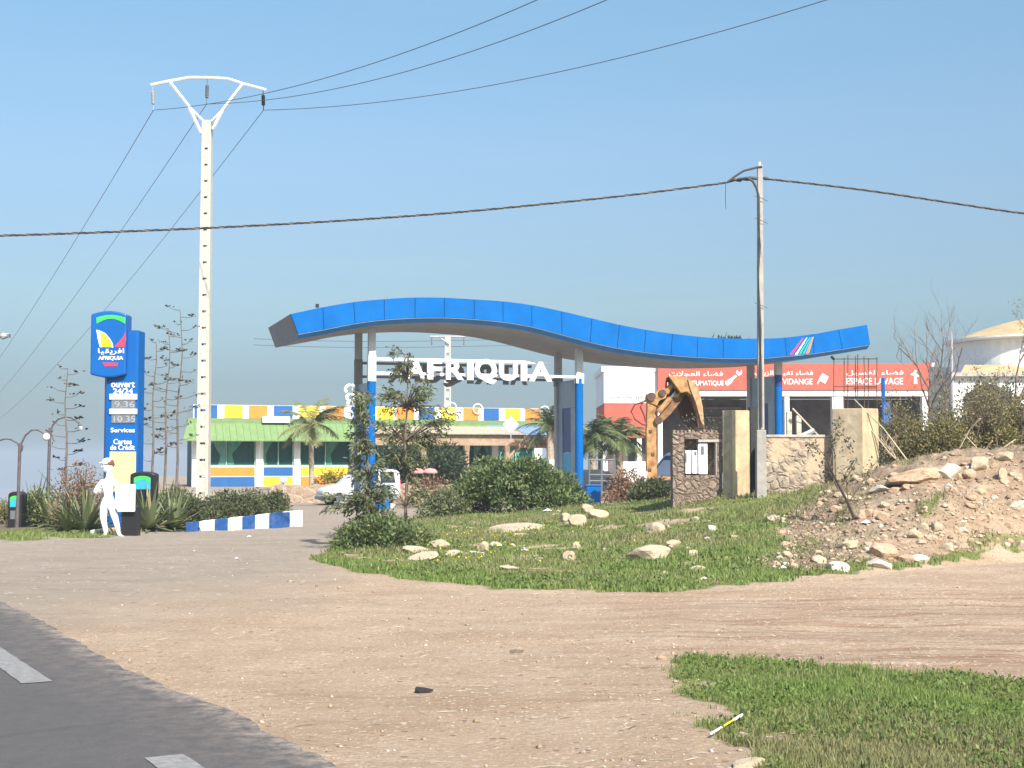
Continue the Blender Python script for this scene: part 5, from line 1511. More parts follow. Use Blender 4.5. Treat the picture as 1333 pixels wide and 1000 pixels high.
CARPG = {'side': [('', [(1.42, .98), (2.2, .99), (2.2, 1.34), (1.9, 1.28)]), ('', [(2.28, .99), (3.1, 1.0), (3.0, 1.33), (2.28, 1.35)])],
         'front': [(1.22, -.62, .99), (1.22, .62, .99), (1.84, .52, 1.38), (1.84, -.52, 1.38)], 'rear': [(3.7, -.55, 1.22), (3.7, .55, 1.22), (3.2, .5, 1.44), (3.2, -.5, 1.44)],
         'lamp': (.20, .62, .62), 'tail': (4.14, .66, .8), 'mir': (1.5, .93, 1.02), 'bump': 0}
p = gnd(423, 658.5, -.25)
Mv = Matrix.Translation(Vector((at(414, 640, 59.2).x, 59.6, Hs(at(440, 640, 59.).x, 59.0)))) @ Matrix.Rotation(math.radians(24), 4, 'Z') @ Matrix.Scale(.83, 4)
make_car('parked_van', 'white small van parked by the tan retaining wall, half hidden by leaves', Mv, prof=VAN, glass=VANG)
Mc = Matrix.Translation(Vector((at(846, 630, 62).x, 64.0, Hs(at(800, 640, 62).x, 62.0)))) @ Matrix.Rotation(math.radians(165), 4, 'Z')
make_car('parked_car', 'dark grey car parked beyond the middle canopy column', Mc, prof=CARP, glass=CARPG, paint=CARG, L=4.2, wx=(.85, 3.3))
Mw = Matrix.Translation(Vector((at(858, 630, 52).x, 55.0, Hs(at(870, 640, 55).x, 55.0)))) @ Matrix.Rotation(math.radians(52), 4, 'Z') @ Matrix.Scale(1.2, 4)
make_car('parked_van', 'white van parked behind the stone wall and the rusty digger', Mw, prof=VAN, glass=VANG, wr=.31)

# dark rail beyond middle column
def make_rail():
    Y = 50.5
    r = thing('metal_railing', 'dark metal railing beside the middle canopy column', 'railing', (at(790, 640, Y).x, Y, Hs(at(790, 640, Y).x, Y)))
    for py in (598.5, 618, 626):
        MB().tube([at(766, py, Y), at(800, py + .5, Y)], .03, 6).build('rail', DGREY, r)
    for px in (767, 783, 800):
        p = at(px, 597, Y); MB().tube([(p.x, Y, Hs(p.x, Y) - .1), p], .035, 6).build('post', DGREY, r)
make_rail()
def make_pump():
    u = sum(US[1]) / 2; z0 = .2
    for v, lbl in ((4.3, 'white and grey fuel pump behind the middle canopy columns'),):
        c = MCAN @ Vector((u - .1, v, 0)); zg = Hs(c.x, c.y)
        r = thing('fuel_pump', lbl, 'fuel pump', (c.x, c.y, zg))
        MB(MCAN).box(u - .45, u + .25, v, v + .45, zg, zg + 1.25).build('cabinet', GREYL, r, bevel=.03)
        MB(MCAN).box(u - .48, u + .28, v - .02, v + .47, zg + 1.253, zg + 1.75).build('head', WHITEP, r, bevel=.03)
        MB(MCAN).box(u - .30, u + .10, v - .03, v - .02, zg + 1.35, zg + 1.6).build('display', DGREY, r)
        MB(MCAN).tube([(u - .5, v + .1, zg + 1.1), (u - .62, v, zg + .7), (u - .55, v, zg + .3), (u - .47, v + .1, zg + .6)], .02, 6).build('hose', RUBBER, r)
make_pump()

# ------------------------------------------------------------------ vegetation helpers
def unit(a): return a / np.maximum(np.linalg.norm(a, axis=1, keepdims=True), 1e-9)

def leaf_arrays(Pb, A, L, W):
    n = len(Pb); A = unit(A)
    rv = rng.normal(size=(n, 3)); Sd = unit(np.cross(A, rv)); Nn = np.cross(A, Sd)
    L = L[:, None]; W = W[:, None]
    v0 = Pb; v1 = Pb + A * L * .45 + Sd * W * .5 + Nn * L * .05; v2 = Pb + A * L - Nn * L * .08; v3 = Pb + A * L * .45 - Sd * W * .5 + Nn * L * .05
    V = np.stack([v0, v1, v2, v3], 1).reshape(-1, 3)
    Fc = np.arange(4 * n).reshape(n, 4)
    return V, Fc

def clump_leaves(clumps, n, L, W, droop=0.0, up=.25, shell=.55):
    cs = np.array([c for c, r in clumps]); rs = np.array([r for c, r in clumps])
    vol = (rs.prod(1)) ** (2 / 3); idx = rng.choice(len(cs), n, p=vol / vol.sum())
    d = unit(rng.normal(size=(n, 3)))
    rad = shell + (1 - shell) * rng.random(n) ** .7
    rad = rad * (1 + .22 * rng.normal(size=n) * .6)
    Pb = cs[idx] + d * rs[idx] * rad[:, None]
    A = d * .8 + rng.normal(size=(n, 3)) * .55 + np.array([0, 0, up - droop])
    l = L * rng.uniform(.6, 1.25, n); w = W * rng.uniform(.7, 1.2, n)
    return leaf_arrays(Pb, A, l, w)

def auto_clumps(px0, px1, pyt, pyb, Y, depth, n, rfrac=.26, lean=.0, seed=0, top=None):
    """clumps filling the outline of a shrub standing at depth Y; base on the terrain"""
    R = random.Random(seed)
    a = at(px0, pyb, Y); b = at(px1, pyt, Y)
    w = (b.x - a.x); x0 = a.x; gz = Hs((a.x + b.x) / 2, Y)
    h = b.z - gz
    out = []
    for i in range(n):
        t = (i + R.random()) / n
        s = (i * .618034) % 1
        edge = math.sin(PI * t) ** .55
        if top: edge = np.interp(t, [k / (len(top) - 1) for k in range(len(top))], top)
        r = rfrac * h * R.uniform(.75, 1.25)
        zz = gz + r * .5 + max(0, (h * edge - 1.6 * r)) * s ** .7
        out.append(((x0 + w * .02 + r * .5 + (w * .96 - r) * t, Y + depth * R.uniform(-.5, .5) * (1 - .3 * s), zz), (r * 1.25, r * 1.2, r)))
    return out, gz

HEDGE = leafmat('hedge_leaf', (0.056, 0.075, 0.031, 1), (0.119, 0.144, 0.060, 1), (0.188, 0.175, 0.075, 1))
BUSHL = leafmat('bush_leaf', (0.058, 0.091, 0.029, 1), (0.150, 0.195, 0.065, 1), (0.260, 0.260, 0.104, 1))
DARKL = leafmat('dark_leaf', (.030, .045, .020, 1), (.080, .10, .045, 1))
OLIVE = leafmat('olive_leaf', (.115, .115, .038, 1), (.25, .22, .085, 1), (.36, .28, .14, 1))
REDL = leafmat('reddish_leaf', (.16, .085, .05, 1), (.30, .165, .10, 1), (.16, .17, .07, 1))
EUCL = leafmat('sapling_leaf', (.085, .11, .045, 1), (.19, .21, .10, 1), (.30, .27, .16, 1))
PALML = leafmat('palm_leaf', (0.066, 0.102, 0.036, 1), (0.156, 0.186, 0.072, 1))
AGAVEL = leafmat('agave_leaf', (.095, .125, .055, 1), (.21, .235, .115, 1), (.42, .33, .19, 1), transl=.08)
GREYLF = leafmat('grey_green_leaf', (.08, .085, .055, 1), (.17, .165, .11, 1))

def bush(name, label, spec, nl, L, W, m, depth=1.2, n=14, seed=1, top=None, rfrac=.26, group=None, cat='bush', stem=BARK, up=.25, nst=7):
    px0, px1, pyt, pyb, Y = spec
    cl, gz = auto_clumps(px0, px1, pyt, pyb, Y, depth, n, rfrac, seed=seed, top=top)
    bx = sum(c[0][0] for c in cl) / len(cl)
    r = thing(name, label, cat, (bx, Y, gz), group)
    V, Fc = clump_leaves(cl, nl, L, W, up=up)
    V[:, 2] = np.maximum(V[:, 2], H(V[:, 0], V[:, 1]) + .01)
    mesh_np('foliage', V, Fc, m, r)
    mb = MB(); R = random.Random(seed + 5)
    for c, rad in cl[:: max(1, len(cl) // nst)]:
        p = Vector((bx + (c[0] - bx) * .45, Y + R.uniform(-.2, .2), gz - .1)); p.z = Hs(p.x, p.y) - .05
        q = Vector(c); mid = p.lerp(q, .5) + Vector((R.uniform(-.12, .12), R.uniform(-.12, .12), .1))
        mb.tube([p, mid, q + Vector((0, 0, rad[2] * .5))], [.035, .022, .008], 5)
        for k in range(3):
            e = mid.lerp(q, R.random()) ; mb.tube([mid, e + Vector((R.uniform(-.3, .3), R.uniform(-.3, .3), R.uniform(.05, .35)))], [.014, .005], 4)
    mb.build('stems', stem, r)
    return r

# hedge behind the kerb
HG = 'dark bushes of the hedge behind the painted kerb'
for k, (a, b, t, Y, n_, lab) in enumerate(((228, 272, 640, 35.2, 4200, 'leftmost dark hedge bush at the foot of the ladder pole'), (262, 308, 633, 35.6, 4800, 'dark hedge bush just right of the ladder pole'), (296, 345, 629, 36.0, 5000, 'rounded dark hedge bush in the middle of the kerb planting'), (330, 377, 634, 36.6, 4800, 'dark hedge bush at the right end of the painted kerb'))):
    bush('hedge_bush', lab, (a, b, t, 680, Y), n_, .085, .040, HEDGE, depth=1.5, n=13, seed=20 + k, group=HG)
# big bush in front of the forecourt
bush('broad_bush', 'big rounded dark green bush on the grass in front of the middle canopy column', (578, 765, 588, 668, 40), 15000, .13, .065, BUSHL, depth=2.6, n=34, seed=4, top=[.35, .72, .98, 1.0, .96, .97, .86, .72, .35], rfrac=.22)
bush('low_bush', 'low dark bush at the left tip of the grassy mound', (438, 566, 655, 720, 25.6), 6500, .085, .035, BUSHL, depth=1.6, n=20, seed=6, top=[.35, .8, 1, .9, .75, .55, .3], rfrac=.30)
bush('low_bush', 'small green bush at the left foot of the big rounded bush', (552, 606, 630, 672, 38.5), 1900, .11, .05, EUCL, depth=1.2, n=11, seed=8, rfrac=.28)
bush('shrub', 'reddish brown shrub beside the blue block', (786, 846, 606, 662, 41), 3000, .10, .05, REDL, depth=1.5, n=14, seed=9, rfrac=.26)
bush('shrub', 'dark green shrub at the foot of the digger arm', (822, 878, 618, 666, 35), 4200, .085, .04, HEDGE, depth=1.3, n=14, seed=10, rfrac=.28)
bush('shrub', 'dark tangled shrub growing through the digger bucket', (886, 940, 515, 575, 33.2), 1000, .07, .03, GREYLF, depth=.8, n=10, seed=12, rfrac=.16, stem=TWIG, nst=9)
# olive brown thicket on top of the mound
TG = 'olive brown thicket bushes along the top of the rubble mound'
for k, (a, b, t, pb, Y, lab) in enumerate(((1146, 1205, 520, 614, 31.5, 'leftmost olive brown thicket bush, next to the yellowish pillar'), (1190, 1262, 528, 612, 31, 'olive brown thicket bush below the bare tree'), (1245, 1318, 508, 608, 31.5, 'olive brown thicket bush under the round white building'), (1300, 1385, 500, 602, 32, 'rightmost olive brown thicket bush at the picture edge'))):
    bush('thicket_bush', lab, (a, b, t, pb, Y), 6500, .075, .030, OLIVE, depth=1.8, n=22, seed=40 + k, group=TG, rfrac=.22, stem=TWIG, nst=12)
bush('small_tree', 'grey green small tree in front of the arches of the round building', (1262, 1352, 466, 560, 46), 6200, .16, .07, GREYLF, depth=2.2, n=26, seed=51, rfrac=.17, cat='tree')
bush('small_tree', 'brownish small tree hiding the left arch of the round building', (1228, 1290, 486, 570, 44), 2600, .15, .06, leafmat('brown_leaf', (.11, .095, .05, 1), (.24, .19, .11, 1)), depth=1.8, n=18, seed=52, rfrac=.16, cat='tree', stem=TWIG, nst=12)
bush('shrub', 'reddish leafy shrub behind the agaves left of the statue', (80, 132, 592, 660, 32.3), 3600, .075, .035, REDL, depth=1.0, n=14, seed=60, rfrac=.22)
bush('shrub', 'green shrub at the foot of the grey curved lamp post', (20, 78, 630, 690, 34.5), 3200, .085, .04, BUSHL, depth=1.2, n=14, seed=61, rfrac=.24)
bush('shrub', 'brownish low shrub at the far left edge', (-40, 30, 645, 690, 36), 2200, .08, .04, OLIVE, depth=1.2, n=12, seed=62, rfrac=.26)
bush('shrub', 'green shrub between the agave masts and the ladder pole', (196, 250, 628, 680, 35.6), 3200, .09, .04, HEDGE, depth=1.3, n=13, seed=63, rfrac=.24)
bush('shrub', 'yellow green potted bushes under the pergola', (420, 462, 606, 632, 66), 1200, .14, .07, OLIVE, depth=1., n=9, seed=64, rfrac=.3) if False else None
bush('climbing_plant', 'dark leafy planting under the pergola roof, left side', (488, 556, 570, 628, 69.5), 3000, .22, .10, DARKL, depth=1.2, n=18, seed=65, rfrac=.2, cat='plant')
bush('climbing_plant', 'dark leafy planting under the pergola roof, right side', (552, 612, 572, 628, 69.5), 3000, .22, .10, DARKL, depth=1.2, n=18, seed=66, rfrac=.2, cat='plant')
bush('flower_bush', 'yellowish flowering bush before the restaurant dado', (412, 455, 604, 634, 66), 1300, .15, .07, leafmat('yellow_leaf', (.16, .15, .03, 1), (.42, .33, .05, 1)), depth=1., n=10, seed=67, rfrac=.28)
bush('treetop', 'dark treetop showing above the canopy roof', (922, 962, 431, 640, 100), 2600, .5, .25, DARKL, depth=3., n=22, seed=68, rfrac=.06, cat='tree', top=[.965, .985, .99, 1.0, .985, .97])
bush('shrub', 'brown dry shrub low on the planter bank behind the leafy sapling', (520, 600, 612, 660, 48), 1500, .10, .05, REDL, depth=1.5, n=12, seed=69, rfrac=.24)

# ------------------------------------------------------------------ leafy saplings
def sapling(label, base, trunk_px, crowns, Y, nl, L, W, m, seed):
    R = random.Random(seed)
    P = lambda x, y, dy=0: Vector((at(x, y, Y).x, Y + dy, at(x, y, Y).z))
    b = P(*base); b.z = Hs(b.x, Y) - .08
    r = thing('sapling', label, 'tree', (b.x, Y, b.z))
    pts = [b] + [P(*q) for q in trunk_px]
    MB().tube(pts, [.038 * (1 - .75 * i / (len(pts) - 1)) for i in range(len(pts))], 7).build('trunk', BARK, r)
    mb = MB(); allP = []; allA = []
    for (cx, cy, rx, ry, w) in crowns:
        for k in range(w):
            a = R.uniform(0, 2 * PI); rr = math.sqrt(R.random())
            tip = P(cx + rx * rr * math.cos(a), cy + ry * rr * math.sin(a), R.uniform(-.5, .5))
            s = min(pts[1:], key=lambda q: (q - tip).length + max(0, (q.z - tip.z)) * .8)
            mid = s.lerp(tip, .55) + Vector((R.uniform(-.05, .05), R.uniform(-.05, .05), .09))
            mb.tube([s, mid, tip], [.012, .008, .003], 4)
            for j in range(max(3, nl // max(1, sum(c[4] for c in crowns)))):
                q = mid.lerp(tip, R.random() ** .7) + Vector((R.gauss(0, .05), R.gauss(0, .05), R.gauss(0, .04)))
                allP.append(q); d = (tip - mid).normalized()
                allA.append(Vector((d.x + R.gauss(0, .6), d.y + R.gauss(0, .6), d.z * .4 - .45 + R.gauss(0, .5))))
    mb.build('branches', TWIG, r)
    Pb = np.array(allP); A = np.array(allA); n = len(Pb)
    V, Fc = leaf_arrays(Pb, A, L * rng.uniform(.6, 1.2, n), W * rng.uniform(.7, 1.2, n))
    mesh_np('leaves', V, Fc, m, r)
sapling('leafy sapling in front of the left canopy column', (478, 716), [(479, 690), (478, 660), (481, 620), (476, 580), (474, 545), (470, 520)], [(468, 560, 17, 45, 26), (480, 610, 22, 38, 28), (470, 522, 12, 14, 8), (462, 650, 40, 14, 16), (490, 655, 30, 25, 18), (440, 662, 22, 6, 5)], 25.8, 3000, .12, .032, EUCL, 3)
sapling('slender leafy sapling rising in front of the white sign letters', (529, 692), [(528, 660), (530, 620), (527, 575), (530, 530), (531, 490), (526, 462)], [(521, 476, 16, 22, 13), (548, 510, 17, 13, 13), (511, 512, 15, 13, 12), (525, 540, 26, 20, 12), (530, 585, 34, 26, 26), (560, 560, 30, 22, 16), (505, 560, 18, 16, 10), (585, 545, 16, 12, 6), (520, 640, 38, 22, 16)], 27.5, 3100, .12, .032, EUCL, 7)

# ------------------------------------------------------------------ bare trees and dry stalks
def bare_tree(label, px, pyb, pyt, Y, spread, seed, m=TWIG, levels=4, n0=4, name='bare_tree', wob=.25, r0=.05, leaves=0, px2=None, lm=None):
    R = random.Random(seed)
    b = at(px, pyb, Y); b.z = Hs(b.x, Y) - .1; t = at(px2 or px, pyt, Y)
    h = t.z - b.z
    r = thing(name, label, 'tree', b)
    tr = MB(); br = MB(); tips = []
    def grow(p, d, L, rad, lv):
        pts = [p]; q = p.copy(); dd = d.copy(); n = 4
        for i in range(n):
            dd = (dd + Vector((R.gauss(0, wob), R.gauss(0, wob), R.gauss(.04, wob * .6))) * .5).normalized(); q = q + dd * L / n; pts.append(q.copy())
        (tr if lv == 0 else br).tube(pts, [rad * (1 - .55 * i / n) for i in range(n + 1)], 6 if lv == 0 else (5 if lv < 2 else 3), cap=lv < 2)
        tips.append(q.copy())
        if lv < levels:
            for k in range(n0 if lv == 0 else R.choice((2, 3, 3))):
                i = R.randint(1 if lv else 2, n); a = R.uniform(0, 2 * PI)
                side = Vector((math.cos(a), math.sin(a) * .7, R.uniform(.1, .9))) * spread
                grow(pts[i], (dd + side).normalized(), L * R.uniform(.5, .75), rad * .5 * (1 - .1 * i / n), lv + 1)
    grow(b, ((t - b).normalized()), h * .52, r0, 0)
    tr.build('trunk', m, r); br.build('branches', m, r)
    if leaves:
        P_ = np.array([tips[R.randrange(len(tips))] for i in range(leaves)]) + rng.normal(size=(leaves, 3)) * .06
        V, Fc = leaf_arrays(P_, rng.normal(size=(leaves, 3)) + [0, 0, -.3], .07 * rng.uniform(.6, 1.2, leaves), .03 * rng.uniform(.7, 1.2, leaves))
        mesh_np('leaves', V, Fc, lm or OLIVE, r)
bare_tree('leafless thorny tree in front of the red building, curling twigs', 1212, 600, 412, 34, .75, 21, levels=4, n0=5, r0=.06, px2=1206)
bare_tree('second leafless tree just right of the thorny one', 1228, 600, 430, 36, .6, 22, levels=4, n0=4, r0=.05, px2=1224)
bare_tree('tall bare tree in front of the round white building', 1302, 600, 392, 38, .65, 24, levels=4, n0=5, r0=.07, leaves=420, px2=1296)
bare_tree('dark leaning tree with sparse leaves near the right edge', 1322, 605, 470, 37, .75, 25, m=BARK, levels=4, n0=5, r0=.09, leaves=700, lm=GREYLF, px2=1316)
bare_tree('dry twiggy bush in front of the broad pillar', 1172, 608, 545, 30.2, .8, 27, m=PALE, levels=3, n0=4, r0=.03, name='dry_bush', px2=1152)
bare_tree('tangle of grey twigs beside the square pillar', 930, 600, 530, 33.4, .8, 28, levels=4, n0=6, r0=.03, name='dry_bush', px2=926)
for k, (px, pt, yy, lab) in enumerate(((1176, 512, 31.0, 'bare brown twig bush left of the thorny tree'), (1236, 505, 30.6, 'bare brown twig bush in the middle of the thicket'), (1268, 498, 30.9, 'bare brown twig bush below the cornice of the round building'), (1300, 490, 30.8, 'bare brown twig bush toward the right edge'), (1328, 484, 31.1, 'bare brown twig bush at the right picture edge'))):
    bare_tree(lab, px, 606, pt, yy, .85, 70 + k, levels=4, n0=6, r0=.03, name='dry_bush', px2=px - 4, wob=.3, leaves=260, lm=OLIVE)
# long pale dead stems lying across the thicket
for k, (a, b, c) in enumerate((((1112, 520), (1150, 558), (1186, 606)), ((1130, 555), (1158, 590), (1182, 612)), ((1238, 604), (1262, 560), (1276, 545)), ((1256, 566), (1278, 590), (1292, 574)), ((1322, 572), (1296, 590), (1275, 606)), ((1158, 607), (1210, 609), (1248, 616)))):
    o = MB().tube([at(*a, 29.6), at(*b, 29.4), at(*c, 29.2)], [.012, .016, .02], 5).build('dead_stem', PALE, None)
    setp(o, 'thin pale dead stem sticking out of the thicket on the mound', 'dead stem', 'dead stems across the thicket')
# small dark sapling on the mound
def mound_sapling():
    Yb = hit(1112, 676); R = random.Random(5)
    Y = Yb.y
    P = lambda x, y, dy=0: Vector((at(x, y, Y).x, Y + dy, at(x, y, Y).z))
    r = thing('thin_sapling', 'thin dark leaning sapling with few leaves on the rubble mound', 'tree', Yb)
    pts = [P(1114, 680), P(1104, 655), P(1088, 625), P(1077, 600), P(1072, 588)]
    MB().tube(pts, [.03, .026, .02, .012, .006], 6).build('trunk', mat('dark_bark', (.05, .04, .035, 1), .9), r)
    mb = MB(); Pl = []
    for a, b in (((1088, 625), (1082, 565)), ((1080, 605), (1092, 545)), ((1094, 636), (1112, 600)), ((1075, 595), (1055, 580)), ((1104, 655), (1140, 595)), ((1092, 640), (1070, 600)), ((1090, 560), (1102, 585)), ((1104, 650), (1095, 612))):
        p, q = P(*a), P(*b, R.uniform(-.3, .3)); mid = p.lerp(q, .5) + Vector((.03, 0, .04)); mb.tube([p, mid, q], [.010, .007, .003], 4)
        for k in range(48): Pl.append(mid.lerp(q, R.random()) + Vector((R.gauss(0, .05), R.gauss(0, .05), R.gauss(0, .05))))
    MB().tube([P(1113, 678, -.02), P(1122, 685, -.1), P(1132, 681, -.12)], .014, 5).build('root', PALE, r)
    mb.build('branches', TWIG, r)
    n = len(Pl); V, Fc = leaf_arrays(np.array(Pl), rng.normal(size=(n, 3)), .075 * rng.uniform(.6, 1.3, n), .032 * rng.uniform(.7, 1.2, n))
    mesh_np('leaves', V, Fc, GREYLF, r)
mound_sapling()

# ------------------------------------------------------------------ agaves and their flower masts
def rosette(name, label, px, py, Y, R_, n, seed, group=None, cat='agave', m=AGAVEL, droop=.9, wid=.046, up=1.0):
    c = at(px, py, Y); c.z = Hs(c.x, Y)
    R = random.Random(seed); V = []; Fc = []
    for k in range(n):
        a = k * 2.39996 + R.uniform(-.2, .2); t = k / n
        el = (.18 + 1.2 * t + R.uniform(-.12, .12)) * up
        L = R_ * (1.0 - .25 * abs(t - .4)) * R.uniform(.8, 1.15); dr = droop * (1 - t) * R.uniform(.4, 1.2)
        d = Vector((math.cos(a) * math.cos(el), math.sin(a) * math.cos(el), math.sin(el))); s = Vector((-math.sin(a), math.cos(a), 0))
        seg = 6; p = Vector((c.x, c.y, c.z + .05)) + Vector((d.x, d.y, 0)) * .06; b0 = len(V)
        for i in range(seg + 1):
            u = i / seg; w = wid * R_ * (1 - u ** 1.7) * (.75 + .6 * math.sin(PI * min(1, u * 1.4 + .1))) + .003
            up_ = d.cross(s)
            V += [p + s * w, p - up_ * w * .35, p - s * w]
            d = (d + Vector((0, 0, -dr * .22))).normalized(); p = p + d * L / seg
            hz = c.z + .02
            if p.z < hz: p.z = hz
        for i in range(seg):
            q = b0 + i * 3; Fc += [(q, q + 1, q + 4, q + 3), (q + 1, q + 2, q + 5, q + 4)]
    o = mesh_np(name, np.array([v[:] for v in V]), np.array(Fc), m)
    setp(o, label, cat, group)
AG = 'agave plants around the totem'
rosette('agave', 'upright grey green agave left of the statue', 112, 690, 31.2, 1.15, 46, 1, AG, droop=.5, up=1.15)
rosette('agave', 'sprawling agave with dry yellowed leaves at the grass corner', 88, 694, 31.2, .95, 44, 2, AG, droop=1.3)
rosette('agave', 'agave in the gap between lamp post and reddish shrub', 66, 680, 34.0, 1.2, 26, 3, AG, droop=.6)
rosette('agave', 'large agave right of the totem, leaves spread towards the kerb', 194, 691, 31.9, 1.2, 46, 4, AG, droop=.8)
rosette('agave', 'agave beside the left end of the long painted kerb', 226, 686, 32.6, 1.1, 40, 5, AG, droop=.8)
rosette('agave', 'small agave behind the black round-topped bin right of the totem', 182, 676, 33.5, 1.0, 24, 6, AG, droop=.6)
rosette('agave', 'dark agave by the curved lamp posts far left', 44, 668, 37.5, 1.3, 26, 7, AG, droop=.5, m=leafmat('agave_dark', (.05, .07, .04, 1), (.11, .13, .07, 1), transl=.05))
rosette('dry_agave', 'dry straw-coloured rosette at the foot of the flower masts', 214, 668, 36.5, 1.3, 20, 8, None, 'agave', leafmat('dry_agave_leaf', (.25, .20, .12, 1), (.42, .35, .22, 1), transl=.05), droop=.4, up=1.1)
rosette('dry_agave', 'brown withered rosette beside the straw-coloured one', 232, 660, 37.5, 1.2, 18, 9, None, 'agave', leafmat('dry_agave_leaf', (.25, .20, .12, 1), (.42, .35, .22, 1), transl=.05), droop=.4, up=1.15)
rosette('dry_agave', 'spiky dark seed-headed plant behind the reddish shrub', 108, 655, 34.6, 1.7, 12, 10, None, 'plant', leafmat('dark_spike', (.05, .045, .035, 1), (.16, .12, .08, 1), transl=.05), droop=.3, up=1.1, wid=.03)

def mast(label, px, pyt, pxb, Y, seed, n=18, sp=1.0):
    R = random.Random(seed)
    t = at(px, pyt, Y); b = at(pxb, 660, Y); b.z = Hs(b.x, Y) - .1
    r = thing('agave_mast', label, 'flower stalk', b, 'dry agave flower masts')
    k = 10; pts = [b.lerp(t, i / k) + Vector((.05 * math.sin(i * 1.3 + seed) * (i / k), .03 * math.sin(i), 0)) for i in range(k + 1)]
    DW = mat('mast_brown', (.15, .12, .10, 1), .9, .25, 8)
    MB().tube(pts, [.045 - .036 * i / k for i in range(k + 1)], 6).build('stalk', DW, r)
    mb = MB(); P_ = []
    h = t.z - b.z
    for i in range(n):
        u = .36 + .64 * (i / (n - 1)); kk = min(int(u * k), k - 1); c = pts[kk].lerp(pts[kk + 1], u * k - kk); side = 1 if i % 2 else -1
        L = (.50 * (1 - .75 * abs(u - .62) / .4 * .8)) * R.uniform(.55, 1.15) * sp; L = max(.08, L)
        a = R.uniform(-.7, .7); e = c + Vector((side * math.cos(a) * L, math.sin(a) * L, L * R.uniform(.05, .28)))
        m_ = c.lerp(e, .55) + Vector((0, 0, -.03)); mb.tube([c, m_, e], [.011, .008, .007], 4)
        for j in range(R.choice((2, 6, 12, 20))): P_.append(e + Vector((R.gauss(0, .065), R.gauss(0, .06), R.gauss(.02, .014))))
    mb.build('branches', DW, r)
    nn = len(P_); A = rng.normal(size=(nn, 3)) * [1, 1, .3] + [0, 0, .15]
    V, Fc = leaf_arrays(np.array(P_), A, .11 * rng.uniform(.6, 1.2, nn), .05 * rng.uniform(.8, 1.3, nn))
    mesh_np('crown', V, Fc, leafmat('seed_pod', (.03, .028, .02, 1), (.09, .075, .055, 1), transl=.05), r)
mast('dry agave flower mast standing left of the totem', 86, 480, 87, 35, 1, 19)
mast('shortest of the three agave masts right of the totem', 202, 446, 197, 36, 2, 15)
mast('middle of the three agave masts right of the totem', 220, 428, 213, 36.8, 3, 17)
mast('tallest agave mast, nearest the ladder pole', 237, 404, 228, 37.4, 4, 21, 1.3)
o = bush('shrub', 'blue-flowered small shrub by the agave masts', (214, 224, 606, 626, 60), 10, .1, .05, EUCL, n=3) if False else None

# ------------------------------------------------------------------ palms
def palm(label, px, pyb, pyt, Y, nf, L, seed, rt=.14, m=PALML, droop=1.0):
    R = random.Random(seed)
    c = at(px, pyt, Y); gz = Hs(c.x, Y)
    r = thing('palm_tree', label, 'palm', (c.x, Y, gz))
    MB().tube([(c.x + .05, Y, gz - .1), (c.x, Y, gz + (c.z - gz) * .5), (c.x, Y, c.z)], [rt * 1.25, rt, rt * .95], 10).build('trunk', mat('palm_trunk', (.36, .29, .21, 1), .95, .25, 14, bump=.8, bscale=12), r)
    V = []; Fc = []; st = MB()
    for k in range(nf):
        a = k * 2.39996 + R.uniform(-.2, .2); el = R.uniform(-.1, 1.25); d = Vector((math.cos(a) * math.cos(el), math.sin(a) * math.cos(el), math.sin(el)))
        p = Vector((c.x, Y, c.z - .05)); n = 12; ln = L * R.uniform(.8, 1.1); pts = [p.copy()]
        for i in range(n):
            d = (d + Vector((0, 0, -.12 * droop))).normalized(); p = p + d * ln / n; pts.append(p.copy())
            s = d.cross(Vector((0, 0, 1)));
            if s.length < 1e-3: continue
            s.normalize(); u = (i + 1) / n; lw = ln * .26 * math.sin(PI * min(1, u * .9 + .08)) + .04
            for j in range(3):
                q = pts[-2].lerp(p, j / 3)
                for sg in (-1, 1):
                    tip = q + s * sg * lw * R.uniform(.75, 1.1) + d * lw * .7 + Vector((0, 0, -lw * R.uniform(.15, .6))); w = d * .028
                    b0 = len(V); V += [q - w, q + w, q.lerp(tip, .6) + w * .8, tip]; Fc.append((b0, b0 + 1, b0 + 2, b0 + 3))
        st.tube(pts, [.03 * (1 - .8 * i / n) for i in range(n + 1)], 4)
    st.build('frond_stalks', mat('frond_stalk', (.22, .22, .09, 1), .8), r)
    mesh_np('crown', np.array([v[:] for v in V]), np.array(Fc), m, r)
palm('slim palm tree in front of the green awning', 405.5, 632, 553, 66, 19, 2.1, 1, .12, leafmat('pale_palm', (.12, .135, .05, 1), (.24, .24, .10, 1)))
palm('palm with arching fronds beside the middle canopy column', 771, 640, 566, 66, 26, 1.9, 2, .2)
palm('bushy palm in front of the red wall', 806, 640, 568, 68, 28, 1.9, 3, .2)
palm('palm peeking out behind the pergola end', 716, 640, 556, 76, 22, 2.0, 4, .2)

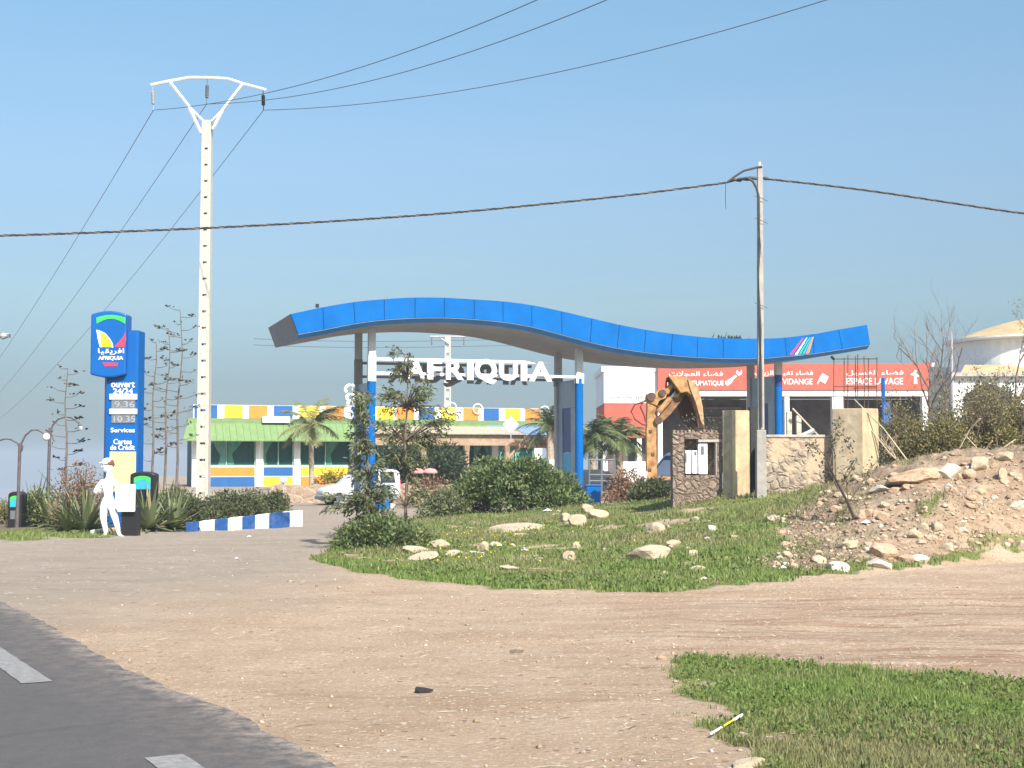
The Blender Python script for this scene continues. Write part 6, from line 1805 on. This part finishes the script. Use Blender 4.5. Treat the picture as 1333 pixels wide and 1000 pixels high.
# ------------------------------------------------------------------ grass (uncountable)
def grass(name, pts, hmin, hmax, w, m, tone=None, bend=.5):
    n = len(pts); a = rng.uniform(0, 2 * PI, n); h = rng.uniform(hmin, hmax, n) if np.isscalar(hmin) else hmin
    side = np.stack([np.cos(a), np.sin(a), np.zeros(n)], 1); b2 = rng.uniform(0, 2 * PI, n)
    lean = np.stack([np.cos(b2), np.sin(b2), np.zeros(n)], 1) * (bend * rng.random(n) * h)[:, None]
    up = np.zeros((n, 3)); up[:, 2] = h
    W = (w * rng.uniform(.6, 1.3, n))[:, None]
    v0 = pts - side * W; v1 = pts + side * W; v2 = pts + up * .55 + lean * .35 + side * W * .75; v3 = pts + up * .55 + lean * .35 - side * W * .75; v4 = pts + up * .95 + lean
    V = np.stack([v0, v1, v2, v3, v4], 1).reshape(-1, 3)
    b = np.arange(n)[:, None] * 5
    Fc = np.concatenate([b + [0, 1, 2], b + [0, 2, 3], b + [3, 2, 4]])
    o = mesh_np(name, V, Fc, m, tone=None if tone is None else np.repeat(tone, 5))
    return setp(o, kind='stuff')

GRASS = leafmat('grass_blade', (.115, .176, .036, 1), (.225, .30, .08, 1), transl=.3, attr=((.165, .165, .065, 1), (.32, .28, .145, 1)))
def sample(n, u0, u1, y0, y1, which, thr=.25, power=0.0):
    u = rng.uniform(u0, u1, n); q = rng.random(n); y = y0 * (y1 / y0) ** q
    x = (u - CX) / F * y
    mk = masks(x, y); k = mk[which] * (.45 + .75 * sm(.5 + .6 * fbm(x + 2, y + 7, 3.3) + .35 * fbm(x, y, 9))) * (rng.random(n) ** .6) > thr * rng.uniform(.5, 1.5, n)
    return x[k], y[k], mk
x, y, mk = sample(150000, 800, 1520, 6.6, 12.2, 4, .28)
U, V_ = pxy(x, y)
tone = np.clip(.12 + sm((V_ - 900) / 90) * .75 + .45 * fbm(x, y, 2.5) + .28 * rng.normal(size=len(x)), 0, 1) * .9
hh = (.018 + .030 * rng.random(len(x))) * (1 + .5 * np.clip(fbm(x, y, 3.0), -1, 1)) * (1 + .5 * tone)
o = grass('grass', np.stack([x, y, H(x, y) - .004], 1), hh, None, .0042, GRASS, tone)
setp(o, 'short green verge grass near the camera, drier to the lower right', 'grass')
n = 9000
u = rng.uniform(780, 1500, n); y = rng.uniform(7, 12.6, n); x = (u - CX) / F * y
mk = masks(x, y); f = fbm(x * 3.1, y * 3.1, 2.2)
dd = np.minimum.reduce([1 - masks(x + a_, y + b_)[4] for a_, b_ in ((.25, 0), (.12, -.3), (.2, .25), (0, -.45))])
k = (mk[4] < .35) & (dd < .6) & (f > .42); x, y = x[k], y[k]
o = grass('grass', np.stack([x, y, H(x, y) - .004], 1), .012, .035, .004, GRASS, np.clip(.3 + .4 * rng.random(len(x)), 0, 1)); setp(o, 'sparse little tufts at the ragged border of the near verge', 'grass')
x, y, mk = sample(230000, 385, 1500, 16.4, 46, 0, .30)
k = (y > 15.5)
x, y = x[k], y[k]
u, p, hc, dt = hill(x, y)
tone = np.clip(.25 + .6 * p + .55 * fbm(x, y, 1.5) + .25 * rng.normal(size=len(x)) + .4 * sm((u - 1000) / 150), 0, 1)
tone = tone * np.clip(.25 + dt / 2.5, 0, 1)
hh = (.035 + .05 * rng.random(len(x))) * (1 + .7 * np.clip(fbm(x, y, 2.2), -1, 1))
o = grass('grass', np.stack([x, y, H(x, y) - .006], 1), hh, None, .0105, GRASS, tone)
setp(o, 'green grass covering the low mound', 'grass')
x = rng.uniform(-13, -7.9, 9000); y = rng.uniform(28.5, 33, 9000); mk = masks(x, y); k = mk[0] > .3
x, y = x[k], y[k]
o = grass('grass', np.stack([x, y, H(x, y) - .006], 1), .05, .12, .011, GRASS, np.clip(.1 + .3 * rng.random(len(x)), 0, 1))
setp(o, 'small strip of bright grass at the left edge', 'grass')
# dry weeds on the rubble and leafy weeds in the mound grass
n = 70000
u = rng.uniform(930, 1420, n); y = rng.uniform(18, 36, n); x = (u - CX) / F * y
g_, rb, *_r = masks(x, y); f = fbm(x + 3, y, 1.7)
u_, p_, hc_, dt_ = hill(x, y)
k = (dt_ > .1) & (rb > .3) & (rng.random(n) < np.clip(.05 + .55 * (f - .12) + .9 * np.exp(-((u - 1055) / 65) ** 2), .015, .95))
x, y = x[k], y[k]
o = grass('dry_weeds', np.stack([x, y, H(x, y) - .006], 1), .02, .075, .009, leafmat('dry_weed', (.14, .13, .07, 1), (.30, .25, .15, 1), (.18, .20, .08, 1), transl=.2), bend=2.2)
setp(o, 'sparse dry weeds over the rubble slope', 'weeds')
n = 22000
u = rng.uniform(400, 1100, n); y = 17 * (44 / 17) ** rng.random(n); x = (u - CX) / F * y
mk = masks(x, y); k = (mk[0] > .5) & (fbm(x - 5, y + 2, 2.0) > -.1); x, y = x[k], y[k]; n = len(x)
Pb = np.stack([x, y, H(x, y) + rng.uniform(.01, .07, n)], 1)
V, Fc = leaf_arrays(Pb, rng.normal(size=(n, 3)) + [0, 0, .4], rng.uniform(.035, .075, n), rng.uniform(.02, .04, n))
o = mesh_np('leafy_weeds', V, Fc, leafmat('weed_leaf', (.075, .125, .025, 1), (.15, .21, .05, 1), (.22, .24, .08, 1), transl=.3)); setp(o, 'broad-leaved green weeds among the mound grass', 'weeds', kind='stuff')
n = 9000
u = rng.uniform(800, 1520, n); y = rng.uniform(6.6, 11.8, n); x = (u - CX) / F * y
mk = masks(x, y); k = (mk[4] > .5) & (fbm(x - 5, y + 2, 3.0) > -.3); x, y = x[k], y[k]; n = len(x)
Pb = np.stack([x, y, H(x, y) + rng.uniform(.01, .045, n)], 1)
V, Fc = leaf_arrays(Pb, rng.normal(size=(n, 3)) + [0, 0, .5], rng.uniform(.018, .045, n), rng.uniform(.012, .026, n))
o = mesh_np('leafy_weeds', V, Fc, MATS['weed_leaf']); setp(o, 'small leafy weeds in the near verge grass', 'weeds', kind='stuff')
# yellow flowers dotted in the mound grass
n = 190
u = rng.normal(640, 60, n); y = rng.uniform(21, 29, n); x = (u - CX) / F * y
mk = masks(x, y); k = mk[0] > .4; x, y = x[k], y[k]; n = len(x)
Pb = np.stack([x, y, H(x, y) + rng.uniform(.06, .12, n)], 1)
V, Fc = leaf_arrays(Pb, rng.normal(size=(n, 3)), rng.uniform(.02, .045, n), rng.uniform(.02, .035, n))
o = mesh_np('yellow_flowers', V, Fc, leafmat('flower_yellow', (.75, .5, .02, 1), (.85, .65, .05, 1), transl=.2)); setp(o, 'tiny yellow flowers scattered in the mound grass', 'flowers', kind='stuff')

# ------------------------------------------------------------------ rocks
def rock_mesh(seed, m):
    R = random.Random(seed)
    bm = bmesh.new(); bmesh.ops.create_icosphere(bm, subdivisions=3, radius=1)
    planes = []
    for i in range(R.randint(9, 14)):
        d = Vector((R.gauss(0, 1), R.gauss(0, 1), R.gauss(0, 1))).normalized(); planes.append((d, R.uniform(.52, .9)))
    for v in bm.verts:
        for d, k in planes:
            q = v.co.dot(d)
            if q > k: v.co -= d * (q - k) * .94
        v.co += Vector((mnoise.noise(v.co * 2.5 + Vector((seed, 0, 0))), mnoise.noise(v.co * 2.5 + Vector((0, seed, 5))), mnoise.noise(v.co * 2.5 + Vector((0, 9, seed))))) * .07
    me = bpy.data.meshes.new('rock'); bm.to_mesh(me); bm.free(); me.materials.append(m); return me
RM = {}
for mm, base in ((ROCKM, 100), (ROCKB, 200), (ROCKW, 300)):
    RM[mm.name] = [rock_mesh(base + i, mm) for i in range(7)]
def place_rock(px, py, w, h, m, label, group, seed, flat=None, name='rock'):
    R = random.Random(seed)
    p = hit(px, py + h * .3)
    s = p.y / F
    me = RM[m.name][R.randrange(7)]
    o = bpy.data.objects.new(name, me); C.objects.link(o)
    sx = w * s * .62; sz = max(h * s * .75, .015); sy = (sx * .6 + sz * .4)
    o.scale = (sx, sy, sz); o.rotation_euler = (R.uniform(-.25, .25), R.uniform(-.2, .2), R.uniform(-.5, .5))
    if flat: o.rotation_euler[1] = flat
    o.location = (p.x, p.y + sy * .4, p.z + sz * .30)
    setp(o, label, 'rock', group)
    return o
LM, BR, WH = ROCKM, ROCKB, ROCKW
named = [
 (546, 719, 45, 10, LM, 'long flat pale rock at the left tip of the mound, below the low bush'),
 (575, 711, 28, 12, LM, 'flat pale rock behind the others at the left tip of the mound'),
 (551, 726, 42, 9, LM, 'lowest flat slab in the group at the left tip of the mound'),
 (589, 722, 22, 9, LM, 'small flat stone right of the slabs at the left tip of the mound'),
 (620, 721, 20, 8, WH, 'white flat stone in the grass among yellow flowers'),
 (630, 714, 14, 13, LM, 'upright pale stone behind the white flat stone'),
 (645, 710, 16, 8, LM, 'small pale stone right of the upright one in the flowers'),
 (664, 690, 78, 6, LM, 'long thin pale ledge of rock halfway up the grass'),
 (679, 698, 22, 6, LM, 'short flat stone just below the long pale ledge'),
 (752, 680, 24, 17, LM, 'largest rock of the pile in front of the big rounded bush'),
 (736, 676, 15, 12, LM, 'left rock of the pile in front of the big rounded bush'),
 (764, 664, 20, 12, LM, 'topmost rock of the pile by the blue block'),
 (778, 671, 30, 12, LM, 'wide rock at the right of the pile by the blue block'),
 (740, 726, 16, 14, LM, 'tan rock standing alone low in the mid grass'),
 (751, 713, 14, 12, LM, 'tan rock just above the lone one in the mid grass'),
 (664, 741, 28, 6, LM, 'thin slab lying flat near the lower grass edge'),
 (852, 690, 24, 16, LM, 'pale boulder high on the grass below the stone wall'),
 (848, 724, 58, 20, LM, 'biggest pale rock, lying low in the middle of the grassy mound'),
 (878, 709, 20, 9, LM, 'rock resting on the upper right of the biggest pale rock'),
 (927, 689, 12, 9, WH, 'small white stone on the grass below the square pillar'),
 (902, 722, 14, 10, LM, 'brownish stone right of the biggest pale rock'),
 (910, 742, 20, 8, LM, 'flat stone near the grass edge right of centre'),
 (1006, 677, 15, 10, LM, 'slanting pale slab where grass meets brown soil'),
 (1068, 730, 20, 9, LM, 'slim tilted stone left in the row at the mound foot'),
 (1092, 739, 25, 13, WH, 'white block in the grass at the mound foot'),
 (1144, 735, 31, 13, WH, 'white wide rock in the row at the mound foot'),
 (1153, 719, 34, 24, BR, 'largest brown boulder at the mound foot'),
 (1181, 728, 20, 14, BR, 'brown rock right of the largest brown boulder'),
 (1201, 729, 24, 12, WH, 'white angular rock at the right end of the mound-foot row'),
 (1234, 716, 18, 12, LM, 'pale pointed rock right of the mound-foot row'),
 (1256, 693, 14, 7, WH, 'small white flat stone in the right part of the slope'),
 (1194, 697, 22, 12, LM, 'pale rock in the middle cluster of the rubble slope'),
 (1222, 688, 18, 14, LM, 'blocky tan rock above the middle cluster of the rubble slope'),
 (1203, 688, 14, 11, LM, 'pale rock topping the middle cluster of the rubble slope'),
 (1106, 712, 30, 11, LM, 'flat tan slab left on the rubble slope'),
 (1148, 637, 30, 8, WH, 'bright white slab lying high on the rubble mound'),
 (1236, 616, 30, 20, WH, 'white forked boulder on the crest of the rubble mound'),
 (1276, 606, 25, 20, LM, 'large rounded boulder on the crest right of the forked one'),
 (1310, 597, 22, 12, LM, 'pale boulder on the crest near the right edge'),
 (1194, 622, 62, 16, BR, 'long brown earth-covered slab under the forked boulder'),
 (1234, 634, 11, 9, WH, 'small white stone below the forked boulder'),
 (1327, 661, 20, 13, WH, 'white rock at the right edge of the slope'),
 (1274, 641, 15, 10, LM, 'pale rock in the upper right of the rubble slope'),
 (1104, 651, 22, 10, LM, 'pale slab beside the thin leaning sapling'),
 (1306, 622, 12, 18, LM, 'upright pale rock near the upper right edge'),
 (1330, 712, 14, 14, LM, 'pale stone at the right edge beside the dirt track'),
]
for i, (px, py, w, h, m, lab) in enumerate(named):
    place_rock(px, py, w, h, m, lab, 'single rocks on the mound', i)
R = random.Random(77); cnt = 0
while cnt < 150:
    px = R.uniform(1000, 1345); py = R.uniform(605, 745)
    p = hit(px, py); g_, rb, *_ = [float(a[0]) for a in masks(np.array([p.x]), np.array([p.y]))]
    if rb < .45: continue
    w = R.choice((5, 6, 7, 8, 9, 10, 12, 14)) * R.uniform(.8, 1.2)
    place_rock(px, py, w, w * R.uniform(.4, .75), R.choice((LM, LM, BR, BR, BR, WH) if w < 9 else (LM, BR, BR)), 'small loose stone scattered over the brown rubble slope', 'loose stones on the rubble slope', 1000 + cnt, name='loose_stone'); cnt += 1
cnt = 0
while cnt < 30:
    px = R.uniform(560, 1000); py = R.uniform(660, 755)
    p = hit(px, py); g_, rb, *_ = [float(a[0]) for a in masks(np.array([p.x]), np.array([p.y]))]
    if g_ < .4 or p.y > 43: continue
    w = R.uniform(4, 11); place_rock(px, py, w, w * R.uniform(.35, .6), R.choice((LM, LM, WH)), 'small pale stone lying in the mound grass', 'small stones in the mound grass', 2000 + cnt, name='loose_stone'); cnt += 1

# gravel: one uncountable object on dirt and rubble
def gravel():
    n = 20000
    q = rng.random(n); y = 6.8 * (26 / 6.8) ** q; u = rng.uniform(-20, 1400, n); x = (u - CX) / F * y
    g_, rb, ap, isl, near = masks(x, y)
    # keep off the asphalt road
    side = (x + .94) * .870 + (y - 7.3) * .492
    f = fbm(x, y, 1.2)
    k = (side > .05) & (near < .2) & (rng.random(n) < np.where(rb > .3, 1.0, np.where(g_ > .3, .08, .22 + .35 * f)))
    x, y, rb = x[k], y[k], rb[k]; n = len(x); z = H(x, y)
    s = np.where(rb > .3, rng.gamma(2.0, .012, n) + .008, rng.gamma(1.2, .0036, n) + .003)
    s = np.minimum(s, .06)
    base = np.array([[1, 0, 0], [0, 1, 0], [-1, 0, 0], [0, -1, 0], [0, 0, .75], [0, 0, -.5]])
    V = []
    J = rng.uniform(.6, 1.3, (n, 6, 1)); a = rng.uniform(0, 6.28, n); c, s_ = np.cos(a), np.sin(a)
    B = base[None] * J * s[:, None, None]; B[:, :, 0] *= 1.3
    X = B[:, :, 0] * c[:, None] - B[:, :, 1] * s_[:, None]; Y_ = B[:, :, 0] * s_[:, None] + B[:, :, 1] * c[:, None]
    V = np.stack([X + x[:, None], Y_ + y[:, None], B[:, :, 2] + (z + s * .15)[:, None]], -1).reshape(-1, 3)
    b = np.arange(n)[:, None] * 6
    Fc = np.concatenate([b + t for t in ([0, 1, 4], [1, 2, 4], [2, 3, 4], [3, 0, 4], [1, 0, 5], [2, 1, 5], [3, 2, 5], [0, 3, 5])])
    o = mesh_np('gravel', V, Fc, leafmat('gravel_stone', (.22, .15, .095, 1), (.46, .35, .25, 1), (.56, .48, .38, 1), transl=0.0, rough=.95))
    setp(o, 'loose gravel strewn over the dirt and rubble', 'gravel', kind='stuff')
gravel()

def straw():
    n = 2600; q = rng.random(n); y = 7 * (22 / 7) ** q; u = rng.uniform(150, 1400, n); x = (u - CX) / F * y
    g_, rb, ap, isl, near = masks(x, y); side = (x + .94) * .870 + (y - 7.3) * .492
    k = (side > .15) & (g_ < .6) & (rng.random(n) < .3 + .5 * near + .35 * fbm(x, y, 1.5)); x, y = x[k], y[k]; n = len(x)
    z = H(x, y) + .006; a = rng.normal(0, .7, n); L = rng.uniform(.015, .07, n) * rng.uniform(.5, 1.3, n); w = rng.uniform(.002, .006, n)
    d = np.stack([np.cos(a) * L, np.sin(a) * L, rng.uniform(-.03, .12, n) * L], 1); sd = np.stack([-np.sin(a) * w, np.cos(a) * w, w * 0], 1); c = np.stack([x, y, z], 1)
    up = np.array([0, 0, .004])
    V = np.stack([c - d - sd, c + d - sd * .4, c + d * 1.02 + sd * .4, c - d + sd, c + up + sd * .2], 1).reshape(-1, 3); b = np.arange(n)[:, None] * 5
    Fc = np.concatenate([b + t_ for t_ in ([0, 1, 4], [1, 2, 4], [2, 3, 4], [3, 0, 4])])
    o = mesh_np('straw_litter', V, Fc, leafmat('straw', (.12, .08, .05, 1), (.55, .46, .32, 1), (.66, .60, .48, 1), transl=0, rough=.9)); setp(o, 'bits of straw and twig strewn over the bare dirt', 'straw', kind='stuff')
straw()

# ------------------------------------------------------------------ litter
def litter():
    p = hit(549, 903)
    o = thing('torn_rubber', 'torn piece of black rubber on the bare dirt in the foreground', 'litter', p)
    k_ = .8
    vs = [(-.055, -.02, .004), (-.02, -.045, .006), (.06, -.02, .008), (.10, .005, .012), (.05, .03, .02), (-.01, .03, .03), (-.05, .02, .035), (-.06, .0, .02)]
    M = Matrix.Translation(p)
    vs = [(x * k_, y * k_, z * k_) for x, y, z in vs]
    top = [(x, y, z + .012) for x, y, z in vs]; n = 8
    MB(M).add(vs + top, [tuple(range(n))[::-1], tuple(range(n, 2 * n))] + [(i, (i + 1) % n, (i + 1) % n + n, i + n) for i in range(n)]).build('flap', RUBBER, o)
    p = hit(671, 850); M = Matrix.Translation(p)
    o = MB(M).add([(-.05, -.012, .003), (.06, -.006, .003), (.07, .015, .012), (-.04, .012, .01), (-.05, -.01, .016), (.06, -.004, .018), (.07, .015, .024), (-.04, .012, .022)], [(0, 3, 2, 1), (4, 5, 6, 7), (0, 1, 5, 4), (1, 2, 6, 5), (2, 3, 7, 6), (3, 0, 4, 7)]).build('bark_chip', BARK, None); setp(o, 'small dark brown chip on the dirt near the middle', 'litter')
    a, b = hit(926, 963), hit(966, 942)
    a.z += .03; b.z += .05
    o = thing('plastic_tube', 'white plastic tube with a yellow band lying in the near grass', 'litter', a)
    MB().tube([a, a.lerp(b, .3)], .0075, 8).build('tube_end', WHITEP, o); MB().tube([a.lerp(b, .3), a.lerp(b, .72)], .006, 8).build('band', YELLOW, o); MB().tube([a.lerp(b, .72), b], .0085, 8).build('tube_end', WHITEP, o)
    for px, py, w, h, lab in ((713, 666, 14, 4, 'white crumpled wrapper on the grass in front of the big bush'), (324, 700, 7, 3, 'white scrap on the asphalt by the end of the painted kerb'), (308, 728, 7, 2.5, 'white scrap on the asphalt below the painted kerb'), (1128, 683, 16, 5, 'pale blue scrap at the root of the thin leaning sapling'), (1019, 742, 14, 6, 'pale bluish stone-like scrap at the grass edge')):
        q = hit(px, py); s = q.y / F; M = Matrix.Translation(q)
        R = random.Random(px); n = 7; ring = [(math.cos(2 * PI * i / n) * w * s * .5 * R.uniform(.7, 1.2), math.sin(2 * PI * i / n) * w * s * .4 * R.uniform(.7, 1.2), R.uniform(.005, h * s * .6)) for i in range(n)]
        o = MB(M).add(ring + [(0, 0, h * s)] + [(0, 0, .001)], [(i, (i + 1) % n, n) for i in range(n)] + [((i + 1) % n, i, n + 1) for i in range(n)]).build('paper_scrap', WHITEP if 'blue' not in lab else mat('pale_blue_plastic', (.55, .66, .74, 1), .5), None); setp(o, lab, 'litter')
    for px, py, lab, m in ((880, 889, 'pale stone at the tip of the near grass', ROCKM), (969, 960, 'flat pale stone in the bare spot of the near grass', ROCKM), (975, 998, 'flat pale stone at the bottom edge of the picture', ROCKM), (862, 857, 'yellowish stone with dark litter at the grass tip', ROCKB)):
        place_rock(px, py, {880: 8, 969: 24, 975: 50, 862: 12}[px], {880: 4, 969: 6, 975: 10, 862: 6}[px], m, lab, 'single stones on the near verge', px)
litter()

# ------------------------------------------------------------------ light, sky, haze, camera
EL = math.radians(42); sdir = Vector((.45, -.89, 0)).normalized()
sun = bpy.data.lights.new('sun', 'SUN'); sun.energy = 5.0; sun.angle = math.radians(.5); sun.color = (1, .945, .86)
so = bpy.data.objects.new('sun', sun); C.objects.link(so)
sv = Vector((sdir.x * math.cos(EL), sdir.y * math.cos(EL), math.sin(EL)))
so.rotation_euler = sv.to_track_quat('Z', 'Y').to_euler(); so.location = (20, -20, 30)

w = bpy.data.worlds.new('World'); S.world = w; w.use_nodes = True
t = w.node_tree; bg = t.nodes['Background']
sky = t.nodes.new('ShaderNodeTexSky'); sky.sky_type = 'NISHITA'; sky.sun_disc = False
sky.sun_elevation = EL; sky.sun_rotation = math.atan2(sdir.x, sdir.y)
sky.air_density = 1.0; sky.dust_density = 1.2; sky.ozone_density = 2.0; sky.altitude = 50
tc = t.nodes.new('ShaderNodeTexCoord'); sx = t.nodes.new('ShaderNodeSeparateXYZ'); t.links.new(tc.outputs['Generated'], sx.inputs[0])
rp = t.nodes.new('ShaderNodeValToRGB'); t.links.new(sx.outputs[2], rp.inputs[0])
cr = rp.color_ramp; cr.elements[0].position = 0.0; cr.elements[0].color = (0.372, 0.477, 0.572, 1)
cr.elements[1].position = .6; cr.elements[1].color = (1.9, 1.95, 1.9, 1)  # overhead sky, out of view, boosted to lift the shadows
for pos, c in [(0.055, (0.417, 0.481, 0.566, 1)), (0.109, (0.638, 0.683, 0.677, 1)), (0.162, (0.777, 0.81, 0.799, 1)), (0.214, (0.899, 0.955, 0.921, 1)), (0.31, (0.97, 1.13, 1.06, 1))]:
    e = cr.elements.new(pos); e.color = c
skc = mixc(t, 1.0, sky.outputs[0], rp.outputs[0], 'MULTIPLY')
mpw = t.nodes.new('ShaderNodeMapping'); mpw.inputs['Scale'].default_value = (1.4, 1.4, 16); mpw.inputs['Rotation'].default_value = (0, .07, 0); t.links.new(tc.outputs['Generated'], mpw.inputs[0])
cl = noisef(t, 2.6, 5, .55, mpw.outputs[0], .54, .80)
cm_ = t.nodes.new('ShaderNodeMath'); cm_.operation = 'MULTIPLY'; t.links.new(cl, cm_.inputs[0]); cm_.inputs[1].default_value = .16
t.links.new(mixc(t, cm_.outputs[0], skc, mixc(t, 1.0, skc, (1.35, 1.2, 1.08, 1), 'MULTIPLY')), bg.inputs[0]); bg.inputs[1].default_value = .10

hz = MB().box(-2600, 2600, -60, 2600, -52, 14).build('haze', None, None) if False else None
def haze():
    me = bpy.data.meshes.new('haze')
    x, y0, y1, z0, z1 = 2800, -60, 2700, -50, 18
    me.from_pydata([(-x, y0, z0), (x, y0, z0), (x, y1, z0), (-x, y1, z0), (-x, y0, z1), (x, y0, z1), (x, y1, z1), (-x, y1, z1)], [], [(0, 3, 2, 1), (4, 5, 6, 7), (0, 1, 5, 4), (1, 2, 6, 5), (2, 3, 7, 6), (3, 0, 4, 7)])
    m = bpy.data.materials.new('haze'); m.use_nodes = True; tt = m.node_tree
    tt.nodes.remove(tt.nodes['Principled BSDF'])
    pv = tt.nodes.new('ShaderNodeVolumePrincipled'); pv.inputs['Color'].default_value = (.56, .64, .72, 1); pv.inputs['Density'].default_value = .0009
    tt.links.new(pv.outputs[0], tt.nodes['Material Output'].inputs['Volume'])
    me.materials.append(m); o = link_mesh(me, 'haze'); setp(o, kind='stuff')
haze()

cam = bpy.data.cameras.new('camera'); co = bpy.data.objects.new('camera', cam); C.objects.link(co)
co.location = (0, 0, CZ); co.rotation_euler = (PI / 2 + PITCH, 0, 0)
cam.sensor_width = 36; cam.lens = 36 * F / 1333; cam.clip_end = 8000; cam.clip_start = .1
S.camera = co
S.view_settings.view_transform = 'Standard'; S.view_settings.look = 'None'; S.view_settings.exposure = .75; S.view_settings.gamma = 1
S.render.engine = 'CYCLES'
S.cycles.max_bounces = 6; S.cycles.transparent_max_bounces = 12
